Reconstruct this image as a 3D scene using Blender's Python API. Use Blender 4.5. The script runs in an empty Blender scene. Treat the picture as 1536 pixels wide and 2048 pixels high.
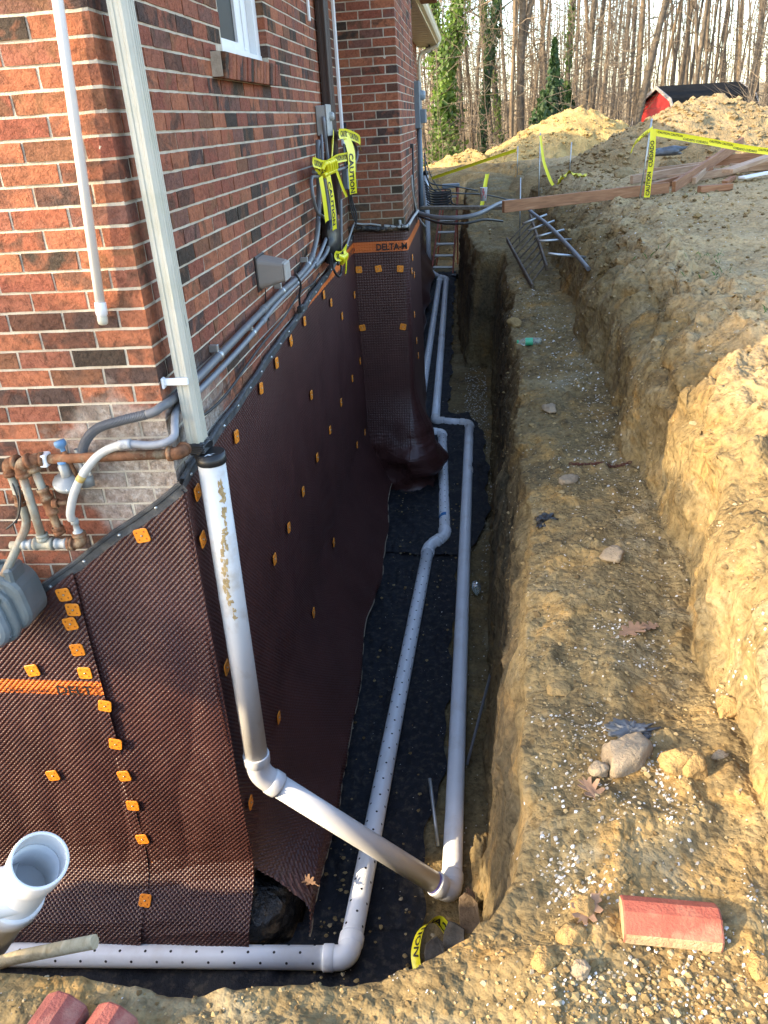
import bpy, math, random
import numpy as np
from mathutils import Vector, Matrix

SC = bpy.context.scene
COL = SC.collection
rng = random.Random(7)
NR = np.random.RandomState(7)

# ------------------------------------------------------------------ camera
cam_d = bpy.data.cameras.new('camera')
cam = bpy.data.objects.new('camera', cam_d)
COL.objects.link(cam)
R0, R1, R2 = (0.99352, 0.0972, -0.05883), (-0.00971, -0.44327, -0.89633), (-0.11321, 0.8911, -0.43946)
M = Matrix(((R0[0], -R1[0], -R2[0], 1.1256), (R0[1], -R1[1], -R2[1], -2.6885), (R0[2], -R1[2], -R2[2], -0.3463), (0, 0, 0, 1)))
cam.matrix_world = M
cam_d.sensor_fit = 'VERTICAL'
cam_d.sensor_height = 24.0
cam_d.lens = 24.0 * 1599.7 / 2048
cam_d.clip_start = 0.02
cam_d.clip_end = 600
SC.camera = cam

# ------------------------------------------------------------------ light
SUN_EL, SUN_AZ = math.radians(25.0), math.atan2(-0.905, -0.425)
w = bpy.data.worlds.new('World')
SC.world = w
w.use_nodes = True
nt = w.node_tree
bg = nt.nodes['Background']
sky = nt.nodes.new('ShaderNodeTexSky')
sky.sky_type = 'NISHITA'
sky.sun_disc = False
sky.sun_elevation = SUN_EL
sky.sun_rotation = SUN_AZ
sky.air_density = 1.0
sky.dust_density = 1.5
nt.links.new(sky.outputs[0], bg.inputs[0])
bg.inputs[1].default_value = 0.15
sl = bpy.data.lights.new('sun', 'SUN')
sl.energy = 2.0
sl.angle = math.radians(0.55)
sl.color = (1.0, 0.80, 0.52)
so = bpy.data.objects.new('sun', sl)
COL.objects.link(so)
sd = Vector((math.sin(SUN_AZ) * math.cos(SUN_EL), math.cos(SUN_AZ) * math.cos(SUN_EL), math.sin(SUN_EL)))
so.rotation_euler = (-sd).to_track_quat('-Z', 'Y').to_euler()
so.location = (-8, -6, 9)
SC.view_settings.view_transform = 'Standard'
SC.view_settings.look = 'None'
SC.view_settings.gamma = 1
SC.view_settings.use_curve_mapping = False
SC.view_settings.exposure = 2.42

# ------------------------------------------------------------------ helpers
ORG = {}

def hsh(i, j, k, seed):
    n = (i * 374761393 + j * 668265263 + k * 1274126177 + seed * 974634) & 0x7fffffff
    n = ((n ^ (n >> 13)) * 1274126177) & 0x7fffffff
    n = n ^ (n >> 16)
    return (n & 0xffff) / 65535.0

def vnoise(p, seed=0):
    p = np.asarray(p, float)
    f = np.floor(p).astype(np.int64)
    t = p - f
    t = t * t * (3 - 2 * t)
    i, j, k = f[..., 0], f[..., 1], f[..., 2]
    x, y, z = t[..., 0], t[..., 1], t[..., 2]
    def c(a, b, d):
        return hsh(i + a, j + b, k + d, seed)
    a = (c(0, 0, 0) * (1 - x) + c(1, 0, 0) * x) * (1 - y) + (c(0, 1, 0) * (1 - x) + c(1, 1, 0) * x) * y
    b = (c(0, 0, 1) * (1 - x) + c(1, 0, 1) * x) * (1 - y) + (c(0, 1, 1) * (1 - x) + c(1, 1, 1) * x) * y
    return (a * (1 - z) + b * z) * 2 - 1

def fbm(p, sc, octv=4, gain=.5, seed=0, ridged=False):
    p = np.asarray(p, float) * sc
    out = 0
    amp = 1
    for o in range(octv):
        n = vnoise(p * (2.03 ** o) + 17.3 * o, seed + o)
        out = out + amp * ((1 - 2 * np.abs(n)) if ridged else n)
        amp *= gain
    return out

def sst(a, b, x):
    t = np.clip((np.asarray(x, float) - a) / (b - a), 0, 1)
    return t * t * (3 - 2 * t)

class MB:
    def __init__(s):
        s.v = []; s.f = []; s.m = []; s.sm = []; s.uv = None
    def add(s, v, f, mi=0, smooth=False):
        o = len(s.v)
        s.v += [tuple(float(c) for c in p) for p in v]
        for q in f:
            s.f.append(tuple(i + o for i in q)); s.m.append(mi); s.sm.append(smooth)
        return s
    def box(s, a, b, mi=0):
        x0, y0, z0 = a; x1, y1, z1 = b
        v = [(x, y, z) for z in (z0, z1) for y in (y0, y1) for x in (x0, x1)]
        return s.add(v, [(0, 2, 3, 1), (4, 5, 7, 6), (0, 1, 5, 4), (2, 6, 7, 3), (0, 4, 6, 2), (1, 3, 7, 5)], mi)
    def bbox(s, a, b, r, mi=0, mat=None):
        # box with chamfered edges
        x0, y0, z0 = a; x1, y1, z1 = b
        v = []; idx = {}
        cx = (x0, x1); cy = (y0, y1); cz = (z0, z1)
        for i in (0, 1):
            for j in (0, 1):
                for k in (0, 1):
                    sx, sy, sz = (1, -1)[i], (1, -1)[j], (1, -1)[k]
                    for ax in range(3):
                        p = [cx[i] + sx * r, cy[j] + sy * r, cz[k] + sz * r]
                        p[ax] = (cx[i], cy[j], cz[k])[ax]
                        idx[i, j, k, ax] = len(v); v.append(p)
        f = []
        def q(l): f.append(tuple(idx[t] for t in l))
        for i in (0, 1):
            l = [(i, 0, 0, 0), (i, 1, 0, 0), (i, 1, 1, 0), (i, 0, 1, 0)]
            q(l if i else l[::-1])
            l = [(0, i, 0, 1), (0, i, 1, 1), (1, i, 1, 1), (1, i, 0, 1)]
            q(l if i else l[::-1])
            l = [(0, 0, i, 2), (1, 0, i, 2), (1, 1, i, 2), (0, 1, i, 2)]
            q(l if i else l[::-1])
        for i in (0, 1):
            for j in (0, 1):
                l = [(i, j, 0, 0), (i, j, 0, 1), (i, j, 1, 1), (i, j, 1, 0)]
                q(l if (i ^ j) else l[::-1])
                l = [(i, 0, j, 0), (i, 0, j, 2), (i, 1, j, 2), (i, 1, j, 0)]
                q(l if not (i ^ j) else l[::-1])
                l = [(0, i, j, 1), (0, i, j, 2), (1, i, j, 2), (1, i, j, 1)]
                q(l if (i ^ j) else l[::-1])
                for k in (0, 1):
                    l = [(i, j, k, 0), (i, j, k, 1), (i, j, k, 2)]
                    q(l if (i ^ j ^ k) else l[::-1])
        if mat is not None:
            v = [tuple(mat @ Vector(p)) for p in v]
        return s.add(v, f, mi)
    def bar(s, p, q, wx, wz, up=(0, 0, 1), mi=0, r=None):
        # box beam from p to q, width wx (sideways) and height wz
        p = Vector(p); q = Vector(q); d = (q - p); L = d.length; d.normalize()
        u = Vector(up); sx = d.cross(u).normalized(); u = sx.cross(d).normalized()
        mt = Matrix(((sx.x, d.x, u.x, p.x), (sx.y, d.y, u.y, p.y), (sx.z, d.z, u.z, p.z), (0, 0, 0, 1)))
        r = min(wx, wz) * .12 if r is None else r
        return s.bbox((-wx / 2, 0, -wz / 2), (wx / 2, L, wz / 2), r, mi, mt)
    def tube(s, pts, rad, seg=12, caps=True, mi=0, smooth=True, close=False):
        pts = [Vector(p) for p in pts]
        n = len(pts)
        rads = rad if hasattr(rad, '__len__') else [rad] * n
        v = []; f = []
        t0 = (pts[1] - pts[0]).normalized()
        nx = t0.orthogonal().normalized()
        for i, p in enumerate(pts):
            if i == 0: t = pts[1] - pts[0]
            elif i == n - 1: t = pts[-1] - pts[-2]
            else:
                t = (pts[i + 1] - p).normalized() + (p - pts[i - 1]).normalized()
                if t.length < 1e-6: t = pts[i + 1] - p
            t = t.normalized() if t.length > 1e-9 else t0
            nx = (nx - t * nx.dot(t))
            nx = nx.normalized() if nx.length > 1e-6 else t.orthogonal().normalized()
            by = t.cross(nx)
            for k in range(seg):
                a = 2 * math.pi * k / seg
                v.append(p + (nx * math.cos(a) + by * math.sin(a)) * rads[i])
        for i in range(n - 1):
            for k in range(seg):
                k2 = (k + 1) % seg
                f.append((i * seg + k, i * seg + k2, (i + 1) * seg + k2, (i + 1) * seg + k))
        s.add(v, f, mi, smooth)
        if caps:
            o = len(s.v) - len(v)
            s.f.append(tuple(o + k for k in range(seg))[::-1]); s.m.append(mi); s.sm.append(False)
            s.f.append(tuple(o + (n - 1) * seg + k for k in range(seg))); s.m.append(mi); s.sm.append(False)
        return s
    def cyl(s, p, q, r0, r1=None, seg=16, mi=0, caps=True):
        return s.tube([p, q], [r0, r0 if r1 is None else r1], seg, caps, mi)
    def lathe(s, prof, o, ax, seg=24, mi=0):
        # profile of (radius, height) around axis ax from o
        ax = Vector(ax).normalized(); u = ax.orthogonal().normalized(); w_ = ax.cross(u); o = Vector(o)
        v = []; f = []
        for r, h in prof:
            for k in range(seg):
                a = 2 * math.pi * k / seg
                v.append(o + ax * h + (u * math.cos(a) + w_ * math.sin(a)) * r)
        for i in range(len(prof) - 1):
            for k in range(seg):
                k2 = (k + 1) % seg
                f.append((i * seg + k, i * seg + k2, (i + 1) * seg + k2, (i + 1) * seg + k))
        return s.add(v, f, mi, True)
    def grid(s, P, mi=0, smooth=True, flip=False):
        # P array (n,m,3)
        P = np.asarray(P); n, m = P.shape[:2]
        f = []
        for i in range(n - 1):
            for j in range(m - 1):
                q = (i * m + j, i * m + j + 1, (i + 1) * m + j + 1, (i + 1) * m + j)
                f.append(q[::-1] if flip else q)
        return s.add(P.reshape(-1, 3), f, mi, smooth)
    def mesh(s, name):
        me = bpy.data.meshes.new(name)
        me.from_pydata(s.v, [], s.f)
        if s.f:
            me.polygons.foreach_set('material_index', s.m)
            me.polygons.foreach_set('use_smooth', s.sm)
        me.update()
        return me

def gridmesh(name, P, mi=None, flip=False, smooth=True, uv=None):
    P = np.asarray(P, np.float64); n, m = P.shape[:2]
    me = bpy.data.meshes.new(name)
    idx = np.arange(n * m).reshape(n, m)
    q = np.stack([idx[:-1, :-1], idx[:-1, 1:], idx[1:, 1:], idx[1:, :-1]], -1).reshape(-1, 4)
    if flip: q = q[:, ::-1]
    nf = len(q)
    me.vertices.add(n * m); me.vertices.foreach_set('co', P.reshape(-1))
    me.loops.add(nf * 4); me.loops.foreach_set('vertex_index', np.ascontiguousarray(q).reshape(-1).astype(np.int32))
    me.polygons.add(nf); me.polygons.foreach_set('loop_start', np.arange(0, nf * 4, 4, dtype=np.int32))
    me.polygons.foreach_set('use_smooth', np.full(nf, smooth))
    if mi is not None: me.polygons.foreach_set('material_index', np.asarray(mi, np.int32).reshape(-1))
    if uv is not None:
        ul = me.uv_layers.new(name='UVMap')
        ul.data.foreach_set('uv', np.asarray(uv, np.float32).reshape(-1, 2)[q.reshape(-1)].reshape(-1))
    me.update(); me.validate()
    return me

def props(o, label=None, cat=None, group=None, kind=None):
    if label: o['label'] = label
    if cat: o['category'] = cat
    if group: o['group'] = group
    if kind: o['kind'] = kind
    return o

def ob(name, me, mats=None, parent=None, **k):
    """link a mesh built in world coordinates as one object"""
    if isinstance(me, MB): me = me.mesh(name)
    if mats is not None:
        for m_ in (mats if isinstance(mats, (list, tuple)) else [mats]):
            me.materials.append(m_)
    o = bpy.data.objects.new(name, me)
    COL.objects.link(o)
    if parent is not None:
        o.parent = parent
        og = ORG.get(parent.name, Vector((0, 0, 0)))
        if og.length > 0: me.transform(Matrix.Translation(-og))
        ORG[o.name] = og
    props(o, **k)
    return o

def thing(name, loc, label, cat, group=None):
    o = bpy.data.objects.new(name, None)
    COL.objects.link(o)
    o.location = loc
    o.empty_display_size = .1
    ORG[o.name] = Vector(loc)
    return props(o, label, cat, group)

def solo(name, me, mats, label, cat, group=None, base=None):
    """a thing that is one mesh; origin moved to its base"""
    if isinstance(me, MB): me = me.mesh(name)
    co = np.empty(len(me.vertices) * 3); me.vertices.foreach_get('co', co); co = co.reshape(-1, 3)
    b = Vector(base) if base is not None else Vector((co[:, 0].mean(), co[:, 1].mean(), co[:, 2].min()))
    me.transform(Matrix.Translation(-b))
    for m_ in (mats if isinstance(mats, (list, tuple)) else [mats]): me.materials.append(m_)
    o = bpy.data.objects.new(name, me); COL.objects.link(o); o.location = b
    return props(o, label, cat, group)

def spline(pts, n=8):
    P = [Vector(p) for p in pts]
    P = [P[0] * 2 - P[1]] + P + [P[-1] * 2 - P[-2]]
    out = []
    for i in range(1, len(P) - 2):
        for k in range(n):
            t = k / n
            a, b, c, d = P[i - 1], P[i], P[i + 1], P[i + 2]
            out.append(.5 * ((2 * b) + (c - a) * t + (2 * a - 5 * b + 4 * c - d) * t * t + (3 * b - a - 3 * c + d) * t ** 3))
    out.append(P[-2])
    return out

def fillet(pts, r, n=7):
    P = [Vector(p) for p in pts]
    out = [P[0]]
    for i in range(1, len(P) - 1):
        a = (P[i - 1] - P[i]); b = (P[i + 1] - P[i])
        rr = min(r, a.length * .48, b.length * .48)
        p0 = P[i] + a.normalized() * rr; p1 = P[i] + b.normalized() * rr
        for k in range(n + 1):
            t = k / n
            out.append(p0.lerp(P[i], t).lerp(P[i].lerp(p1, t), t))
    out.append(P[-1])
    return out

def rock_mesh(seed, n=10, rough=.25, sq=(1, 1, 1)):
    """angular stone of radius ~1: a ball cut by random planes, then roughened"""
    q = random.Random(seed * 17 + 3)
    m_, k_ = int(n * 1.5), n * 3
    th = np.linspace(0.02, math.pi - .02, m_)[:, None]; ph = np.linspace(0, 2 * math.pi, k_ + 1)[None, :]
    P = np.stack([np.sin(th) * np.cos(ph), np.sin(th) * np.sin(ph), np.cos(th) * np.ones_like(ph)], -1)
    r = np.ones(P.shape[:2]) * 1.12
    for _ in range(13):
        nn = np.array([q.gauss(0, 1), q.gauss(0, 1), q.gauss(0, 1)]); nn /= np.linalg.norm(nn)
        c = P @ nn; dd = q.uniform(.68, .98)
        r = np.minimum(r, np.where(c > .05, dd / np.maximum(c, .05), 9))
    r = r * (1 + rough * .35 * fbm(P + seed * 3.7, 1.6, 3, .5, seed) + rough * .28 * fbm(P + seed, 5, 3, .55, seed))
    return P * r[..., None] * np.array(sq)

# ------------------------------------------------------------------ materials
def new_mat(name):
    m_ = bpy.data.materials.new(name); m_.use_nodes = True
    n_ = m_.node_tree
    return m_, n_, n_.nodes['Principled BSDF']

def N(n_, t, **kw):
    x = n_.nodes.new(t)
    for k, v in kw.items():
        if k in x.inputs.keys() if isinstance(k, str) else False: x.inputs[k].default_value = v
        else: setattr(x, k, v)
    return x

def ramp(n_, stops, interp='LINEAR'):
    r = n_.nodes.new('ShaderNodeValToRGB'); r.color_ramp.interpolation = interp
    e = r.color_ramp.elements
    while len(e) < len(stops): e.new(.5)
    for el, (p, c) in zip(e, stops):
        el.position = p; el.color = (*c, 1) if len(c) == 3 else c
    return r

def noise(n_, scale, detail=4, rough=.55, coord=None, dist=0):
    x = n_.nodes.new('ShaderNodeTexNoise')
    x.inputs['Scale'].default_value = scale; x.inputs['Detail'].default_value = detail
    x.inputs['Roughness'].default_value = rough; x.inputs['Distortion'].default_value = dist
    if coord is not None: n_.links.new(coord, x.inputs['Vector'])
    return x

def mixc(n_, fac, a, b):
    x = n_.nodes.new('ShaderNodeMix'); x.data_type = 'RGBA'
    for sock, val in ((x.inputs['Factor'], fac), (x.inputs['A'], a), (x.inputs['B'], b)):
        if hasattr(val, 'is_output') or isinstance(val, bpy.types.NodeSocket): n_.links.new(val, sock)
        elif isinstance(val, (tuple, list)): sock.default_value = (*val, 1) if len(val) == 3 else val
        else: sock.default_value = val
    return x.outputs['Result']

def math_(n_, op, a, b=None, clamp=False):
    x = n_.nodes.new('ShaderNodeMath'); x.operation = op; x.use_clamp = clamp
    for sock, val in ((x.inputs[0], a), (x.inputs[1], b)):
        if val is None: continue
        if isinstance(val, bpy.types.NodeSocket): n_.links.new(val, sock)
        else: sock.default_value = val
    return x.outputs[0]

def bump(n_, b, h, dist=.01, strength=1.0, prev=None):
    x = n_.nodes.new('ShaderNodeBump'); x.inputs['Distance'].default_value = dist; x.inputs['Strength'].default_value = strength
    n_.links.new(h, x.inputs['Height'])
    if prev is not None: n_.links.new(prev, x.inputs['Normal'])
    if b is not None: n_.links.new(x.outputs[0], b.inputs['Normal'])
    return x.outputs[0]

def geo_pos(n_):
    return n_.nodes.new('ShaderNodeNewGeometry').outputs['Position']

def objc(n_):
    return n_.nodes.new('ShaderNodeTexCoord').outputs['Object']

def simple(name, col, rough=.5, metal=0, var=.15, vs=20, bmp=0, bs=200, spec=.5, dirt=None, dirts=6, dirta=.5):
    m_, n_, b = new_mat(name)
    c = objc(n_)
    nz = noise(n_, vs, 5, .6, c)
    lo = tuple(x * (1 - var) for x in col); hi = tuple(min(1, x * (1 + var)) for x in col)
    r = ramp(n_, [(.3, lo), (.7, hi)])
    n_.links.new(nz.outputs[0], r.inputs[0])
    out = r.outputs[0]
    if dirt:
        d = noise(n_, dirts, 6, .65, c)
        rr = ramp(n_, [(.5, (0, 0, 0)), (.72, (dirta,) * 3)])
        n_.links.new(d.outputs[0], rr.inputs[0])
        out = mixc(n_, rr.outputs[0], out, dirt)
    n_.links.new(out, b.inputs['Base Color'])
    b.inputs['Roughness'].default_value = rough; b.inputs['Metallic'].default_value = metal
    b.inputs['Specular IOR Level'].default_value = spec
    if bmp:
        h = noise(n_, bs, 4, .6, c)
        bump(n_, b, h.outputs[0], bmp)
    return m_

# ------------------------------------------------------------------ named materials
def brick_group():
    g = bpy.data.node_groups.new('brick_look', 'ShaderNodeTree')
    g.interface.new_socket('Random', in_out='INPUT', socket_type='NodeSocketFloat')
    g.interface.new_socket('Color', in_out='OUTPUT', socket_type='NodeSocketColor')
    g.interface.new_socket('Normal', in_out='OUTPUT', socket_type='NodeSocketVector')
    gi = g.nodes.new('NodeGroupInput'); go = g.nodes.new('NodeGroupOutput')
    pos = geo_pos(g)
    # offset the pattern per brick
    va = g.nodes.new('ShaderNodeVectorMath'); va.operation = 'ADD'
    sc = math_(g, 'MULTIPLY', gi.outputs[0], 37.0)
    g.links.new(pos, va.inputs[0]); g.links.new(sc, va.inputs[1])
    p = va.outputs[0]
    A = ramp(g, [(0, (.335, .082, .034)), (.16, (.40, .115, .045)), (.30, (.27, .062, .034)), (.44, (.30, .088, .052)), (.56, (.37, .105, .04)),
                 (.66, (.22, .085, .042)), (.72, (.20, .082, .07)), (.79, (.12, .05, .036)), (.86, (.055, .04, .034)), (.93, (.085, .052, .052)), (1, (.33, .09, .04))], 'CONSTANT')
    g.links.new(gi.outputs[0], A.inputs[0])
    # second tone inside a brick
    B = ramp(g, [(0, (.38, .10, .045)), (.2, (.16, .06, .035)), (.35, (.30, .075, .04)), (.5, (.24, .10, .04)), (.7, (.07, .045, .035)), (.85, (.12, .06, .045)), (1, (.3, .09, .05))])
    fr = math_(g, 'FRACT', math_(g, 'MULTIPLY', gi.outputs[0], 7.31))
    g.links.new(fr, B.inputs[0])
    n1 = noise(g, 11, 3, .5, p, .6)
    r1 = ramp(g, [(.47, (0, 0, 0)), (.63, (.8,) * 3)]); g.links.new(n1.outputs[0], r1.inputs[0])
    col = mixc(g, r1.outputs[0], A.outputs[0], B.outputs[0])
    n2 = noise(g, 70, 5, .65, p)
    r2 = ramp(g, [(.28, (.62, .6, .58)), (.55, (1, 1, 1)), (.8, (1.2, 1.12, 1.05))]); g.links.new(n2.outputs[0], r2.inputs[0])
    mx = g.nodes.new('ShaderNodeMix'); mx.data_type = 'RGBA'; mx.blend_type = 'MULTIPLY'; mx.inputs['Factor'].default_value = 1
    g.links.new(col, mx.inputs['A']); g.links.new(r2.outputs[0], mx.inputs['B'])
    hs = g.nodes.new('ShaderNodeHueSaturation'); hs.inputs['Saturation'].default_value = .86; hs.inputs['Value'].default_value = .96; g.links.new(mx.outputs['Result'], hs.inputs['Color'])
    wm = g.nodes.new('ShaderNodeMix'); wm.data_type = 'RGBA'; wm.blend_type = 'MULTIPLY'; wm.inputs['Factor'].default_value = 1; g.links.new(hs.outputs[0], wm.inputs['A']); wm.inputs['B'].default_value = (1.12, 1.04, .86, 1)
    col = wm.outputs['Result']
    # crack-like pits
    n3 = noise(g, 36, 6, .75, p, .35)
    n4 = noise(g, 150, 4, .7, p)
    r3 = ramp(g, [(.36, (0, 0, 0)), (.47, (1, 1, 1))]); g.links.new(n3.outputs[0], r3.inputs[0])
    h = math_(g, 'ADD', math_(g, 'MULTIPLY', n3.outputs[0], .75), math_(g, 'MULTIPLY', n4.outputs[0], .4))
    h = math_(g, 'ADD', h, math_(g, 'MULTIPLY', r3.outputs[0], .2))
    # efflorescence near the gas pipes, and a soft dirty tide low on the wall
    sp = g.nodes.new('ShaderNodeVectorMath'); sp.operation = 'SUBTRACT'; g.links.new(pos, sp.inputs[0]); sp.inputs[1].default_value = (-.10, 0, -1.50)
    ml = g.nodes.new('ShaderNodeVectorMath'); ml.operation = 'MULTIPLY'; g.links.new(sp.outputs[0], ml.inputs[0]); ml.inputs[1].default_value = (2.6, 1.2, 2.9)
    ln = g.nodes.new('ShaderNodeVectorMath'); ln.operation = 'LENGTH'; g.links.new(ml.outputs[0], ln.inputs[0])
    nn = noise(g, 7, 5, .65, pos)
    e = math_(g, 'ADD', ln.outputs['Value'], math_(g, 'MULTIPLY', math_(g, 'SUBTRACT', nn.outputs[0], .5), 1.5))
    re = ramp(g, [(.3, (.95,) * 3), (.75, (.75,) * 3), (1.15, (0, 0, 0))]); g.links.new(e, re.inputs[0])
    n5 = noise(g, 28, 6, .7, pos)
    ec = ramp(g, [(.3, (.17, .13, .10)), (.5, (.38, .32, .27)), (.68, (.66, .60, .53))]); g.links.new(n5.outputs[0], ec.inputs[0])
    col = mixc(g, re.outputs[0], col, ec.outputs[0])
    # moss stained courses low on the chimney
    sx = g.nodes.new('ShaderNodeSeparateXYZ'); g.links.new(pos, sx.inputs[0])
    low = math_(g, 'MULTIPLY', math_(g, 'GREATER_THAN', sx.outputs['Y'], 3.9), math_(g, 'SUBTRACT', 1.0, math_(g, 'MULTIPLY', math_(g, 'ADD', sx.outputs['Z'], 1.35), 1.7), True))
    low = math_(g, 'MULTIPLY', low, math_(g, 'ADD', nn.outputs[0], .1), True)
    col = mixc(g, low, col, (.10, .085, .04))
    bp = bump(g, None, h, .012, 1.0)
    g.links.new(col, go.inputs[0]); g.links.new(bp, go.inputs[1])
    return g
BG = brick_group()
def brick_mat(name, island):
    m_, n_, b = new_mat(name)
    gn = n_.nodes.new('ShaderNodeGroup'); gn.node_tree = BG
    if island: src = n_.nodes.new('ShaderNodeNewGeometry').outputs['Random Per Island']
    else: src = n_.nodes.new('ShaderNodeObjectInfo').outputs['Random']
    n_.links.new(src, gn.inputs[0]); n_.links.new(gn.outputs[0], b.inputs['Base Color']); n_.links.new(gn.outputs[1], b.inputs['Normal'])
    b.inputs['Roughness'].default_value = .85; b.inputs['Specular IOR Level'].default_value = .3
    return m_
M_brick = brick_mat('brick', False)
M_bricks = brick_mat('brick_far', True)

def mortar():
    m_, n_, b = new_mat('mortar')
    p = geo_pos(n_)
    n1 = noise(n_, 9, 5, .6, p); r = ramp(n_, [(.3, (.40, .34, .265)), (.6, (.60, .53, .42)), (.8, (.65, .58, .47))]); n_.links.new(n1.outputs[0], r.inputs[0])
    sx = n_.nodes.new('ShaderNodeSeparateXYZ'); n_.links.new(p, sx.inputs[0])
    low = math_(n_, 'MULTIPLY', math_(n_, 'GREATER_THAN', sx.outputs['Y'], 3.9), math_(n_, 'SUBTRACT', 1.0, math_(n_, 'MULTIPLY', math_(n_, 'ADD', sx.outputs['Z'], 1.35), 1.2), True))
    col = mixc(n_, math_(n_, 'MULTIPLY', low, .75), r.outputs[0], (.22, .19, .12))
    n_.links.new(col, b.inputs['Base Color']); b.inputs['Roughness'].default_value = .95
    h = noise(n_, 120, 5, .7, p); bump(n_, b, h.outputs[0], .006)
    return m_
M_mortar = mortar()

def soil():
    m_, n_, b = new_mat('clay_soil')
    p = geo_pos(n_)
    n1 = noise(n_, 2.3, 7, .68, p, .6)
    r1 = ramp(n_, [(.25, (.075, .053, .028)), (.40, (.150, .107, .050)), (.52, (.20, .146, .068)), (.66, (.25, .185, .090)), (.82, (.20, .165, .11))]); n_.links.new(n1.outputs[0], r1.inputs[0])
    n2 = noise(n_, 3.2, 5, .6, p, .8)
    r2 = ramp(n_, [(.52, (0, 0, 0)), (.68, (.75,) * 3)]); n_.links.new(n2.outputs[0], r2.inputs[0])
    col = mixc(n_, r2.outputs[0], r1.outputs[0], (.33, .195, .062))
    n3 = noise(n_, 2.3, 5, .6, p, 1.0)
    r3 = ramp(n_, [(.55, (0, 0, 0)), (.7, (.8,) * 3)]); n_.links.new(n3.outputs[0], r3.inputs[0])
    col = mixc(n_, r3.outputs[0], col, (.235, .20, .125))
    # vertical digging streaks on the deep wall, its shade painted in as a darker subsoil layer
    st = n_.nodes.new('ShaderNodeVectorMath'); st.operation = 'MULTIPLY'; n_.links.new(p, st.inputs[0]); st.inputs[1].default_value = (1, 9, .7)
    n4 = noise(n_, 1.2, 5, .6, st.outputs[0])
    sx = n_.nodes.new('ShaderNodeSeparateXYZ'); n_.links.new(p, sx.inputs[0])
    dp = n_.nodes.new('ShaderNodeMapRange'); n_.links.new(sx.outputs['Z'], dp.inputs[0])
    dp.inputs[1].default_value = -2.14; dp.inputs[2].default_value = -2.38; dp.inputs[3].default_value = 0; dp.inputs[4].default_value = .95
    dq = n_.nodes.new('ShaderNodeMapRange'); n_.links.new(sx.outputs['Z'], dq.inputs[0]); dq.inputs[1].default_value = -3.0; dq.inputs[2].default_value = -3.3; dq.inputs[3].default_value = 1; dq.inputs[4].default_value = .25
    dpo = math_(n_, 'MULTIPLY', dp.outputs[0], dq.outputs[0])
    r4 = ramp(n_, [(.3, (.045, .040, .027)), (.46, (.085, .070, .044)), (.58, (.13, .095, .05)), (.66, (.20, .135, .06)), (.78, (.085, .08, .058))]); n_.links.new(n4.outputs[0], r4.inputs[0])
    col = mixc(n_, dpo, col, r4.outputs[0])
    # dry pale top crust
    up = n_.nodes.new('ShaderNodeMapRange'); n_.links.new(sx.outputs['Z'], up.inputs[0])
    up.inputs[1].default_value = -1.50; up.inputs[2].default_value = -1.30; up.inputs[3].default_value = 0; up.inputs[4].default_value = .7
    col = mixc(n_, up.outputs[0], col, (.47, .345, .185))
    n5 = noise(n_, 26, 6, .7, p)
    r5 = ramp(n_, [(.33, (.55, .53, .5)), (.5, (1, 1, 1)), (.68, (1.3, 1.28, 1.25))]); n_.links.new(n5.outputs[0], r5.inputs[0])
    mx = n_.nodes.new('ShaderNodeMix'); mx.data_type = 'RGBA'; mx.blend_type = 'MULTIPLY'; mx.inputs['Factor'].default_value = 1
    n_.links.new(col, mx.inputs['A']); n_.links.new(r5.outputs[0], mx.inputs['B'])
    n_.links.new(mx.outputs['Result'], b.inputs['Base Color'])
    b.inputs['Roughness'].default_value = .95; b.inputs['Specular IOR Level'].default_value = .2
    h1 = noise(n_, 12, 4, .6, p); h2 = noise(n_, 70, 2, .5, p)
    vo = n_.nodes.new('ShaderNodeTexVoronoi'); vo.inputs['Scale'].default_value = 42; n_.links.new(p, vo.inputs['Vector'])
    h = math_(n_, 'ADD', math_(n_, 'MULTIPLY', h1.outputs[0], .8), math_(n_, 'MULTIPLY', h2.outputs[0], .14))
    h = math_(n_, 'SUBTRACT', h, math_(n_, 'MULTIPLY', vo.outputs['Distance'], .30))
    bump(n_, b, h, .029, 1.0)
    return m_
M_soil = soil()
M_spoil = simple('spoil_soil', (.44, .31, .125), .95, 0, .35, 3.0, .06, 26, .2)
M_spoil2 = simple('spoil_soil_grey', (.34, .25, .128), .95, 0, .3, 2.2, .06, 22, .2)
M_clod = simple('soil_clod', (.31, .215, .095), .95, 0, .4, 9, .012, 60, .2)
def crumb_mat():
    m_, n_, b = new_mat('soil_crumb')
    r = ramp(n_, [(0, (.12, .08, .036)), (.3, (.20, .14, .062)), (.6, (.28, .20, .09)), (.85, (.34, .25, .12)), (1, (.30, .26, .18))]); n_.links.new(n_.nodes.new('ShaderNodeNewGeometry').outputs['Random Per Island'], r.inputs[0])
    n_.links.new(r.outputs[0], b.inputs['Base Color']); b.inputs['Roughness'].default_value = .95; b.inputs['Specular IOR Level'].default_value = .2
    return m_
M_crumb = crumb_mat()
M_stone = simple('pale_stone', (.30, .23, .15), .9, 0, .3, 9, .01, 60, .3)
M_rockred = simple('orange_clod', (.32, .205, .082), .95, 0, .35, 10, .015, 50, .2)
M_slate = simple('grey_slate', (.10, .092, .08), .75, 0, .5, 14, .008, 50, .4, (.20, .11, .05), 9, .6)
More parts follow.
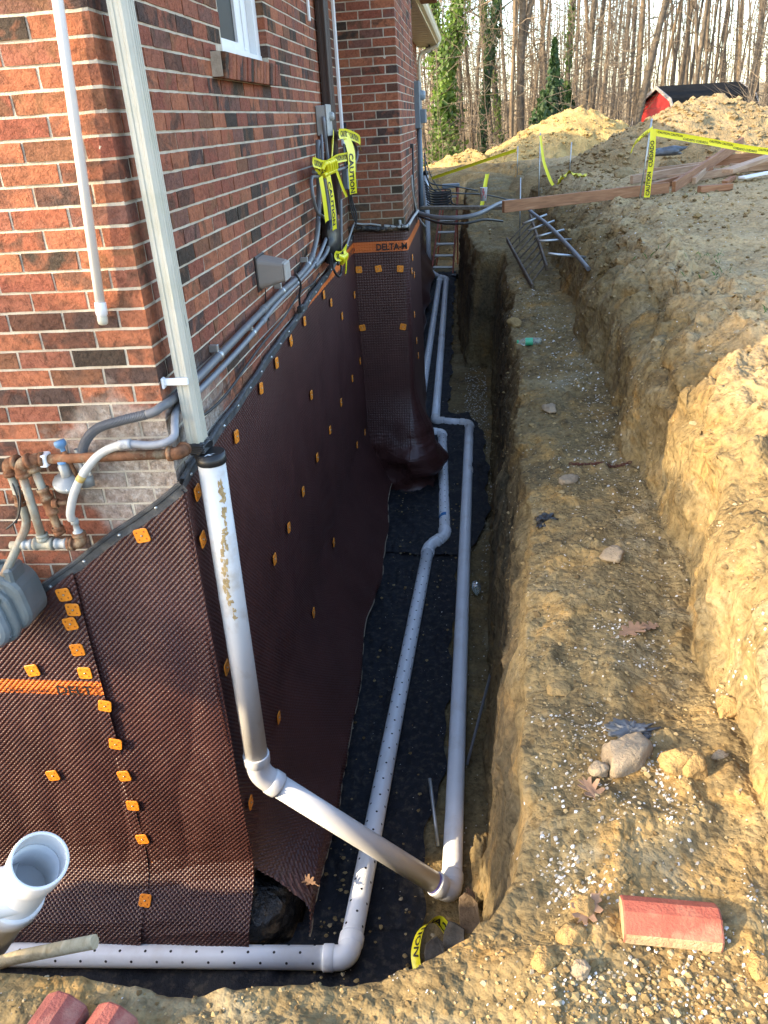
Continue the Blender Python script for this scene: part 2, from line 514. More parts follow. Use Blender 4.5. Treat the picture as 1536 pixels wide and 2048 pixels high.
def fleck_mat():
    m_, n_, b = new_mat('white_fleck')
    r = ramp(n_, [(0, (.26, .22, .15)), (.4, (.40, .36, .30)), (.7, (.54, .51, .46)), (1, (.66, .65, .62))]); n_.links.new(n_.nodes.new('ShaderNodeNewGeometry').outputs['Random Per Island'], r.inputs[0])
    n_.links.new(r.outputs[0], b.inputs['Base Color']); b.inputs['Roughness'].default_value = .8
    return m_
M_fleck = fleck_mat()
M_litter = simple('leaf_litter', (.27, .17, .10), .95, 0, .5, 1.2, .05, 8, .2)

def membrane(name, dimple):
    m_, n_, b = new_mat(name)
    p = geo_pos(n_)
    n1 = noise(n_, 4, 5, .6, p); r = ramp(n_, [(.3, (.054, .0195, .0165)), (.7, (.082, .031, .026))]); n_.links.new(n1.outputs[0], r.inputs[0])
    n2 = noise(n_, 9, 7, .7, p, .5); r2 = ramp(n_, [(.62, (0, 0, 0)), (.8, (.3,) * 3)]); n_.links.new(n2.outputs[0], r2.inputs[0])
    col = mixc(n_, r2.outputs[0], r.outputs[0], (.10, .075, .06))
    n_.links.new(col, b.inputs['Base Color'])
    b.inputs['Roughness'].default_value = .40; b.inputs['Specular IOR Level'].default_value = .5
    if dimple:
        u = n_.nodes.new('ShaderNodeUVMap').outputs[0]
        bump(n_, b, dimple_h(n_, u), .011, .9)
    return m_

def dimple_h(n_, u, pitch=.0245):
    """hollow round studs in staggered rows: 1 on the sheet, 0 in a hollow"""
    mp = n_.nodes.new('ShaderNodeVectorMath'); mp.operation = 'SCALE'; mp.inputs['Scale'].default_value = 1 / pitch; n_.links.new(u, mp.inputs[0])
    sx = n_.nodes.new('ShaderNodeSeparateXYZ'); n_.links.new(mp.outputs[0], sx.inputs[0])
    def lat(ox, oy):
        fx = math_(n_, 'SUBTRACT', math_(n_, 'FRACT', math_(n_, 'ADD', sx.outputs[0], 40 + ox)), .5)
        fy = math_(n_, 'SUBTRACT', math_(n_, 'FRACT', math_(n_, 'ADD', sx.outputs[1], 40 + oy)), .5)
        return math_(n_, 'SQRT', math_(n_, 'ADD', math_(n_, 'MULTIPLY', fx, fx), math_(n_, 'MULTIPLY', fy, fy)))
    d = math_(n_, 'MINIMUM', lat(0, 0), lat(.5, .5))
    mr = n_.nodes.new('ShaderNodeMapRange'); mr.interpolation_type = 'SMOOTHSTEP'; n_.links.new(d, mr.inputs[0])
    mr.inputs[1].default_value = .11; mr.inputs[2].default_value = .25
    return mr.outputs[0]
M_memb = membrane('brown_dimple_sheet', True)
M_membflat = membrane('dark_flat_sheet', False)

def orange_band():
    m_, n_, b = new_mat('orange_print')
    u = n_.nodes.new('ShaderNodeUVMap').outputs[0]
    h = dimple_h(n_, u)
    col = mixc(n_, h, (.45, .09, .015), (.88, .20, .03))
    n_.links.new(col, b.inputs['Base Color']); b.inputs['Roughness'].default_value = .4
    bump(n_, b, h, .011, .9)
    return m_
M_band = orange_band()
M_ink = simple('black_print', (.012, .01, .01), .6, 0, .1)
M_plate = simple('orange_plastic', (.85, .27, .022), .4, 0, .12, 30)
M_platehole = simple('orange_plastic_recess', (.42, .10, .015), .6, 0, .2, 60)
M_nail = simple('steel_nail', (.55, .5, .4), .35, .9, .2, 40)
M_term = simple('dark_grey_bar', (.055, .058, .062), .55, 0, .35, 30, .002, 120, .5, (.22, .2, .17), 12, .5)
M_tar = simple('black_tar', (.012, .011, .010), .35, 0, .3, 20, .02, 30, .6, (.22, .15, .08), 11, .85)
M_pvc = simple('white_pvc', (.80, .82, .85), .28, 0, .04, 4, 0, 0, .5, (.42, .33, .2), 5, .25)
M_pvcd = simple('white_pvc_dusty', (.62, .60, .57), .35, 0, .05, 4, 0, 0, .5, (.36, .24, .11), 7, .55)
M_pvcw = simple('white_pvc_clean', (.66, .66, .66), .3, 0, .04, 6, 0, 0, .5, (.5, .42, .3), 6, .25)
M_stain = simple('dried_brown_glue', (.42, .29, .13), .7, 0, .4, 40)
M_primer = simple('purple_primer', (.16, .14, .45), .5, 0, .3, 40)
M_alu = simple('cream_painted_aluminium', (.50, .49, .42), .42, 0, .1, 5, .0008, 200, .5, (.36, .37, .25), 4, .6)
M_rubber = simple('black_rubber', (.015, .015, .016), .4, 0, .2)
M_fabric = simple('black_filter_fabric', (.009, .010, .0145), .8, 0, .4, 30, .006, 60, .35, (.16, .13, .09), 23, .35)
M_conduit = simple('grey_conduit', (.13, .135, .145), .45, 0, .1, 8, 0, 0, .5, (.30, .27, .22), 9, .35)
M_condl = simple('pale_grey_conduit', (.32, .33, .32), .45, 0, .1, 8)
M_cable = simple('black_cable', (.02, .02, .021), .45, 0, .2)
M_galv = simple('galvanised_steel', (.48, .5, .5), .38, .8, .15, 20)
M_rustp = simple('rusted_pipe', (.17, .075, .036), .8, .1, .55, 24, .004, 90, .3, (.36, .30, .19), 14, .9)
M_rustg = simple('grey_painted_rusting_pipe', (.29, .28, .225), .6, .1, .2, 16, .003, 90, .4, (.24, .11, .045), 12, .9)
M_meter = simple('grey_meter_paint', (.145, .165, .165), .5, .1, .1, 12, .001, 120, .5, (.2, .18, .15), 8, .35)
M_regul = simple('grey_cast_metal', (.27, .28, .275), .45, .3, .15, 14, .001, 100)
M_blue = simple('blue_plastic_cap', (.10, .22, .38), .5)
M_taupe = simple('taupe_plastic', (.24, .205, .175), .5, 0, .06, 8)
M_ebox = simple('grey_metal_box', (.36, .37, .36), .5, .1, .08, 10)
M_panel = simple('blue_grey_metal_box', (.17, .205, .235), .5, .1, .08, 10)
M_brown = simple('brown_painted_metal', (.04, .022, .018), .4, 0, .1, 12)
M_white = simple('white_vinyl', (.76, .77, .78), .35, 0, .04, 10)
M_cream = simple('cream_paint', (.62, .55, .36), .5, 0, .06, 6)
M_creamg = simple('cream_gutter', (.66, .63, .48), .4, 0, .06, 6)
def glass_mat():
    m_, n_, b = new_mat('dark_window_glass')
    b.inputs['Base Color'].default_value = (.022, .023, .022, 1); b.inputs['Roughness'].default_value = .5; b.inputs['Specular IOR Level'].default_value = .25
    return m_
M_glass = glass_mat()
M_yellow = simple('yellow_tape', (.80, .72, .02), .38, 0, .06, 10)
def wood_mat(name, c0, c1, c2):
    m_, n_, b = new_mat(name)
    c = objc(n_)
    mp = n_.nodes.new('ShaderNodeVectorMath'); mp.operation = 'MULTIPLY'; n_.links.new(c, mp.inputs[0]); mp.inputs[1].default_value = (26, 2.2, 26)
    n1 = noise(n_, 1.5, 6, .6, mp.outputs[0], .5)
    r = ramp(n_, [(.3, c0), (.52, c1), (.72, c2)]); n_.links.new(n1.outputs[0], r.inputs[0]); n_.links.new(r.outputs[0], b.inputs['Base Color'])
    b.inputs['Roughness'].default_value = .75
    bump(n_, b, n1.outputs[0], .003)
    return m_
M_wood = wood_mat('red_brown_lumber', (.17, .07, .028), (.30, .135, .06), (.38, .2, .105))
M_woodl = wood_mat('pale_lumber', (.30, .175, .10), (.44, .285, .18), (.54, .38, .26))
M_woodg = wood_mat('weathered_wood', (.06, .043, .028), (.13, .098, .066), (.20, .155, .11))
M_handle = wood_mat('bare_wood_handle', (.42, .32, .18), (.60, .49, .30), (.68, .58, .40))
M_ladder = simple('red_fibreglass', (.42, .10, .065), .5, 0, .15, 12)
M_lad_al = simple('dusty_aluminium', (.40, .37, .32), .5, .6, .15, 15)
M_paver = simple('red_concrete_paver', (.32, .085, .055), .85, 0, .16, 25, .003, 160, .3, (.40, .28, .17), 11, .6)
M_pav_side = simple('raw_paver_side', (.40, .27, .15), .95, 0, .3, 30, .006, 90, .2)
M_paverd = simple('dusty_red_concrete_paver', (.25, .075, .06), .85, 0, .15, 25, .003, 160, .3, (.36, .27, .2), 12, .5)
M_bagblk = simple('black_plastic_film', (.02, .02, .022), .3, 0, .3)
M_baggry = simple('dusty_grey_plastic', (.075, .085, .10), .4, 0, .4, 20)
M_chain = simple('rusty_chain', (.10, .035, .022), .7, .4, .3)
M_oak = simple('dry_oak_leaf', (.26, .15, .085), .8, 0, .3, 30)
M_cup = simple('white_paper_cup', (.75, .73, .72), .5, 0, .05)
M_cupr = simple('red_print', (.55, .05, .05), .5)
def bottle_mat():
    m_, n_, b = new_mat('clear_plastic')
    b.inputs['Base Color'].default_value = (.85, .95, .92, 1); b.inputs['Roughness'].default_value = .08
    b.inputs['Transmission Weight'].default_value = .85; b.inputs['IOR'].default_value = 1.2
    return m_
M_bottle = bottle_mat()
M_green = simple('green_label', (.06, .42, .22), .4)
M_grass = simple('grass_green', (.06, .13, .025), .8, 0, .4)
M_bark = simple('grey_bark', (.13, .105, .078), .95, 0, .4, 5, .03, 20, .2)
M_barkd = simple('dark_bark', (.11, .09, .07), .95, 0, .4, 5, .03, 20, .2)
M_barkt = simple('tan_bark', (.175, .13, .085), .95, 0, .35, 5, .03, 20, .2)
M_twig = simple('tan_twigs', (.155, .12, .082), .95, 0, .35, .8)
def leaf_mat(name, a, b_):
    m_, n_, b = new_mat(name)
    nz = noise(n_, 1.6, 4, .6, geo_pos(n_)); r = ramp(n_, [(.35, a), (.65, b_)]); n_.links.new(nz.outputs[0], r.inputs[0])
    n_.links.new(r.outputs[0], b.inputs['Base Color']); b.inputs['Roughness'].default_value = .5
    tr = n_.nodes.new('ShaderNodeBsdfTranslucent'); n_.links.new(r.outputs[0], tr.inputs[0])
    ms = n_.nodes.new('ShaderNodeMixShader'); ms.inputs[0].default_value = .35
    n_.links.new(b.outputs[0], ms.inputs[1]); n_.links.new(tr.outputs[0], ms.inputs[2]); n_.links.new(ms.outputs[0], n_.nodes['Material Output'].inputs[0])
    return m_
M_ivy = leaf_mat('ivy_leaves', (.06, .12, .016), (.15, .24, .035))
M_holly = leaf_mat('holly_leaves', (.018, .05, .012), (.04, .085, .02))
M_roofb = simple('black_roof_felt', (.016, .016, .016), .95, 0, .2, 3, .01, 30, .1)
M_shedred = simple('red_shed_paint', (.40, .022, .020), .55, 0, .15, 3)
# ------------------------------------------------------------------ ground with the trench cut into it
from mathutils.bvhtree import BVHTree
def g_h(x, y):
    x = np.asarray(x, float); y = np.asarray(y, float)
    f = sst(-2.1, -.35, y - .12 * (x - 2))
    z = -2.03 + f * .66
    z = z + .05 * np.clip(x - 2.2, 0, 3) * f
    z = z - .10 * sst(14, 22, y) - .5 * sst(17, 26, y)
    r = np.hypot(x, y)
    z = z + 2.6 * sst(34, 95, r)
    return z
Lx = [(-4.0, -1.36, -90), (-.6, -1.40, -90), (.1, -1.41, -90), (.55, -1.42, -90), (.83, -1.38, -90), (.97, -1.335, -78), (1.045, -1.255, -45), (1.072, -1.13, -10), (1.085, -.85, 0), (1.11, -.55, 0), (1.145, .55, 0),
      (1.206, 2.2, 0), (1.29, 4.4, 0), (1.345, 6.5, 0), (1.37, 8.85, 0), (1.30, 8.97, 0), (1.02, 9.04, 0), (.955, 9.12, 0), (.90, 10.4, 0), (.84, 12.1, 0), (.83, 14.85, 0), (.85, 16.6, 0), (.78, 17.1, 35), (.6, 17.35, 70), (.3, 17.45, 90), (-4, 17.5, 90)]
def step_at(a):
    x, y, _ = a
    if y < -1.2 and x < -.25: return .09
    if y < 3.2: return .016
    if y < 8.7: return .028
    if y < 9.2: return .02
    if y < 16: return .055
    return .07
rows = []
for a, b in zip(Lx[:-1], Lx[1:]):
    L = math.hypot(b[0] - a[0], b[1] - a[1]); n = max(1, int(L / max(step_at(a), step_at(b))))
    for k in range(n):
        t = k / n; rows.append([a[i] * (1 - t) + b[i] * t for i in range(3)])
rows.append(list(Lx[-1]))
rows = np.array(rows)
bx, by, an = rows[:, 0], rows[:, 1], np.radians(rows[:, 2])
dx, dy = np.cos(an), np.sin(an)
zf = -4.0 + .03 * np.clip(by, 0, 20)
isr = np.clip(np.cos(an), 0, 1) ** .5                                # 1 on the long right wall
hb = -2.09 + .42 * sst(9.6, 13.0, by) + .06 * sst(-.3, -1.4, by)
hb = hb - .02 * np.sin(by * 1.7)
lean = .205 + .02 * np.sin(by * 2.3) + 1.1 * np.clip(np.sin(an), 0, 1) * (an > .01)
w2x = np.interp(by, [-1.2, -.8, .1, 1.0, 1.6, 2.8, 3.7, 5.5, 9, 17], [1.84, 1.87, 1.93, 1.94, 1.96, 1.965, 1.99, 2.10, 2.15, 2.1]) + .035 * np.sin(by * 2.9) + .02 * np.sin(by * 7.1)
bw = isr * (w2x - bx - lean) + (1 - isr) * .7
bw = np.maximum(bw, .35)
risek = .10 * (1 - sst(9, 12, by))
nA, nB, nC, nD = 78, 40, 54, 118
cols = []
tA = np.linspace(0, 1, nA, endpoint=False)
for t in tA:
    prof = lean * (.80 * t + .20 * max(0, (t - .80) / .20) ** 1.5)
    cols.append((bx + dx * prof, by + dy * prof, zf - .12 + (hb - .02 - zf + .12) * t))
for t in np.linspace(0, 1, nB, endpoint=False):
    o = lean + bw * t
    rim = -.02 * (1 - t) ** 10
    cols.append((bx + dx * o, by + dy * o, hb + rim + .025 * math.sin(t * 3) + risek * .3 * sst(.8, 1.0, t)))
o2 = lean + bw
gx, gy = bx + dx * (o2 + .38), by + dy * (o2 + .38)
gz = g_h(gx, gy) - .03
rise = np.maximum(gz - hb - risek * .3, .0)
fh = np.minimum(.37, .55 * rise)
for t in np.linspace(0, 1, nC, endpoint=False):
    if t < .5:
        q_ = t / .5; o = o2 + .055 * q_; z_ = hb + risek * .3 + fh * q_
    else:
        q_ = (t - .5) / .5; o = o2 + .055 + .32 * q_; z_ = hb + risek * .3 + fh + (rise - fh) * (q_ ** .72)
    cols.append((bx + dx * o, by + dy * o, z_ + 0 * bx))
s = 0; st = .02
o3 = o2 + .375
for k in range(nD):
    o = o3 + s
    X, Y = bx + dx * o, by + dy * o
    cols.append((X, Y, g_h(X, Y) - .03 * math.exp(-s / .2)))
    s += st; st *= 1.0565
P = np.stack([np.stack(c_, -1) for c_ in cols], 1)                   # rows x cols x 3
nrow, ncol = P.shape[:2]
ci = np.arange(ncol)[None, :]
wall = (1 - sst(nA - 9, nA + 1, ci)) * np.ones((nrow, 1))
wall2 = (sst(nA + nB - 7, nA + nB + 3, ci) * (1 - sst(nA + nB + nC - 1, nA + nB + nC + 9, ci))) * np.ones((nrow, 1))
dist = np.maximum(0, ci - (nA + nB + nC)) / nD
sway = np.stack([fbm(P, 1.1, 2, .5, 3), fbm(P, 1.1, 2, .5, 13), fbm(P, 1.1, 2, .5, 23)], -1)
med = np.stack([fbm(P, 4.5, 3, .55, 4), fbm(P, 4.5, 3, .55, 14), fbm(P, 4.5, 3, .55, 24)], -1)
rid = fbm(P, 3.2, 4, .55, 31, True)
fine = fbm(P, 17, 3, .6, 41)
slope2 = (sst(nA + nB + nC * .48, nA + nB + nC * .6, ci) * (1 - sst(nA + nB + nC + 4, nA + nB + nC + 22, ci))) * np.ones((nrow, 1)) * isr[:, None]
A_s = .030 + .02 * slope2 + .02 * dist
A_m = .012 + .006 * wall + .008 * wall2 + .030 * slope2
D3 = np.stack([dx, dy, 0 * dx], -1)[:, None, :] * np.ones((1, ncol, 1))
amp0 = sst(0, 6, ci) * np.ones((nrow, 1))
P = P + sway * (A_s * amp0)[..., None] + med * (A_m * amp0)[..., None]
groove = vnoise(np.stack([P[..., 0] * 0, P[..., 1] * 7, P[..., 2] * .35], -1), 77) + .5 * vnoise(np.stack([P[..., 0] * 0, P[..., 1] * 19, P[..., 2] * .8], -1), 78)
gul = np.abs(vnoise(np.stack([P[..., 0] * .6, P[..., 1] * 1.9, P[..., 2] * .5], -1), 97)) - .35
P = P + D3 * ((wall * groove * .016) + wall2 * (rid - .3) * .012 + wall2 * groove * .010 - slope2 * (gul * .16 - (rid - .3) * .05))[..., None]
wf = np.clip(wall + wall2 - slope2, 0, 1) * amp0
P = P + D3 * (wf * (fbm(P, 8, 3, .6, 101) * .011 + fbm(P, 24, 3, .6, 102) * .005 - np.maximum(0, .08 - np.abs(fbm(P * np.array((1, 1, .5)), 3.5, 2, .5, 103))) * .25))[..., None]
crk = np.maximum(0, .10 - np.abs(fbm(P, 2.4, 2, .5, 71))) / .10
P[..., 2] -= slope2 * crk * .05
P[..., 2] += slope2 * (np.maximum(0, fbm(P, 5.5, 3, .6, 81)) * .05 + fbm(P, 12, 3, .6, 82) * .014 + (fbm(P, 9, 3, .6, 83, True) - .3) * .016 + fbm(P, 28, 2, .6, 84) * .006)
up_w = (sst(nA * .66, nA * .9, ci) * (1 - sst(nA + 4, nA + 14, ci))) * isr[:, None]
P = P + D3 * (up_w * (np.maximum(0, fbm(P, 4.2, 4, .6, 91)) * .05 + fbm(P, 13, 3, .6, 92) * .010 - .012))[..., None]
P[..., 2] += (1 - wall) * np.clip(1 - 3 * dist, 0, 1) * fbm(P, 42, 2, .5, 43) * .0035
P[..., 2] += (1 - wall) * fine * (.007 + .006 * wall2) + (1 - wall) * (1 - wall2) * np.maximum(0, fbm(P, 7, 3, .6, 51) - .12) * .04 + (1 - wall) * (1 - wall2) * np.clip(1 - 3 * dist, 0, 1) * np.maximum(0, fbm(P, 16, 3, .6, 53) - .1) * .020
P[..., 2] += (ci > nA + nB + nC) * np.clip(1 - dist * 2, 0, 1) * (fbm(P, 2.6, 3, .55, 61) * .04 + np.maximum(0, fbm(P, 6.5, 4, .6, 62)) * .035 + fbm(P, 13, 3, .6, 63) * .010)
# slumped lump at the foot of the deep wall near the camera
me = gridmesh('ground', P, flip=False)
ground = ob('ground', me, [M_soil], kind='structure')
sub = P[:, :nA + nB + nC + 90:1]
qv = sub.reshape(-1, 3); m2 = sub.shape[1]
ii = np.arange(sub.shape[0] * m2).reshape(-1, m2)
qq = np.stack([ii[:-1, :-1], ii[:-1, 1:], ii[1:, 1:], ii[1:, :-1]], -1).reshape(-1, 4)
BVH = BVHTree.FromPolygons(qv.tolist(), qq.tolist())
def gz_at(x, y, top=2.0):
    h = BVH.ray_cast(Vector((x, y, top)), Vector((0, 0, -1)))
    return (h[0].z, h[1]) if h[0] is not None else (float(g_h(x, y)), Vector((0, 0, 1)))

fx = np.linspace(-4, 1.75, 116)[:, None]; fy = np.linspace(-1.9, 17.9, 420)[None, :]
F = np.stack([fx + 0 * fy, fy + 0 * fx, -4.0 + .03 * np.clip(fy, 0, 20) + 0 * fx], -1)
F[..., 2] += .03 * fbm(F, 2.5, 4, .55, 5) + .012 * fbm(F, 11, 3, .6, 6) - .01
def floor_z(x, y): return -4.0 + .03 * max(0, min(20, y))
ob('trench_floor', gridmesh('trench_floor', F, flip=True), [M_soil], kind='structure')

# ------------------------------------------------------------------ spoil heaps
def heap(cx, cy, z0, rx, ry, h, seed, mat, label, n=130, lump=1.0, p=1.25):
    u = np.linspace(-1.25, 1.25, n)[:, None]; v = np.linspace(-1.25, 1.25, n)[None, :]
    wob = 1 + .22 * fbm(np.stack([u + 0 * v, v + 0 * u, 0 * u + 0 * v + seed], -1), 1.6, 3, .5, seed)
    r = np.sqrt(u * u + v * v) * wob
    z = np.where(r > 1, -(r - 1) * 5, 1 - r ** p)
    Q = np.stack([cx + rx * u + 0 * v, cy + ry * v + 0 * u, z0 + h * z], -1)
    k = np.clip(z * 3 + .3, 0, 1)
    Q[..., 2] += k * lump * (.10 * fbm(Q, 1.6, 4, .55, seed + 1) + .06 * np.abs(fbm(Q, 4.5, 3, .6, seed + 2)) + .035 * np.maximum(0, fbm(Q, 10, 3, .6, seed + 3)))
    Q[..., 0] += k * .05 * fbm(Q, 5, 3, .6, seed + 4)
    return solo('spoil_heap', gridmesh('spoil_heap', Q), mat, label, 'dirt heap', 'heaps of excavated soil', base=(cx, cy, z0)), Q
h1, _ = heap(.95, 21.0, -2.0, 1.6, 1.6, .80, 11, M_spoil, 'small rounded dirt heap beyond the end of the trench', 110)
h2, _ = heap(3.72, 20.3, -2.0, 3.35, 2.4, 1.60, 12, M_spoil, 'pale yellow sunlit dirt heap in the middle of three heaps', 170)
h3, HQ = heap(4.95, 12.3, -1.38, 2.6, 2.0, 1.04, 13, M_spoil2, 'largest cloddy brown dirt heap in front of the black roofed shed', 190, .85)

# ------------------------------------------------------------------ brick house
C_, S_, J_ = .0677, .2032, .0095
house = thing('brick_house', (0, 0, -1.5), 'red brick house with a brick chimney beside the open trench', 'house')
BV = {}
def brick_mesh(sx, sy, sz, seed, face):
    """brick centred at origin, exposed faces roughened; face = set of axes directions"""
    key = (round(sx, 3), round(sy, 3), seed, face)
    if key in BV: return BV[key]
    r = random.Random(seed * 131 + 7)
    nx = 4 if sx > .12 else 2; ny = 4 if sy > .12 else 2
    mb = MB()
    def surf(o, u, v, nu, nv):
        Q = []
        for i in range(nu + 1):
            row = []
            for j in range(nv + 1):
                row.append(Vector(o) + Vector(u) * (i / nu) + Vector(v) * (j / nv))
            Q.append(row)
        mb.grid([[tuple(c) for c in row] for row in Q], smooth=False)
    hx, hy, hz = sx / 2, sy / 2, sz / 2
    if 'f' in face:   # faces -y
        surf((-hx, -hy, -hz), (sx, 0, 0), (0, 0, sz), nx, 2)
        surf((-hx, -hy, hz), (sx, 0, 0), (0, sy, 0), nx, 1); surf((-hx, hy, -hz), (sx, 0, 0), (0, -sy, 0), nx, 1)
    if 's' in face:   # faces +x
        surf((hx, -hy, -hz), (0, sy, 0), (0, 0, sz), ny, 2)
        if 'f' not in face:
            surf((-hx, -hy, hz), (sx, 0, 0), (0, sy, 0), 1, ny); surf((-hx, hy, -hz), (sx, 0, 0), (0, -sy, 0), 1, ny)
    if 's' not in face: surf((hx, -hy, -hz), (0, sy, 0), (0, 0, sz), 1, 1)
    surf((-hx, hy, -hz), (0, -sy, 0), (0, 0, sz), 1, 1)
    if 'f' not in face: surf((-hx, -hy, -hz), (sx, 0, 0), (0, 0, sz), 1, 1)
    surf((hx, hy, -hz), (-sx, 0, 0), (0, 0, sz), 1, 1)
    # jitter with position-keyed noise so shared corners move together
    V = np.array(mb.v)
    q = V * np.array((30, 30, 60)) + seed * 5.1
    a = np.stack([vnoise(q, 1), vnoise(q, 2), vnoise(q, 3)], -1)
    V = V + a * np.array((.0022, .0022, .0018))
    mb.v = [tuple(p) for p in V]
    me = mb.mesh('brick'); me.materials.append(M_brick)
    BV[key] = me
    return me
bricks = []     # (center, size, face)
def row_front(k, xr, xl, y0, sign_odd):
    pass
def add_brick(x0, x1, y0, y1, k, face): bricks.append(((x0 + x1) / 2, (y0 + y1) / 2, -(k + .5) * C_, x1 - x0, y1 - y0, face))
D_ = .092
def in_window(y0, y1, k):
    z = -(k + .5) * C_
    return z > -.03 and y1 > 1.43 and y0 < 2.37
def side_bricks(k, x, ys, first_len, yend):
    y = ys
    L = first_len
    while y < yend - .02:
        y1 = min(y + L, yend)
        if y1 - y > .03:
            z = -(k + .5) * C_
            if z > -.145 and y1 > 1.44 and y < 2.36:
                if z > -.03 or True:
                    a0, a1 = (1.44, 2.36) if z > -.03 else (1.21, 2.37)
                    if y < a0 - .03: add_brick(x - D_, x, y, min(y1, a0), k, 's')
                    if y1 > a1 + .03: add_brick(x - D_, x, max(y, a1), y1, k, 's')
            else: add_brick(x - D_, x, y, y1, k, 's')
        y = y1 + J_; L = S_ - J_
for k in range(-15, 36):
    odd = k % 2
    z = -(k + .5) * C_
    # corner brick shared by both faces
    if odd: add_brick(-D_ - .003, 0, 0, S_ - J_, k, 'fs')
    else: add_brick(-(S_ - J_), 0, 0, D_ + .003, k, 'fs')
    x = -(D_ + .003 + J_) if odd else -S_
    if k > -6:
        for i in range(9): add_brick(x - (S_ - J_), x, 0, D_, k, 'f'); x -= S_
    else:
        for i in range(5): add_brick(x - (S_ - J_), x, 0, D_, k, 'f'); x -= S_
    if z > -1.62:
        side_bricks(k, 0, S_ if odd else D_ + .003 + J_, S_ - J_, 4.995)
    if z > -1.45:
        # chimney
        xx = 0.505
        if odd: add_brick(xx - D_ - .003, xx, 5, 5 + S_ - J_, k, 'fs')
        else: add_brick(xx - (S_ - J_), xx, 5, 5 + D_ + .003, k, 'fs')
        x = xx - (D_ + .003 + J_ if odd else S_)
        while x > .03:
            a = max(.004, x - (S_ - J_)); add_brick(a, x, 5, 5 + D_, k, 'f'); x = a - J_
        side_bricks(k, xx, 5 + (S_ if odd else D_ + .003 + J_), S_ - J_, 7.2)
        side_bricks(k, 0, 7.2 + (.1 if odd else 0), S_ - J_, 16.5)
CAMP = Vector((1.1256, -2.6885, -.3463))
Minv = M.inverted()
def imgpos(p):
    q = Minv @ Vector(p)
    if q.z > -.05: return None
    f = 1599.7
    return (768 - f * q.x / q.z, 1024 + f * q.y / q.z)
def vis_area(b):
    x, y, z, sx, sy, fc = b
    ip = imgpos((x, y, z))
    if ip is None or not (-40 < ip[0] < 1560 and -30 < ip[1] < 2060): return 0
    d = Vector((x, y, z)) - CAMP; L = d.length
    ar = 0
    if 'f' in fc: ar += sx * .058 * abs(d.y) / L
    if 's' in fc: ar += sy * .058 * abs(d.x) / L
    # hidden below the sloping bar
    if 'f' in fc and y < 1 and z < -1.53 + (x * .79): ar = 0
    if fc == 's' and y < 5 and z < -1.5 + .04 * y: ar = 0
    return ar / L ** 2
sc_ = sorted(range(len(bricks)), key=lambda i: -vis_area(bricks[i]))
single = set(sc_[:300])
rb = MB()
for i, (x, y, z, sx, sy, fc) in enumerate(bricks):
    prot = rng.uniform(-.004, -.0005)*-1 - .0005
    if 'f' in fc and 's' not in fc: y -= prot
    elif fc == 's': x += prot
    if i in single:
        me = brick_mesh(sx, sy, C_ - J_, rng.randrange(10), fc)
        o = bpy.data.objects.new('brick', me); COL.objects.link(o)
        o.parent = house; o.location = Vector((x, y, z)) - Vector((0, 0, -1.5))
    else:
        h = (C_ - J_) / 2
        e = [rng.uniform(-.0015, .0015) for _ in range(4)]
        rb.box((x - sx / 2 + e[0], y - sy / 2 + e[1], z - h), (x + sx / 2, y + sy / 2 + e[2], z + h + e[3] * .5))
ob('brick', rb, [M_bricks], house, kind='stuff')

wl = MB()
R_ = .0015
wl.box((-8, R_, -4.05), (-R_, .22, 1.05))                       # front wall core
wl.box((-.22, .22, -4.05), (-R_, 16.49, -.0345))               # side wall core below the window
wl.box((-.22, .22, -.0345), (-R_, 1.436, 1.05)); wl.box((-.22, 2.364, -.0345), (-R_, 16.49, 1.05))
wl.box((-.22, 1.436, .9), (-R_, 2.364, 1.05))
wl.box((-8, 16.27, -4.05), (-.22, 16.49, 1.05)); wl.box((-8, .22, -4.05), (-7.8, 16.27, 1.05))
ob('wall', wl, [M_mortar], house)
cm = MB(); cm.box((-R_, 5 + R_, -4.05), (.505 - R_, 7.194, 4.4)); cm.box((-.3, 5.1, 1.06), (-R_, 7.1, 4.4))
ob('chimney', cm, [M_mortar], house)
# roof with eaves
M_shingle = simple('grey_shingles', (.06, .058, .055), .9, 0, .3, 6, .02, 30)
RDG = 2.4
rf = MB()
def prism(mb, prof, y0, y1, mi=0):
    n = len(prof)
    v = [(x, y0, z) for x, z in prof] + [(x, y1, z) for x, z in prof]
    f = [tuple(range(n))[::-1], tuple(range(n, 2 * n))] + [(i, (i + 1) % n, n + (i + 1) % n, n + i) for i in range(n)]
    mb.add(v, f, mi)
prism(rf, [(.44, 1.17), (.44, 1.24), (-4, RDG + .1), (-8.4, 1.24), (-8.4, 1.17), (-4, RDG)][::-1], -.28, 16.75)
ob('roof', rf, [M_shingle], house)
gb = MB(); prism(gb, [(0, 1.06), (-4, RDG - .04), (-8, 1.06)][::-1], .05, .2); prism(gb, [(0, 1.06), (-4, RDG - .04), (-8, 1.06)][::-1], 16.3, 16.45)
ob('gable', gb, [M_cream], house)
so_ = MB(); so_.box((.004, 7.2, 1.0), (.40, 16.72, 1.012)); so_.box((.004, -.26, 1.0), (.40, 4.99, 1.012))
for yy in np.arange(7.6, 16.7, .41): so_.box((.006, yy, .995), (.39, yy + .02, .9995))
ob('soffit', so_, [M_cream], house)
fs = MB(); fs.box((.402, 7.2, .985), (.438, 16.74, 1.16)); fs.box((.402, -.27, .985), (.438, 4.99, 1.16)); fs.box((.004, 16.722, .97), (.40, 16.745, 1.16))
ob('fascia', fs, [M_cream], house)
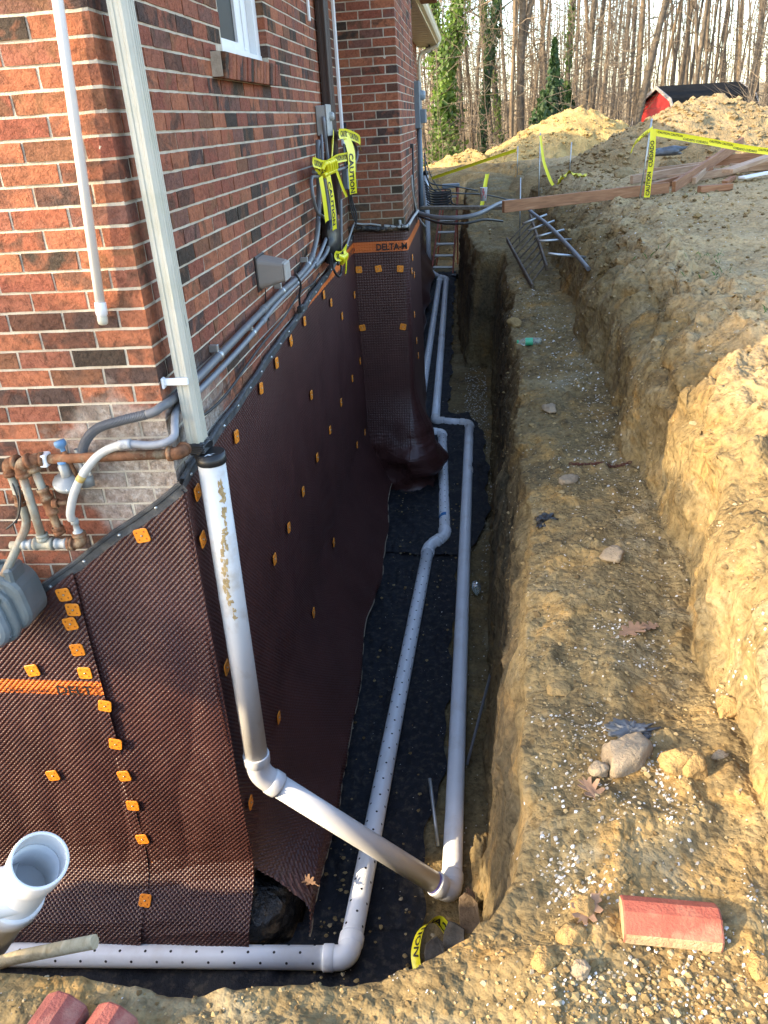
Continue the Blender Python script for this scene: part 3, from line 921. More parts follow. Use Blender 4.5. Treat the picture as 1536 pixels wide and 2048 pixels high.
# window
fr = MB(); fr.box((-.10, 1.438, -.033), (-.035, 2.362, .012)); fr.box((-.10, 1.438, .012), (-.055, 1.53, .9)); fr.box((-.10, 2.27, .012), (-.04, 2.362, .9))
win = ob('window', fr, [M_white], house)
sh = MB(); sh.box((-.095, 1.53, .0125), (-.068, 2.05, .055)); sh.box((-.095, 2.00, .055), (-.068, 2.05, .9)); sh.box((-.095, 1.53, .055), (-.068, 1.565, .9)); sh.box((-.098, 2.06, .0125), (-.075, 2.268, .9)); sh.box((-.075, 2.14, .03), (-.068, 2.2, .9))
ob('sash', sh, [M_white], win)
gl = MB(); gl.box((-.09, 1.565, .055), (-.082, 2.0, .9)); ob('pane', gl, [M_glass], win)
# rowlock sill
for i in range(17):
    y0 = 1.215 + i * .0675
    mb = MB()
    mt = Matrix.Rotation(math.radians(7), 4, 'Y')
    mb.bbox((-.07, y0, -.052), (.062 + rng.uniform(-.003, .003), y0 + .057, .052), .003)
    mb.v = [tuple(Vector((0, 0, -.083)) + mt @ Vector((p[0], 0, p[2])) + Vector((0, p[1], 0))) for p in mb.v]
    ob('sill_brick', mb, [M_brick], house)
ms = MB(); ms.box((-.06, 1.21, -.133), (.048, 2.36, -.036)); ob('sill_mortar', ms, [M_mortar], house)
# ------------------------------------------------------------------ text on surfaces
def text_geo(s, size=1.0):
    cu = bpy.data.curves.new('t', 'FONT'); cu.body = s; cu.size = size; cu.resolution_u = 2; cu.offset = .03
    o = bpy.data.objects.new('t', cu); COL.objects.link(o)
    dg = bpy.context.evaluated_depsgraph_get(); dg.update()
    me = bpy.data.meshes.new_from_object(o.evaluated_get(dg))
    v = [(p.co.x, p.co.y) for p in me.vertices]; f = [tuple(p.vertices) for p in me.polygons]
    bpy.data.objects.remove(o); bpy.data.curves.remove(cu); bpy.data.meshes.remove(me)
    xs = [a for a, b in v]; ys = [b for a, b in v]
    x0, y0 = min(xs), min(ys); W = max(xs) - x0; H = max(ys) - y0
    return [((a - x0) / W, (b - y0) / H) for a, b in v], f, W / H

def put_text(mb, s, fn, mi=0, bold=0):
    """fn maps (a in 0..1 along, b in 0..1 up) to a point"""
    v, f, _ = text_geo(s)
    mb.add([fn(a, b) for a, b in v], f, mi)
    return mb

# ------------------------------------------------------------------ footing, filter fabric
ft = MB()
def lump(P0, P1, n=22, seed=3, amp=.03):
    pass
xs_, ys_ = np.linspace(-3.2, .285, 70), None
def sheet(fn, us, vs):
    return np.array([[fn(u, v) for v in vs] for u in us], float)
prof = [(.0, -3.74), (.06, -3.765), (.13, -3.79), (.19, -3.81), (.215, -3.87), (.225, -3.95), (.23, -4.07)]
def foot_pt(u, v):
    # u<0 along the front wall, u>0 along the side wall, rounded outer corner; v index along profile
    i = min(int(v), len(prof) - 2); t = v - i
    d = prof[i][0] * (1 - t) + prof[i + 1][0] * t; z = prof[i][1] * (1 - t) + prof[i + 1][1] * t
    if u < -.3: x, y = u + .3, -d
    elif u > .3: x, y = d, u - .3
    else:
        a = (u + .3) / .6 * math.pi / 2
        x, y = d * math.sin(a), -d * math.cos(a)
    return (x, y, z + .02 * max(0, y))
us = np.concatenate([np.linspace(-3.5, -.7, 30), np.linspace(-.68, 1.2, 90), np.linspace(1.25, 5.3, 60)]); vs = np.linspace(0, 6, 22)
Fp = sheet(foot_pt, us, vs); Fp += (.016 * np.stack([fbm(Fp, 6, 4, .6, s_) for s_ in (1, 2, 3)], -1))
solo('footing', gridmesh('footing', Fp, flip=True), [M_tar], 'rough tar coated concrete footing showing at the house corner under the brown sheet', 'footing', base=(.1, 0, -4))

def fabric(name, xr, y0, y1, xl, label, zoff=.022, seed=1, n=(60, 260)):
    """cloth lying on the trench floor, right edge xr(y)"""
    ys2 = np.linspace(y0, y1, n[1]); ts = np.linspace(0, 1, n[0])
    Q = np.zeros((n[0], n[1], 3))
    for j, y in enumerate(ys2):
        a, b = xl(y), xr(y) + .02 * math.sin(y * 7 + seed) + .012 * math.sin(y * 19)
        Q[:, j, 0] = a + (b - a) * ts; Q[:, j, 1] = y
        Q[:, j, 2] = floor_z(0, y) + zoff
    wr = .030 * np.abs(fbm(Q * np.array((1.6, .7, 1)), 5, 4, .55, seed)) + .012 * fbm(Q, 2.2, 3, .5, seed + 5)
    edge = np.clip((1 - ts) * 8, 0, 1)[:, None]
    Q[..., 2] += wr * (0.3 + .7 * edge) + .03 * fbm(Q, 2.5, 4, .55, 5) * .8
    Q[..., 1] += .012 * fbm(Q, 4, 3, .5, seed + 9)
    return solo('filter_fabric', gridmesh('filter_fabric', Q, flip=True), [M_fabric], label, 'filter fabric', 'black filter fabric along the trench floor')
def ipl(pts):
    a = np.array(pts); return lambda y: float(np.interp(y, a[:, 0], a[:, 1]))
fabric('f', ipl([(-1.4, .9), (-.26, .84), (.09, .825), (.47, .84), (1.25, .93), (2.33, .945), (3.44, .985), (4.3, 1.0)]), -1.40, 4.3, lambda y: -2.6 if y < -.05 else .24,
       'nearest black filter fabric under the perforated white pipe', .02, 1, (70, 220))
fabric('f', ipl([(3.5, 1.0), (3.9, 1.20), (4.4, 1.25), (5.3, 1.262), (6.0, 1.245), (6.7, 1.18), (7.05, 1.02)]), 3.55, 7.05, lambda y: .2, 'middle black filter fabric bulging right where both pipes jog beside the chimney', .045, 2, (60, 150))
fabric('f', ipl([(6.6, .80), (8.8, .80), (12, .76), (16, .745)]), 6.9, 15.9, lambda y: .0, 'farthest black filter fabric under the two white pipes running to the red ladder', .03, 3, (40, 200))

# ------------------------------------------------------------------ dimple sheets
PLG = {}
def plate_mesh():
    mb = MB()
    n = 5; r = .011; h = .03
    pts = []
    for cx, cy, a0 in ((h - r, h - r, 0), (-h + r, h - r, 90), (-h + r, -h + r, 180), (h - r, -h + r, 270)):
        for k in range(n):
            a = math.radians(a0 + 90 * k / (n - 1)); pts.append((cx + r * math.cos(a), cy + r * math.sin(a)))
    m_ = len(pts)
    v = [(x, y, 0) for x, y in pts] + [(x, y, .003) for x, y in pts] + [(x * .95, y * .95, .0042) for x, y in pts]
    f = [tuple(range(2 * m_, 3 * m_))]
    for q in range(2):
        for k in range(m_): f.append((q * m_ + k, q * m_ + (k + 1) % m_, (q + 1) * m_ + (k + 1) % m_, (q + 1) * m_ + k))
    mb.add(v, f)
    for sx in (-1, 1):
        for sy in (-1, 1):
            c = (sx * .0155, sy * .0155, .0046)
            mb.add([(c[0] + .0042 * math.cos(a), c[1] + .0042 * math.sin(a), c[2]) for a in np.linspace(0, 6.283, 9)[:-1]], [tuple(range(8))], 1)
    mb.add([(.006 * math.cos(a), .006 * math.sin(a), .0047) for a in np.linspace(0, 6.283, 11)[:-1]], [tuple(range(10))], 1)
    mb.lathe([(.0, .0085), (.0025, .008), (.0042, .0065), (.0042, .0045)][::-1], (0, 0, 0), (0, 0, 1), 8, 2)
    me = mb.mesh('fastener_plate')
    for q in (M_plate, M_platehole, M_nail): me.materials.append(q)
    return me
PME = plate_mesh()
def plates(parent, lst, fn):
    """fn(a,b) -> (point, normal); plate laid on the sheet"""
    og = ORG[parent.name]
    for a, b in lst:
        p, nrm = fn(a, b)
        o = bpy.data.objects.new('fastener_plate', PME); COL.objects.link(o); o.parent = parent
        nz = Vector(nrm).normalized(); up = Vector((0, 0, 1)); x = up.cross(nz).normalized(); y = nz.cross(x)
        rt = Matrix.Rotation(math.radians(rng.uniform(-13, 13)), 3, 'Z')
        m3 = Matrix((x, y, nz)).transposed() @ rt
        o.rotation_euler = m3.to_euler(); o.location = Vector(p) + nz * .003 - og

# front wall sheets
FP = [(.0, -.0), (.30, 0)]
def front_prof(d, zt):
    """point (y,z) at drop distance d under the top zt"""
    zs = [9, -3.50, -3.60, -3.67, -3.725, -3.775, -3.83, -3.95]
    ysf = [-.020, -.020, -.036, -.085, -.16, -.235, -.275, -.292]
    cum = [0]
    for i in range(1, len(zs)):
        cum.append(cum[-1] + math.hypot(ysf[i] - ysf[i - 1], (zs[i] if zs[i] < 9 else zt) - (zs[i - 1] if zs[i - 1] < 9 else zt)))
    for i in range(1, len(zs)):
        if d <= cum[i] or i == len(zs) - 1:
            t = min(1, (d - cum[i - 1]) / max(1e-6, cum[i] - cum[i - 1]))
            za = zs[i - 1] if zs[i - 1] < 9 else zt
            return ysf[i - 1] + (ysf[i] - ysf[i - 1]) * t, za + (zs[i] - za) * t
def bar_z(x): return -1.575 + .685 * x
def dim_depth(u, v, pitch=.0245):
    def lat(ox, oy):
        fx = (u / pitch + ox) % 1 - .5; fy = (v / pitch + oy) % 1 - .5
        return np.hypot(fx, fy)
    d = np.minimum(lat(0, 0), lat(.5, .5))
    return sst(.11, .25, d)
def front_sheet(x0, x1, yoff, seed, zb=None):
    us = np.arange(x0, x1 + .002, .0042); nv = 600
    Q = np.zeros((len(us), nv, 3)); UV = np.zeros((len(us), nv, 2))
    ztop = bar_z(x0) if False else None
    ds = np.linspace(0, 1, nv)
    for i, x in enumerate(us):
        zt = bar_z(x) - .0
        Lt = (zt + 3.50) + .55 - .012 * math.sin(x * 9 + seed)
        for_d = ds * Lt
        yz = np.array([front_prof(d, zt) for d in for_d[::20]] + [front_prof(for_d[-1], zt)])
        dd = np.concatenate([for_d[::20], [for_d[-1]]])
        Q[i, :, 0] = x; Q[i, :, 1] = np.interp(for_d, dd, yz[:, 0]); Q[i, :, 2] = np.interp(for_d, dd, yz[:, 1])
        UV[i, :, 0] = x + 5; UV[i, :, 1] = for_d - zt + 1
    Q[..., 1] += yoff + (-.010 * fbm(Q, 2.2, 3, .5, seed) - .012 * np.abs(fbm(Q * np.array((1, 1, .3)), 3.1, 2, .5, seed + 2))) * sst(0, .25, np.broadcast_to(ds, Q.shape[:2]))
    dep = (dim_depth(UV[..., 0], UV[..., 1]) - 1) * .0105
    ny = np.gradient(Q[..., 2], axis=1); nz = -np.gradient(Q[..., 1], axis=1); nl = np.hypot(ny, nz) + 1e-9
    Q[..., 1] -= dep * (-ny / nl) * -1 * -1
    Q[..., 2] -= dep * (-nz / nl) * -1 * -1
    fz = (Q[:-1, :-1, 2] + Q[1:, 1:, 2]) / 2
    return Q, UV, fz
M_membg = membrane('brown_dimple_sheet_formed', False)
def band_plain():
    m_, n_, b = new_mat('orange_print_formed')
    u = n_.nodes.new('ShaderNodeUVMap').outputs[0]; h = dimple_h(n_, u)
    n_.links.new(mixc(n_, h, (.30, .06, .012), (.74, .165, .025)), b.inputs['Base Color']); b.inputs['Roughness'].default_value = .4
    return m_
M_bandg = band_plain()
wrapm = thing('dimple_membrane', (0, 0, -3.9), 'wide brown dimpled drainage sheet wrapping the house corner and long side wall', 'drainage sheet', 'brown dimpled drainage sheets on the foundation')
Q, UV, fz = front_sheet(-.53, .034, 0, 3)
ob('front_sheet', gridmesh('front_sheet', Q, uv=UV, flip=True), [M_membg], wrapm)
leftm = thing('dimple_membrane', (-1.2, 0, -3.9), 'brown dimpled sheet left of the seam with an orange lettered band under the gas meter', 'drainage sheet', 'brown dimpled drainage sheets on the foundation')
Q, UV, fz = front_sheet(-1.38, -.498, -.012, 5)
ob('front_sheet', gridmesh('front_sheet', Q, uv=UV, flip=True, mi=((fz < -2.462) & (fz > -2.537)).astype(int).reshape(-1)), [M_membg, M_bandg], leftm)
for w_, x0_, wd_, z0_, h_ in (('DELT', -.70, .165, -2.522, .046), ('S', -1.0, .03, -2.522, .046), ('Cosella', -.94, .085, -2.512, .02), ('Contractor', -.84, .10, -2.512, .018)):
    tb = MB(); put_text(tb, w_, lambda a, b: (x0_ + wd_ * a, -.054, z0_ + h_ * b)); ob('band_lettering', tb, [M_ink], leftm, kind='stuff')
plates(wrapm, [(-.174, -1.752)], lambda a, b: ((a, -.022, b), (0, -1, 0)))
plates(leftm, [(-.556, -2.017), (-.534, -2.09), (-.562, -2.16), (-.563, -2.293), (-.796, -2.405), (-.558, -2.415), (-.507, -2.594), (-.505, -2.813), (-.505, -3.006), (-.857, -3.016), (-.502, -3.193), (-.499, -3.415), (-.499, -3.60)],
       lambda a, b: ((a, -.036, b), (0, -1, 0)))
plates(leftm, [(-.50, -3.705)], lambda a, b: ((a, -.15, -3.71), (0, -.75, .66)))

# side wall sheet
def side_z(y): return -1.552 + .047 * y
def side_x(y, z):
    z0_ = -3.56 + .46 * max(0, min(1, y / 1.1)) ** .8
    e = max(0, min(1, (z0_ - z) / (z0_ + 3.76)))
    e2 = e * e * (3 - 2 * e)
    wv = math.sin(y * 2.1 + .6) * .5 + math.sin(y * 5.2 + z * 2) * .3
    x = .028 + .30 * e ** 1.7 + .030 * wv * e2
    x += .018 * math.sin((y + .25 * z) * 3.3) * max(0, min(1, (-2.2 - z))) * .6
    return x
def side_y(y, z):
    e = max(0, min(1, (-3.66 - z) / .19)) ** 1.3
    return y - .17 * e * max(0, 1 - y / .8)
ysd = np.concatenate([np.arange(-.026, 1.7155, .0049), np.arange(1.7203, 4.98, .0245 / 3)])
nv = 500
yc = np.concatenate([np.arange(-.026, 1.5, .04), np.arange(1.5, 5.05, .06)]); nc_ = 90
Qc = np.zeros((len(yc), nc_, 3)); UVc = np.zeros((len(yc), nc_, 2))
for i, y in enumerate(yc):
    zt = side_z(y); zb = -3.845 + .028 * y + .012 * math.sin(y * 6)
    acc = 0; px = None
    for j, t in enumerate(np.linspace(0, 1, nc_)):
        z = zt + (zb - zt) * t; x = side_x(y, z); yy = side_y(y, z)
        Qc[i, j] = (x, yy, z)
        if px is not None: acc += math.hypot(x - px[0], z - px[1])
        px = (x, z); UVc[i, j] = (yy + 3, acc - zt + 1)
Qc[..., 0] += .012 * fbm(Qc * np.array((1, 1, .45)), 2.4, 3, .5, 21) * sst(-1.6, -2.1, Qc[..., 2])
def resample(A, u0, u1, m):
    B = np.stack([np.stack([np.interp(u1, u0, A[:, j, c]) for j in range(A.shape[1])], 1) for c in range(A.shape[2])], -1)
    t0, t1 = np.linspace(0, 1, A.shape[1]), np.linspace(0, 1, m)
    return np.stack([np.stack([np.interp(t1, t0, B[i, :, c]) for i in range(B.shape[0])], 0) for c in range(A.shape[2])], -1)
Q = resample(Qc, yc, ysd, nv); UV = resample(UVc, yc, ysd, nv)
dep = (dim_depth(UV[..., 0], UV[..., 1]) - 1) * .0105
tz = np.gradient(Q, axis=1); ty = np.gradient(Q, axis=0); nn_ = np.cross(tz, ty); nn_ /= np.linalg.norm(nn_, axis=-1)[..., None] + 1e-12
nn_ *= np.sign(nn_[..., :1])
Q = Q + nn_ * dep[..., None]
fz = (Q[:-1, :-1, 2] + Q[1:, 1:, 2]) / 2
fyy = (Q[:-1, :-1, 1] + Q[1:, 1:, 1]) / 2
mi = ((fz < -1.355) & (fz > -1.44)).astype(int) + 0
ob('side_sheet', gridmesh('side_sheet', Q, uv=UV, mi=mi.reshape(-1)), [M_membg, M_bandg, M_memb, M_band], wrapm)
eg = MB(); eg.tube([tuple(Q[i, -1]) for i in range(0, len(ysd), 6)], .0045, 5); ob('cut_edge', eg, [simple('dusty_sheet_edge', (.25, .20, .14), .9)], wrapm)
SW = [(.081, -1.618), (.05, -1.811), (.065, -2.456), (.673, -1.61), (1.194, -1.545), (1.577, -1.52), (.688, -3.271), (.073, -3.268), (1.009, -2.448), (1.863, -2.44), (2.389, -2.423), (1.39, -2.453), (2.935, -2.424), (3.538, -2.409),
      (2.404, -1.975), (1.672, -3.231), (2.61, -3.215), (3.203, -1.47), (3.479, -1.584), (3.945, -1.792), (4.748, -1.778), (4.786, -2.411), (4.241, -2.419), (4.732, -3.122), (4.256, -3.067), (1.982, -1.50), (2.429, -1.485)]
plates(wrapm, SW, lambda a, b: ((side_x(a, b) + .008, side_y(a, b), b), (1, 0, 0)))
tb = MB(); put_text(tb, 'DELTA', lambda a, b: (.045, 4.55 + .4 * a, -1.425 + .05 * b)); ob('band_lettering', tb, [M_ink], wrapm)

# chimney sheet
chm = thing('dimple_membrane', (.25, 5, -3.8), 'brown dimpled sheet with orange lettered band hanging in folds round the chimney base', 'drainage sheet', 'brown dimpled drainage sheets on the foundation')
nu, nv = 150, 130
Q = np.zeros((nu, nv, 3)); UV = np.zeros((nu, nv, 2))
for i in range(nu):
    u = -.0 + 2.4 * (i / (nu - 1)) ** 1.25
    for j in range(nv):
        t = j / (nv - 1)
        zb = -3.82 if u < .7 else -3.78
        z = -1.235 + (zb + 1.235) * t
        e = sst(-2.75, -3.75, z); e3 = sst(-3.05, -3.6, z)
        c = .54
        if u < c - .05: p = Vector((u, 4.972)); nrm = Vector((0, -1))
        elif u > c + .05: p = Vector((.533, 5 - .0 + (u - c))); nrm = Vector((1, 0))
        else:
            a = (u - c + .05) / .1 * math.pi / 2
            p = Vector((.483 + .05 * math.sin(a), 5.022 - .05 * math.cos(a))); nrm = Vector((math.sin(a), -math.cos(a)))
        k = math.exp(-((u - .62) / .42) ** 2)
        fold = math.sin(z * 15 + u * 6.5) * .5 + math.sin(z * 26 - u * 9) * .25
        bulge = e * (.05 + .24 * k * (1 - .35 * sst(-3.5, -3.82, z))) + .058 * fold * e3 * (.4 + k) * (1 if u < 1.0 else .3)
        if u > .6: bulge += .05 * e * math.sin((u - .6) * 3)
        bulge *= 1.0 if u < 1.6 else .5
        p = p + nrm * bulge
        Q[i, j] = (p.x, p.y, z); UV[i, j] = (u + 2, -z + .06 * fold * e3)
Q += (.012 * sst(-2.9, -3.5, Q[..., 2]))[..., None] * np.stack([fbm(Q, 7, 3, .5, q) for q in (1, 2, 3)], -1)
fz = (Q[:-1, :-1, 2] + Q[1:, 1:, 2]) / 2
CHQ = Q
arc = np.array([2.4 * (i / (nu - 1)) ** 1.25 for i in range(nu)])
u1_ = np.concatenate([np.arange(0, .74, .0245 / 3), np.arange(.75, 2.4, .025)])
Qf = resample(Q, arc, u1_, 318); UVf = resample(UV, arc, u1_, 318)
dep = (dim_depth(UVf[..., 0], UVf[..., 1]) - 1) * .0105 * (u1_ < .74)[:, None]
tz = np.gradient(Qf, axis=1); ty = np.gradient(Qf, axis=0); nn_ = np.cross(ty, tz); nn_ /= np.linalg.norm(nn_, axis=-1)[..., None] + 1e-12
sgn = np.sign(nn_[..., 0:1] - nn_[..., 1:2]); nn_ *= np.where(sgn == 0, 1, sgn)
Q = Qf + nn_ * dep[..., None]; UV = UVf
fz = (Q[:-1, :-1, 2] + Q[1:, 1:, 2]) / 2
ob('sheet', gridmesh('sheet', Q, uv=UV, mi=((fz < -1.352) & (fz > -1.437)).astype(int).reshape(-1)), [M_membg, M_bandg], chm)
eg = MB(); eg.tube([tuple(Q[i, -1]) for i in range(0, 150, 2)], .006, 5); ob('cut_edge', eg, [simple('dusty_cut_edge', (.24, .19, .13), .9)], chm)
tb = MB()
put_text(tb, 'DELTA-M', lambda a, b: (.245 + .285 * a, 4.948, -1.424 + .06 * b)); ob('band_lettering', tb, [M_ink], chm)
plates(chm, [(.067, -1.589), (.251, -1.588), (.455, -1.597), (.061, -2.133), (.455, -2.138)], lambda a, b: ((a, 4.964, b), (0, -1, 0)))
plates(chm, [(5.35, -1.56), (5.2, -1.66), (5.5, -1.75), (5.3, -2.1), (5.45, -2.4), (5.6, -2.6)], lambda a, b: ((.542, a, b), (1, 0, 0)))
# plain sheet on the far wall
ysf_ = np.linspace(7.22, 16.48, 120); Q = np.zeros((120, 60, 3))
for i, y in enumerate(ysf_):
    for j in range(60):
        t = j / 59; z = -1.16 + (-3.55 + .02 * (y - 7) + 1.16) * t
        e = sst(-2.7, -3.5, z)
        Q[i, j] = (.014 + .30 * e ** 1.5 + .03 * e * math.sin(y * 3.1) + .012 * math.sin(y * 5 + z * 3) * t, y, z)
solo('damp_proof_sheet', gridmesh('damp_proof_sheet', Q), [M_membflat], 'plain dark sheet on the far foundation wall behind the white drain pipe', 'damp proof sheet')

# termination bars
def term(p0, p1, nrm, label, w=.048, step=.21, wob=.004, lead=True):
    p0, p1, nrm = Vector(p0), Vector(p1), Vector(nrm)
    d = (p1 - p0); L = d.length; d.normalize(); up = nrm.cross(d); up = up if up.z > 0 else -up
    root = thing('termination_bar', tuple(p0), label, 'metal strip', 'dark strips fixing the tops of the sheets')
    n = max(6, int(L / .12)); Q = []
    for i in range(n + 1):
        c = p0 + d * (L * i / n)
        wz = wob * math.sin(i * 1.7) + wob * math.sin(i * .6)
        row = []
        for a, h in ((-.5, .002), (-.5, .008), (.12, .009), (.2, .016), (.42, .018), (.5, .010), (.5, .0)):
            row.append(tuple(c + up * (a * w + wz) + nrm * h))
        Q.append(row)
    mb = MB(); mb.grid(Q, smooth=False, flip=(up.cross(d).dot(nrm) > 0))
    ob('strip', mb, [M_term], root)
    m2 = MB()
    k = step * .4
    while k < L:
        c = p0 + d * k + up * (-.004); m2.lathe([(.008, .008), (.0075, .012), (.004, .015), (0, .0155)], c, nrm, 8); k += step
    ob('screw_heads', m2, [M_galv], root, kind='stuff')
    return root
term((-1.9, -.012, bar_z(-1.9) + .012), (.03, -.012, bar_z(.03) + .012), (0, -1, 0), 'dark grey metal strip sloping across the front wall above the dimpled sheet')
term((.02, -.02, side_z(0) + .014), (.02, 4.98, side_z(4.98) + .014), (1, 0, 0), 'long dark grey metal strip along the side wall below the conduits', .05, .24)
mb = MB(); mb.tube(spline([(.0, 4.95, -1.232), (.12, 4.93, -1.222), (.3, 4.935, -1.236), (.47, 4.94, -1.228), (.56, 4.95, -1.24)]), [.028 + .006 * math.sin(i * 2.3) for i in range(33)], 8)
solo('sealing_strip', mb, [M_tar], 'lumpy black sealing strip along the chimney front above the orange band', 'sealing strip')

# ------------------------------------------------------------------ white pipes
PR, HR = .0535, .0592
def pipe_run(root, pts, mats, holes=False, hubs=True, fr_=.075, joints=(), extra=None, skip=()):
    pts = [Vector(p) for p in pts]
    for i in range(len(pts) - 1):
        a, b = pts[i], pts[i + 1]; d = (b - a).normalized()
        a2 = a + d * (.10 if i > 0 else 0); b2 = b - d * (.10 if i < len(pts) - 2 else 0)
        if (b2 - a2).dot(d) > .02:
            mb = MB(); L = (b2 - a2).length; n = max(2, int(L / .5)); mb.tube([a2.lerp(b2, k / n) for k in range(n + 1)], PR, 28)
            ob('pipe', mb, [mats[i] if isinstance(mats, list) else mats], root)
            if holes:
                hb_ = MB(); ah = Vector((0, 0, 1)); sd_ = d.cross(ah).normalized(); ah = sd_.cross(d).normalized()
                k = .05; odd = 0
                while k < L - .03:
                    for an_ in (-38, 12, 62):
                        kk = k + (.0625 if an_ == 12 else 0)
                        if kk > L - .02: continue
                        nr = ah * math.cos(math.radians(an_)) + sd_ * math.sin(math.radians(an_)) * (1 if (sd_.y < 0 or abs(d.y) > .5) else -1)
                        c = a2 + d * kk + nr * (PR + .0006); t1 = d; t2 = nr.cross(d)
                        hb_.add([c + t1 * .0068 * math.cos(q) + t2 * .0068 * math.sin(q) for q in np.linspace(0, 6.283, 9)[:-1]], [tuple(range(8))])
                    k += .125
                ob('drain_holes', hb_, [M_ink], root, kind='stuff')
    for i in range(1, len(pts) - 1):
        a, p, b = pts[i - 1], pts[i], pts[i + 1]
        da, db = (a - p).normalized(), (b - p).normalized()
        ra = min(.115, (a - p).length * .5); rb_ = min(.115, (b - p).length * .5)
        path = fillet([p + da * ra, p, p + db * rb_], fr_, 9)
        mb = MB(); mb.tube(path, HR - .003, 28)
        for e, dd in ((p + da * ra, da), (p + db * rb_, db)):
            mb.lathe([(PR, -.002), (HR + .001, .0), (HR + .002, -.004), (HR + .002, -.045), (HR - .003, -.052)], e, dd, 28)
        ob('elbow', mb, [M_pvcw if extra is None else extra], root)
    for c, d in joints:
        c, d = Vector(c), Vector(d).normalized(); mb = MB()
        mb.lathe([(PR, -.062), (HR - .002, -.06), (HR - .002, .06), (PR, .062)], c, d, 28); ob('coupling', mb, [M_pvcw], root)

drain = thing('drain_pipe', (1.0, .2, -3.98), 'long solid white drain pipe from the downspout diagonally down and along the trench', 'drain pipe')
dpts = [(.117, .082, -1.455), (.115, .03, -3.035), (.985, .135, -3.925), (1.066, 6.62, -3.745), (.645, 6.72, -3.735), (.560, 15.0, -3.49), (.36, 15.2, -3.47), (.15, 15.95, -3.45), (.14, 15.98, -1.45)]
pipe_run(drain, dpts, [M_pvcd, M_pvcw, M_pvc, M_pvc, M_pvc, M_pvc, M_pvc, M_pvc], joints=[((1.054, 5.25, -3.787), (.013, 1, .026)), ((.607, 10.4, -3.625), (-.01, 1, .03))], extra=None)
pr_ = MB()
for a, b in ((dpts[1], dpts[2]), (dpts[2], dpts[1])):
    pass
dv = (Vector(dpts[2]) - Vector(dpts[1])).normalized()
pr_.lathe([(PR + .0007, -.012), (PR + .0009, -.006), (PR + .0007, 0)], Vector(dpts[2]) - dv * .119, dv, 28)
ob('primer_ring', pr_, [M_primer], drain)
# dried glue smears on the upright pipe (thin patches that follow the curve)
gs = MB()
ax0, ax1 = Vector(dpts[0]), Vector(dpts[1])
def smear(t, ang, w_, h_, seed):
    r = random.Random(seed); n = 12
    dvv = (ax1 - ax0).normalized(); c0 = ax0.lerp(ax1, t)
    ring = []
    for k in range(n):
        q = 2 * math.pi * k / n; rr = r.uniform(.45, 1.15)
        a = math.radians(ang) + rr * w_ * math.cos(q) / PR; hh = rr * h_ * math.sin(q)
        ring.append(c0 + dvv * hh + Vector((math.cos(a), math.sin(a), 0)) * (PR + .0006))
    cc = c0 + Vector((math.cos(math.radians(ang)), math.sin(math.radians(ang)), 0)) * (PR + .0009)
    gs.add([cc] + ring, [(0, 1 + k, 1 + (k + 1) % n) for k in range(n)])
for k in range(120):
    t = rng.choice([rng.uniform(.06, .12), rng.uniform(.13, .36), rng.uniform(.2, .45), rng.uniform(.13, .4), rng.uniform(.93, .97)])
    smear(t, -66 + 22 * math.sin(t * 14) + rng.uniform(-13, 13), rng.uniform(.003, .010), rng.uniform(.004, .022), k)
ob('glue_smears', gs, [M_stain], drain, kind='stuff')
rc = MB(); e0 = Vector((.117, .082, -1.455))
rc.lathe([(PR - .004, .005), (PR + .004, .008), (PR + .005, -.035), (PR + .001, -.04)], e0, (0, 0.03, 1), 28)
rc.add([e0 + Vector((PR * math.cos(a), PR * math.sin(a), .007)) for a in np.linspace(0, 6.283, 29)[:-1]], [tuple(range(28))])
rc.bbox((.040, .044, -1.452), (.108, .140, -1.395), .012)
for q in range(4): rc.bbox((.038, .042, -1.412 - q * .009 - .003), (.110, .142, -1.412 - q * .009 + .002), .002)
rc.tube([(.08, .092, -1.44), (.10, .088, -1.45)], [.046, .05], 16)
ob('rubber_coupling', rc, [M_rubber], drain)
tp_ = MB(); put_text(tp_, '\u2327' if False else 'K', lambda a, b: (.108 + .03 * a + .01 * b, .034 + .012 * a + .022 * b, -1.4475)); ob('coupling_mark', tp_, [M_white], drain)

perf = thing('perforated_pipe', (.5, 0, -3.98), 'white perforated drain pipe with rows of holes on the black fabric', 'drain pipe')
pipe_run(perf, [(-3.2, -.43, -3.905), (.505, -.262, -3.90), (.705, 3.66, -3.835), (.845, 3.86, -3.83), (.745, 6.33, -3.75), (.35, 6.42, -3.75)], M_pvc, True,
         extra=M_pvc)
bt = MB(); dv = (Vector((.745, 6.33, -3.75)) - Vector((.845, 3.86, -3.83))).normalized(); c = Vector((.845, 3.86, -3.83)) + dv * .28
ring = []
for t in (0, .06):
    for a in np.linspace(-.2, 1.9, 12): ring.append(c + dv * (t + .02 * a) + Vector((math.cos(a) * -1, 0, math.sin(a))) * 0 + Vector((-math.cos(a), 0, math.sin(a))) * (PR + .0012))
bt.add(ring, [(k, k + 1, 13 + k, 12 + k) for k in range(11)], 0, True); ob('blue_tape', bt, [simple('blue_masking_tape', (.02, .18, .45), .6)], perf)
perf2 = thing('perforated_pipe', (.5, 10, -3.7), 'left one of the two white pipes running beyond the chimney to the red ladder', 'drain pipe')
pipe_run(perf2, [(.43, 6.9, -3.735), (.415, 14.7, -3.495)], M_pvc, True, extra=M_pvc)
ob('end_tee', MB().tube([(.415, 14.65, -3.497), (.415, 15.0, -3.487)], HR, 20), [M_pvc], perf2)

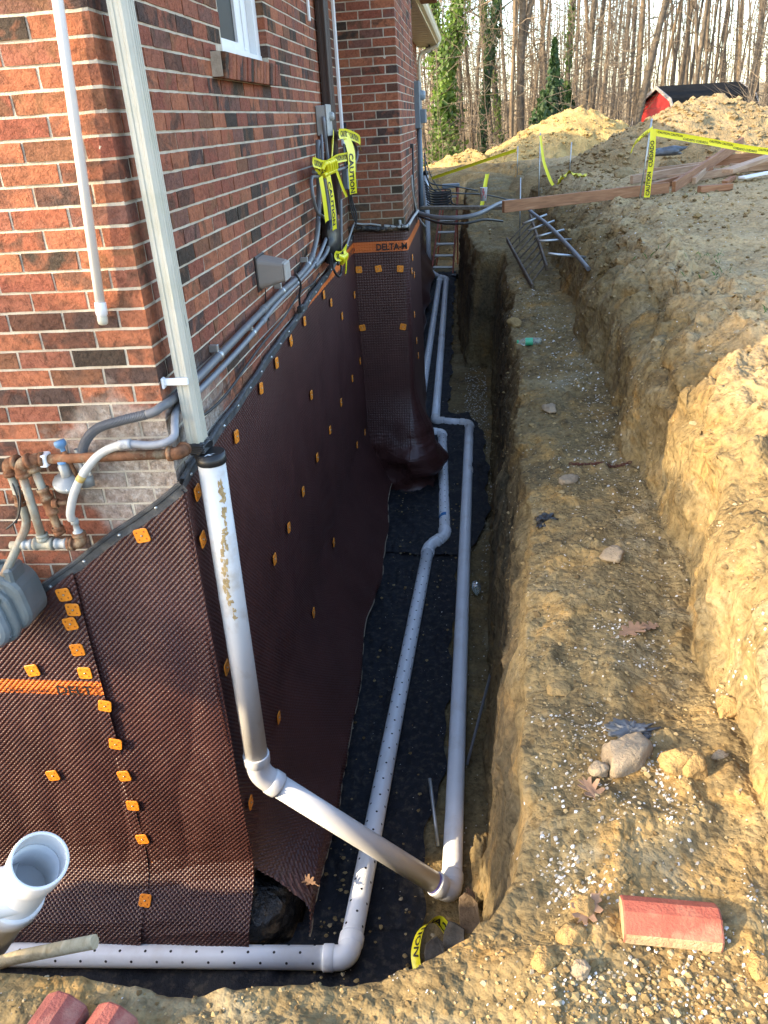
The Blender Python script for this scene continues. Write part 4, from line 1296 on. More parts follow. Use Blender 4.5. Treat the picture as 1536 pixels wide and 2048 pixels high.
# open wye fitting close to the camera
wye = thing('pipe_fitting', (-.05, -1.6, -2.2), 'open white branch fitting standing on the near bank at the left edge', 'pipe fitting')
wa = Vector((.66, -.27, .95)).normalized(); wo = Vector((.139, -1.5, -1.802))
mb = MB()
mb.lathe([(.0575, -.105), (.0575, -.06), (.0535, -.057), (.0535, -.20)], wo, wa, 40)      # inside
mb.lathe([(.0575, .0), (.0575, -.06)], wo, wa, 40)
mb.lathe([(.0575, 0), (.0595, .002), (.0645, .0), (.0652, -.006), (.0645, -.062), (.059, -.085), (.0575, -.10), (.0575, -.25)], wo, wa, 40)
fl_ = Vector(wo) - wa * .195; u_ = wa.orthogonal().normalized(); w2_ = wa.cross(u_)
mb.add([fl_ + u_ * .0536 * math.cos(a) + w2_ * .0536 * math.sin(a) for a in np.linspace(0, 6.283, 41)[:-1]], [tuple(range(40))])
ob('fitting', mb, [M_pvcw], wye)
mb = MB(); br = wo - wa * .185; bd = (Vector((-.88, -.30, -.02))).normalized()
mb.lathe([(.0575, 0), (.0575, .16), (.064, .163), (.064, .24)], br, bd, 36); ob('branch', mb, [M_pvcw], wye)
mb = MB(); mb.lathe([(.0575, -.245), (.064, -.248), (.0655, -.254), (.0655, -.315), (.060, -.318), (.0535, -.32), (.0535, -.62)], wo, wa, 40); ob('hub', mb, [M_pvcw], wye)
mb = MB(); mb.tube(fillet([wo - wa * .60, wo - wa * .66, Vector(wo - wa * .66) + Vector((-.5, -.05, -.02))], .05), .0535, 24); ob('pipe', mb, [M_pvcw], wye)

# white pipe hanging on the front wall
wp = thing('wall_pipe', (-.14, -.04, -.91), 'slim white pipe with a capped end hanging down the sunlit front wall', 'pipe')
mb = MB(); mb.tube([(-.0125, -.036, .8), (-.07, -.04, .023), (-.137, -.04, -.862)], .0165, 18); ob('pipe', mb, [M_pvcw], wp)
mb = MB(); mb.lathe([(.0165, .03), (.0195, .028), (.0205, .0), (.0195, -.012), (.017, -.016)], (-.138, -.04, -.875), (.075, 0, 1), 18); ob('coupling', mb, [M_pvcw], wp)
mb = MB(); mb.lathe([(.017, 0), (.018, -.015), (.0165, -.028), (.011, -.032), (0, -.032)], (-.139, -.04, -.89), (.075, 0, 1), 18); ob('end_cap', mb, [M_alu], wp)

# corner downspout, ribbed
def downspout(root, path, wx, wy, mat, ribs=True, name='tube'):
    Q = []
    pr = []
    hx, hy = wx / 2, wy / 2; r = .008
    # face towards +x carries ribs
    pr += [(hx - .001, -hy + r)]
    if ribs:
        nrb = 4
        for k in range(nrb):
            y0 = -hy + r + (wy - 2 * r) * (k + .15) / nrb; y1 = -hy + r + (wy - 2 * r) * (k + .85) / nrb
            pr += [(hx - .001, y0), (hx + .004, y0 + .003), (hx + .004, y1 - .003), (hx - .001, y1)]
    pr += [(hx - .001, hy - r), (hx - r, hy), (-hx, hy), (-hx, -hy)]
    if ribs:
        for k in range(2):
            x0 = -hx + wx * (k + .2) / 2; x1 = -hx + wx * (k + .75) / 2
            pr += [(x0, -hy), (x0 + .003, -hy - .004), (x1 - .003, -hy - .004), (x1, -hy)]
    pr += [(hx - r, -hy)]
    for p in path:
        Q.append([(p[0] + a, p[1] + b, p[2]) for a, b in pr] + [(p[0] + pr[0][0], p[1] + pr[0][1], p[2])])
    mb = MB(); mb.grid(Q, smooth=False); return ob(name, mb, [mat], root)
ds = thing('downspout', (.065, .11, -1.42), 'ribbed cream aluminium downspout beside the house corner', 'downspout')
downspout(ds, [(.070, .080, 1.0), (.071, .083, 0), (.072, .086, -.7), (.074, .092, -1.40)], .056, .082, M_alu)
mb = MB(); mb.bbox((.002, .012, -1.175), (.012, .040, -1.135), .003); mb.bbox((.004, .026, -1.167), (.098, .041, -1.140), .004)
ob('strap', mb, [M_white], ds)
mb = MB(); mb.tube([(.06, .10, .98), (.1, .1, 1.03), (.35, .1, 1.08)], .04, 10); ob('outlet', mb, [M_alu], ds)
mb = MB(); mb.add([(.1045, .085, -.92), (.1045, .088, -.925), (.1045, .096, -.975), (.1045, .093, -.97)], [(0, 1, 2, 3)])
ob('dent', mb, [M_ink], ds)
# gutters
gt = thing('gutter', (.46, 12, 1.05), 'cream gutter along the far eave ending at the back corner', 'gutter')
pf = [(.440, 1.155), (.440, 1.05), (.47, 1.042), (.52, 1.05), (.545, 1.09), (.548, 1.14), (.56, 1.155), (.556, 1.16), (.54, 1.148), (.532, 1.10), (.51, 1.062), (.47, 1.055), (.448, 1.06)]
for y0, y1 in ((7.2, 16.72),):
    mb = MB(); mb.grid([[(x - .03, y, z - .03) for x, z in pf] for y in (y0, (y0 + y1) / 2, y1)], smooth=False)
    mb.add([(x - .03, y1, z - .03) for x, z in pf[:7]], [tuple(range(7))]); ob('trough', mb, [M_creamg], gt)
mb = MB(); mb.tube(fillet([(.46, 16.3, 1.02), (.45, 16.3, .95), (.10, 16.3, .84), (.055, 16.3, .72), (.05, 16.3, -.55)], .05), .034, 10); ob('downpipe', mb, [M_creamg], gt)
# ------------------------------------------------------------------ gas service on the front wall
gp = thing('gas_piping', (-.4, -.09, -1.74), 'rusty gas pipes with elbows and tees above the grey gas meter', 'gas pipe')
def pp(pts, r, mat, name='pipe', parent=None, fr_=.03, seg=14):
    mb = MB(); mb.tube(fillet(pts, fr_, 5), r, seg); return ob(name, mb, [mat], parent or gp)
def fitting(c, d, r, L, mat=M_rustp, name='fitting'):
    mb = MB(); d = Vector(d).normalized(); c = Vector(c)
    mb.lathe([(r * .8, -L / 2), (r, -L / 2 + .001), (r, -L / 2 + .012), (r * .86, -L / 2 + .014), (r * .86, L / 2 - .014), (r, L / 2 - .012), (r, L / 2 - .001), (r * .8, L / 2)], c, d, 14)
    return ob(name, mb, [mat], gp)
def gelbow(a, p, b, r=.025, mat=M_rustp):
    a, p, b = Vector(a), Vector(p), Vector(b); da, db = (a - p).normalized(), (b - p).normalized()
    mb = MB(); mb.tube(fillet([p + da * .042, p, p + db * .042], .034, 6), r, 14)
    for q in (da, db): mb.lathe([(r, .03), (r * 1.16, .031), (r * 1.16, .046), (r * .7, .047)], p, q, 14)
    ob('elbow', mb, [mat], gp)
pp([(-.515, -.075, -1.405), (.035, -.072, -1.392)], .0185, M_rustp)
gelbow((0, -.072, -1.392), (.062, -.072, -1.390), (.062, .05, -1.39), .024)
pp([(-.505, -.09, -1.43), (-.478, -.095, -1.60)], .016, M_rustg)
gelbow((-.45, -.075, -1.403), (-.508, -.09, -1.398), (-.500, -.09, -1.47), .024)
fitting((-.487, -.094, -1.535), (-.16, 0, 1), .024, .05); fitting((-.481, -.095, -1.585), (-.16, 0, 1), .024, .07); fitting((-.474, -.096, -1.645), (-.16, 0, 1), .019, .09); fitting((-.468, -.097, -1.69), (-.16, 0, 1), .023, .03)
pp([(-.475, -.095, -1.575), (-.40, -.096, -1.572)], .010, M_rustp); fitting((-.452, -.096, -1.574), (1, 0, 0), .018, .022)
gelbow((-.545, -.10, -1.46), (-.548, -.10, -1.415), (-.508, -.095, -1.40), .026)
pp([(-.548, -.105, -1.44), (-.535, -.11, -1.735)], .0165, M_rustg)
gelbow((-.60, -.085, -1.47), (-.605, -.085, -1.415), (-.55, -.09, -1.405), .026)
pp([(-.605, -.088, -1.44), (-.590, -.088, -1.66), (-.66, -.13, -1.78), (-.70, -.17, -1.85)], .0165, M_rustg, fr_=.04); fitting((-.598, -.088, -1.56), (.07, 0, 1), .022, .05)
pp([(-.67, -.115, -1.745), (-.40, -.105, -1.742)], .0165, M_rustg)
fitting((-.535, -.108, -1.742), (1, 0, 0), .026, .08, M_rustg, 'tee'); fitting((-.535, -.108, -1.712), (0, 0, 1), .024, .03, M_rustg); fitting((-.465, -.107, -1.742), (1, 0, 0), .022, .05, M_condl, 'union'); fitting((-.425, -.106, -1.742), (1, 0, 0), .028, .026, M_rustp, 'union'); fitting((-.60, -.11, -1.744), (1, 0, 0), .022, .04, M_condl)
gelbow((-.43, -.105, -1.742), (-.385, -.104, -1.742), (-.386, -.104, -1.69), .023)
mb = MB(); mb.lathe([(.0, .0), (.019, .0), (.019, .02), (.013, .022), (.011, .05), (.016, .052), (.016, .07), (.006, .075), (.006, .12)], (-.388, -.103, -1.71), (-.06, .02, 1), 10); ob('nipple', mb, [M_condl], gp)
mb = MB(); mb.bbox((-.475, -.10, -1.428), (-.445, -.05, -1.380), .004); ob('strap', mb, [M_white], gp)

rg = thing('gas_regulator', (-.35, -.10, -1.52), 'grey disc shaped gas regulator beside a blue capped rusty stem', 'gas regulator')
ax_ = Vector((.10, -.42, .9)).normalized(); mb = MB()
mb.lathe([(0, -.02), (.025, -.02), (.036, -.012), (.055, -.006), (.057, .0), (.057, .006), (.05, .012), (.033, .02), (.02, .027), (.0, .03)], (-.392, -.075, -1.495), ax_, 28); ob('body', mb, [M_regul], rg)
mb = MB(); mb.lathe([(.02, .025), (.0205, .07), (.017, .072), (.017, .078), (0, .078)], (-.392, -.075, -1.495), (.0, -.1, 1), 16); ob('spring_cap', mb, [M_regul], rg)
mb = MB(); mb.lathe([(.018, 0), (.018, .006), (0, .007)], (-.392, -.083, -1.415), (.0, -.1, 1), 16); ob('cap_top', mb, [M_blue], rg)
for q in range(6):
    a = q * 1.047; mb = MB(); u = ax_.orthogonal().normalized(); v = ax_.cross(u)
    mb.lathe([(.005, -.01), (.005, .012), (0, .012)], Vector((-.392, -.075, -1.495)) + (u * math.cos(a) + v * math.sin(a)) * .05, ax_, 6); ob('bolt', mb, [M_galv], rg)
mb = MB(); mb.tube([(-.352, -.07, -1.485), (-.383, -.075, -1.36)], .0085, 10); ob('stem', mb, [M_rustp], rg)
mb = MB(); mb.lathe([(.0, .022), (.02, .021), (.023, .012), (.02, .0), (.010, -.008), (.009, -.02)], (-.385, -.074, -1.352), (-.24, .05, 1), 14); ob('blue_cap', mb, [M_blue], rg)
mb = MB(); mb.lathe([(0, -.03), (.026, -.028), (.028, .01), (.018, .016), (.018, .04), (.012, .042), (.012, .12)], (-.325, -.065, -1.49), (-.10, .06, 1), 14); ob('outlet_box', mb, [M_regul], rg)

gm = thing('gas_meter', (-.72, -.2, -2.2), 'grey domestic gas meter with a rounded front plate at the left edge', 'gas meter')
def rounded(cx, cz, w_, h_, y0, y1, r, seg=7, taper=.0):
    pts = []
    for sx, sz, a0 in ((1, 1, 0), (-1, 1, 90), (-1, -1, 180), (1, -1, 270)):
        for k in range(seg):
            a = math.radians(a0 + 90 * k / (seg - 1)); pts.append((sx * (w_ / 2 - r) + r * math.cos(a), sz * (h_ / 2 - r) + r * math.sin(a)))
    return pts
def rbox(cx, cz, w_, h_, y0, y1, r, e=.012, tilt=0, mi=0, mb=None):
    mb = mb or MB(); pts = rounded(cx, cz, w_, h_, y0, y1, r); n = len(pts)
    rings = [(1, y0), (1, y1 + e), (1 - e / w_ * 1.0, y1 + e * .3), (1 - 2.4 * e / w_, y1)]
    v = []; ct, st_ = math.cos(tilt), math.sin(tilt)
    for s_, y in rings:
        for x, z in pts: v.append((cx + s_ * (x * ct - z * st_), y, cz + s_ * (x * st_ + z * ct)))
    f = [(i * n + k, i * n + (k + 1) % n, (i + 1) * n + (k + 1) % n, (i + 1) * n + k) for i in range(len(rings) - 1) for k in range(n)]
    f.append(tuple(range((len(rings) - 1) * n, len(rings) * n))); f.append(tuple(range(n))[::-1])
    mb.add(v, f, mi, False); return mb
TL = .13
ob('body', rbox(-.780, -1.985, .30, .25, -.05, -.19, .085, .018, TL), [M_meter], gm)
ob('case_rim', rbox(-.815, -2.02, .28, .26, -.19, -.215, .09, .01, TL), [M_meter], gm)
ob('front_plate', rbox(-.825, -2.035, .235, .235, -.215, -.25, .085, .02, TL), [simple('pale_meter_paint', (.22, .25, .26), .45, .1, .08, 10)], gm)
for x, z in ((-.72, -1.93), (-.715, -2.10), (-.76, -2.14), (-.84, -2.145), (-.715, -2.02)):
    mb = MB(); mb.lathe([(.009, 0), (.009, .012), (.0, .014)], (x, -.215, z), (0, -1, 0), 6); ob('bolt', mb, [M_meter], gm)
mb = MB(); mb.lathe([(.05, -.12), (.05, .0), (.042, .008), (.042, .03), (.034, .034), (.034, .06)], (-.72, -.14, -1.87), (-.16, .05, 1), 18); mb.bbox((-.70, -.18, -1.90), (-.66, -.08, -1.82), .01); ob('top_hub', mb, [M_meter], gm)
mb = MB(); mb.bbox((-.75, -.232, -2.10), (-.722, -.212, -1.80), .006); ob('rib', mb, [M_conduit], gm)
mb = MB(); mb.bbox((-.88, -.262, -2.05), (-.79, -.25, -1.98), .006); ob('dial_cover', mb, [M_bagblk], gm)
mb = MB(); mb.tube(spline([(-.58, -.10, -1.50), (-.575, -.12, -1.55), (-.60, -.13, -1.62), (-.65, -.14, -1.66)]), .004, 6)
mb.tube(spline([(-.60, -.10, -1.48), (-.585, -.12, -1.56), (-.61, -.13, -1.64)]), .003, 6)
solo('ground_wire', mb, [M_cable], 'thin dark looped wires beside the rusty pipes at the left edge', 'wire')

# flexible conduits from the corner
fa = thing('flexible_conduit', (-.3, -.06, -1.5), 'ribbed dark grey conduit curling over the rusty gas pipe', 'conduit', 'grey conduits at the gas pipes')
ptsA = spline([(.020, .20, -1.228), (.020, .04, -1.225), (.010, -.030, -1.224), (-.028, -.058, -1.240), (-.145, -.06, -1.265), (-.237, -.06, -1.292), (-.292, -.06, -1.338), (-.322, -.06, -1.392)], 20)
mb = MB(); mb.tube(ptsA[:64], .0165, 14); ob('smooth_part', mb, [M_conduit], fa)
fine_ = []
for a, b in zip(ptsA[63:-1], ptsA[64:]):
    for k in range(4): fine_.append(a.lerp(b, k / 4))
mb = MB(); mb.tube(fine_, [.0165 + .0016 * (1 if (i // 2) % 2 else -1) for i in range(len(fine_))], 12, smooth=False); ob('ribbed_part', mb, [M_conduit], fa)
mb = MB(); mb.tube([(-.322, -.06, -1.39), (-.312, -.062, -1.46)], .009, 10); mb.lathe([(.013, 0), (.013, .025), (.009, .03)], (-.310, -.065, -1.475), (-.1, 0, 1), 10); ob('stub', mb, [M_galv], fa)
fb_ = thing('flexible_conduit', (-.4, -.1, -1.7), 'pale grey conduit looping down to the rusty elbow', 'conduit', 'grey conduits at the gas pipes')
ptsB = spline([(.020, .20, -1.268), (.022, .06, -1.275), (.040, -.02, -1.295), (.045, -.06, -1.328), (.015, -.078, -1.345), (-.043, -.08, -1.353), (-.136, -.08, -1.348), (-.229, -.085, -1.378), (-.296, -.105, -1.437), (-.352, -.12, -1.518), (-.388, -.12, -1.60), (-.394, -.115, -1.635)], 8)
mb = MB(); mb.tube(ptsB[:48], .0145, 14); ob('grey_part', mb, [simple('blue_grey_conduit', (.22, .235, .265), .45)], fb_)
mb = MB(); mb.tube(ptsB[47:], .0160, 14); ob('pale_part', mb, [simple('off_white_conduit', (.46, .45, .42), .5)], fb_)
mb = MB(); mb.tube([ptsB[66], ptsB[68]], .0163, 14); ob('yellow_stain', mb, [simple('yellow_tape_stain', (.5, .36, .12), .6)], fb_)
mb = MB(); mb.tube(ptsB[46:51], .0185, 12); ob('split_collar', mb, [simple('weathered_collar', (.30, .31, .32), .6, 0, .4, 60)], fb_)
mb = MB(); mb.tube([(-.396, -.10, -1.63), (-.392, -.102, -1.67), (-.388, -.103, -1.70)], .0065, 8); ob('inner_cable', mb, [M_bagblk], fb_)

# conduits along the side wall
def wall_conduit(pts, r, mat, label, straps=()):
    root = thing('wall_conduit', pts[0], label, 'conduit', 'conduits along the long side wall')
    P_ = spline(pts, 10); mb = MB(); mb.tube(P_, r, 14); ob('tube', mb, [mat], root)
    for k in straps:
        p = P_[k]; d = (P_[k + 1] - P_[k - 1]).normalized()
        m2 = MB(); m2.lathe([(r, -.012), (r + .003, -.011), (r + .003, .011), (r, .012)], p, d, 14); m2.bbox((0.002, p.y - .012, p.z + r), (p.x, p.y + .012, p.z + r + .03), .002); ob('strap', m2, [M_galv], root)
    for k in (25, 52):
        if k < len(P_) - 1:
            p = P_[k]; d = (P_[k + 1] - P_[k - 1]).normalized(); m2 = MB(); m2.lathe([(r, -.03), (r + .004, -.028), (r + .004, .028), (r, .03)], p, d, 14); ob('coupling', m2, [mat], root)
    return root
wall_conduit([(.020, .12, -1.226), (.035, .35, -1.222), (.045, 1.07, -1.198), (.045, 1.75, -1.188), (.045, 2.33, -1.192), (.05, 2.75, -1.16), (.05, 3.05, -1.06), (.05, 3.2, -.93), (.05, 3.32, -.75), (.05, 3.45, -.45)], .0175, M_conduit, 'upper dark grey conduit running along the side wall and up to the grey box', (14, 32, 48))
wall_conduit([(.020, .12, -1.268), (.035, .35, -1.272), (.04, 1.04, -1.262), (.04, 1.74, -1.228), (.04, 2.32, -1.225), (.04, 2.9, -1.21), (.05, 3.3, -1.14), (.06, 3.62, -1.0), (.06, 3.75, -.7), (.06, 3.7, -.3)], .013, simple('mid_grey_conduit', (.19, .20, .22), .45, 0, .1, 8), 'lower paler grey conduit running just under the upper conduit on the side wall', (22, 40))
mb = MB(); mb.tube(spline([(.03, .12, -1.36), (.03, .6, -1.40), (.03, 1.3, -1.36), (.03, 1.9, -1.345), (.035, 2.4, -1.30), (.05, 2.75, -1.31), (.04, 3.1, -1.30)]), .006, 8); solo('black_wire', mb, [M_cable], 'thin black wire wandering along the top of the dark grey strip', 'cable')
mb = MB(); mb.tube(spline([(.05, 2.25, -1.15), (.07, 2.28, -1.22), (.05, 2.3, -1.30), (.04, 2.33, -1.38)]), .007, 8); mb.bbox((.03, 2.28, -1.40), (.06, 2.36, -1.36), .005); solo('black_wire', mb, [M_cable], 'short black wire dropping from the conduits to the strip', 'cable')

# taupe hood
hd = thing('vent_hood', (0, 1.8, -1.15), 'taupe tapered plastic box fixed to the side wall above the conduits', 'vent hood')
mb = MB(); Qh = []
for t, (x, hz, hy) in zip((0, .15, .85, 1), ((.0, .080, .085), (.02, .079, .083), (.135, .050, .066), (.14, .043, .058))):
    pts = rounded(0, 0, hy * 2, hz * 2, 0, 0, min(hy, hz) * .35, 4)
    Qh.append([(x, 1.60 + a + .02 * t, -1.032 + b - .0 * t) for a, b in pts + pts[:1]])
mb.grid(Qh, smooth=False, flip=True); n = len(Qh[0]) - 1; mb.add([Qh[-1][k] for k in range(n)], [tuple(range(n))]); ob('cover', mb, [M_taupe], hd)
mb = MB(); mb.bbox((.001, 1.505, -1.122), (.012, 1.695, -.942), .004); ob('back_plate', mb, [M_bagblk], hd)
mb = MB(); mb.bbox((.138, 1.555, -1.082), (.150, 1.685, -.988), .006); ob('end_rim', mb, [simple('pale_taupe_plastic', (.36, .33, .30), .5)], hd)
mb = MB(); mb.tube(spline([(.02, 1.60, -1.12), (.012, 1.61, -1.2), (.012, 1.63, -1.30)]), .0035, 6); ob('wire', mb, [M_cable], hd)

# electrical box, brown downspout, white trim
eb = thing('electrical_box', (.05, 3.85, -.42), 'pale grey electrical box with a round knob beside the brown downspout', 'electrical box')
mb = MB(); mb.bbox((.002, 3.72, -.425), (.075, 3.93, -.225), .006); ob('box', mb, [M_ebox], eb)
mb = MB(); mb.bbox((.075, 3.715, -.43), (.085, 3.935, -.22), .004); ob('cover', mb, [M_ebox], eb)
mb = MB(); mb.lathe([(.03, 0), (.03, .02), (.022, .03), (0, .032)], (.085, 3.86, -.30), (1, 0, 0), 16); ob('knob', mb, [M_ebox], eb)
bd_ = thing('downspout', (.06, 4.3, -1.1), 'dark brown ribbed downspout in the inner corner before the chimney', 'downspout')
downspout(bd_, [(.05, 4.10, 1.0), (.05, 4.06, -.4), (.05, 4.05, -1.0)], .075, .12, M_brown, True)
mb = MB(); mb.bbox((.04, 4.62, -.52), (.065, 4.67, 1.0), .004); solo('trim_strip', mb, [M_white], 'slim white strip right of the brown downspout', 'trim')
mb = MB(); mb.bbox((.002, 3.72, .30), (.02, 3.76, 1.0), .004); solo('trim_strip', mb, [M_white], 'slim white strip left of the brown downspout', 'trim')

# loops of grey cable and the black sleeve
mb = MB(); mb.tube(spline([(.06, 3.55, -.42), (.08, 3.42, -.50), (.08, 3.35, -.62), (.09, 3.1, -.66), (.09, 2.86, -.66), (.10, 2.80, -.76), (.10, 2.9, -.87), (.10, 3.1, -.92), (.10, 3.25, -.95)]), .0115, 10)
mb.tube(spline([(.09, 2.95, -.625), (.12, 3.4, -.655), (.15, 4.0, -.66), (.17, 4.45, -.645), (.17, 4.62, -.575), (.16, 4.5, -.50), (.14, 4.25, -.44), (.12, 4.0, -.42)]), .012, 10)
solo('cable_loop', mb, [M_conduit], 'thick grey cable coiled in two loops under the grey electrical box', 'cable')
mb = MB(); mb.tube(spline([(.07, 3.42, -.66), (.08, 3.45, -.9), (.075, 3.45, -1.1), (.06, 3.3, -1.2), (.05, 2.9, -1.22)]), .016, 10)
mb.tube(spline([(.11, 3.9, -.88), (.11, 3.85, -1.0), (.10, 3.8, -1.2), (.08, 3.7, -1.34)]), .012, 10); solo('hanging_cable', mb, [M_conduit], 'grey cables hanging from the loops down to the conduits', 'cable')
Qb = []
for t in np.linspace(0, 1, 14):
    z = -.86 - .42 * t; rr = .03 + .07 * math.sin(min(1, t * 1.3) * 1.7); Qb.append([(.07 + (.05 + .5 * rr) * math.cos(a) * .7, 3.55 + rr * 1.6 * math.sin(a) + .01 * math.sin(t * 19 + a * 2), z + .008 * math.sin(a * 3 + t * 9)) for a in np.linspace(0, 6.283, 17)])
mb = MB(); mb.grid(Qb); mb.add([(.07, 3.55, -1.285)] + Qb[-1][:-1], [(0, 1 + k, 1 + (k + 1) % 16) for k in range(16)])
solo('black_sleeve', mb, [M_bagblk], 'black plastic sleeve wrapped round the cables above the sheet corner', 'plastic wrap')
mb = MB(); mb.tube(spline([(.10, 3.3, -1.2), (.13, 3.2, -1.30), (.14, 3.35, -1.37), (.12, 3.6, -1.36), (.1, 3.7, -1.28)]), .009, 8); solo('black_loop', mb, [M_cable], 'black cable loop under the yellow tape at the top of the sheet', 'cable')
mb = MB(); mb.bbox((.08, 4.25, -.84), (.13, 4.45, -.68), .008); mb.tube([(.1, 4.35, -.68), (.1, 4.36, -.5)], .008, 8); solo('hanging_plug', mb, [M_panel], 'small grey plastic connector hanging beside the caution tape', 'connector')

# chimney corner cables and pipes
mb = MB()
for k, dxx in enumerate((0, .012, .024)): mb.tube(spline([(-.0 + .02 + dxx, 4.93, -.35), (.022 + dxx, 4.92, -.7), (.03 + dxx, 4.92, -.95), (.05 + dxx * 1.6, 4.91, -1.1), (.08, 4.9, -1.17), (.07, 4.85, -1.2)]), .007, 6)
solo('cable_bundle', mb, [M_cable], 'black cables hanging in the inner corner beside the chimney', 'cable')
mb = MB(); mb.tube(spline([(.06, 4.9, -1.17), (.14, 4.93, -1.185), (.22, 4.94, -1.19), (.30, 4.94, -1.205)]), .008, 8); mb.tube(spline([(.06, 4.87, -1.18), (.05, 4.5, -1.28), (.04, 4.2, -1.36)]), .009, 8); solo('grey_wire', mb, [M_condl], 'pale grey wire along the foot of the chimney front', 'cable')
mb = MB(); mb.tube(spline([(.33, 4.93, -1.21), (.42, 4.925, -1.222), (.50, 4.93, -1.225), (.545, 4.98, -1.22), (.55, 5.6, -1.22), (.55, 6.4, -1.24)]), .014, 8); mb.cyl((.475, 4.93, -1.225), (.475, 4.93, -1.165), .012); solo('old_pipe', mb, [M_condl], 'old pale pipe stub along the chimney corner just above the sheet', 'pipe')
mb = MB(); mb.tube(spline([(.53, 6.25, -.60), (.53, 6.15, -1.0), (.53, 6.3, -1.35)]), .010, 8); mb.bbox((.506, 6.2, -.62), (.54, 6.3, -.58), .004); solo('black_wire', mb, [M_cable], 'black wire clipped down the right side of the chimney', 'cable')
mb = MB(); mb.tube(spline([(.525, 6.0, -.86), (.53, 6.05, -1.05), (.55, 6.4, -1.3), (.6, 6.9, -1.47)]), .009, 8); solo('grey_wire', mb, [M_condl], 'grey wire slanting down the right side of the chimney to the crossing cable', 'cable')

# far wall: panel and conduit
pn = thing('meter_panel', (.06, 15.3, -.55), 'tall blue grey meter panel on the far wall below the eave', 'electrical box')
mb = MB(); mb.bbox((.004, 14.95, -.54), (.12, 15.75, .30), .01); ob('box', mb, [M_panel], pn)
mb = MB(); mb.lathe([(.09, 0), (.09, .06), (.07, .10), (0, .10)], (.12, 15.35, .05), (1, 0, 0), 16); ob('dial', mb, [simple('grey_glass', (.3, .36, .4), .2)], pn)
mb = MB(); mb.bbox((.12, 15.1, -.45), (.22, 15.6, -.2), .01); ob('lower_box', mb, [M_panel], pn)
mb = MB(); mb.tube([(.07, 15.35, -.54), (.07, 15.35, -1.6), (.06, 15.36, -2.2)], .05, 12); ob('conduit', mb, [M_panel], pn)
mb = MB(); mb.lathe([(.05, 0), (.062, 0), (.062, .06), (.02, .09), (.02, .16)], (.14, 15.98, -1.46), (0, 0, 1), 16); ob('top_cap', mb, [M_bagblk], drain)
sc2 = thing('security_camera', (.25, 16.55, .9), 'small black and white camera under the end of the eave', 'camera')
mb = MB(); mb.bbox((.20, 16.40, .86), (.34, 16.62, .96), .02); ob('housing', mb, [M_bagblk], sc2)
mb = MB(); mb.cyl((.27, 16.4, .90), (.25, 16.30, .88), .045, .05); ob('lens_hood', mb, [M_white], sc2)
mb = MB(); mb.cyl((.27, 16.55, .96), (.27, 16.55, .998), .02); ob('bracket', mb, [M_bagblk], sc2)
mb = MB(); mb.tube(spline([(.36, 9.5, .97), (.38, 9.2, .90), (.36, 8.9, .86), (.33, 9.1, .92), (.34, 9.6, .99)]), .012, 6); solo('black_wire', mb, [M_cable], 'black cable loop hanging under the eave beside the chimney', 'cable')
mb = MB(); mb.bbox((.47, 9.2, 1.01), (.69, 9.9, 1.05), .006); mb.bbox((.473, 9.2, 1.052), (.687, 9.9, 1.09), .006); solo('eave_board', mb, [M_wood], 'brown board end under the eave at the top of the frame', 'board')
# ------------------------------------------------------------------ caution tape
def ribbon(pts, wdir, W, n=10, curl=.0):
    """returns mesh builder and evaluation function on a tape of width W"""
    Pn = spline(pts, n); m_ = len(Pn)
    wd = [Vector(w_).normalized() for w_ in wdir]
    def wv(t):
        x = t * (len(wd) - 1); i = min(int(x), len(wd) - 2) if len(wd) > 1 else 0
        return wd[0] if len(wd) == 1 else wd[i].lerp(wd[i + 1], x - i).normalized()
    cum = [0]
    for a, b in zip(Pn[:-1], Pn[1:]): cum.append(cum[-1] + (b - a).length)
    L = cum[-1]
    def ev(s, b, off=0.0):
        d = max(0, min(L, s)); i = 0
        while i < m_ - 2 and cum[i + 1] < d: i += 1
        t = (d - cum[i]) / max(1e-9, cum[i + 1] - cum[i]); p = Pn[i].lerp(Pn[i + 1], t)
        dr = (Pn[i + 1] - Pn[i]).normalized(); w_ = wv(d / L); nr = dr.cross(w_).normalized()
        bb = b - .5
        return p + w_ * bb * W + nr * (off + curl * W * (bb * bb * 4))
    mb = MB(); Q = [[tuple(ev(cum[i], b)) for b in (0, .25, .5, .75, 1)] for i in range(m_)]
    mb.grid(Q)
    return mb, ev, L
def tape(name, pts, wdir, W, label, text=None, n=10, curl=.1, base=None, root=None, size=.62, both=True, gap=.35, start=.05, two=None):
    mb, ev, L = ribbon(pts, wdir, W, n, curl)
    r = root or thing(name, pts[0], label, 'caution tape', 'yellow caution tape')
    ob('tape_strip', mb, [M_yellow], r)
    if text:
        tm = MB(); s = start; i = 0
        words = text if isinstance(text, list) else [text]
        while s < L - .02:
            wd_ = words[i % len(words)]; v, f, asp = text_geo(wd_); h = W * size; ln = h * asp
            if s + ln > L: break
            for off in ((.0016, -.0016) if both else (.0016,)):
                tm.add([ev(s + a * ln, .5 + (b - .5) * size + (0 if not two else (two[i % 2])), off) for a, b in v], f)
            s += ln + W * gap; i += 1
        if tm.v: ob('lettering', tm, [M_ink], r, kind='stuff')
    return r
def gpt(x, y, dz=0): return (x, y, gz_at(x, y)[0] + dz)

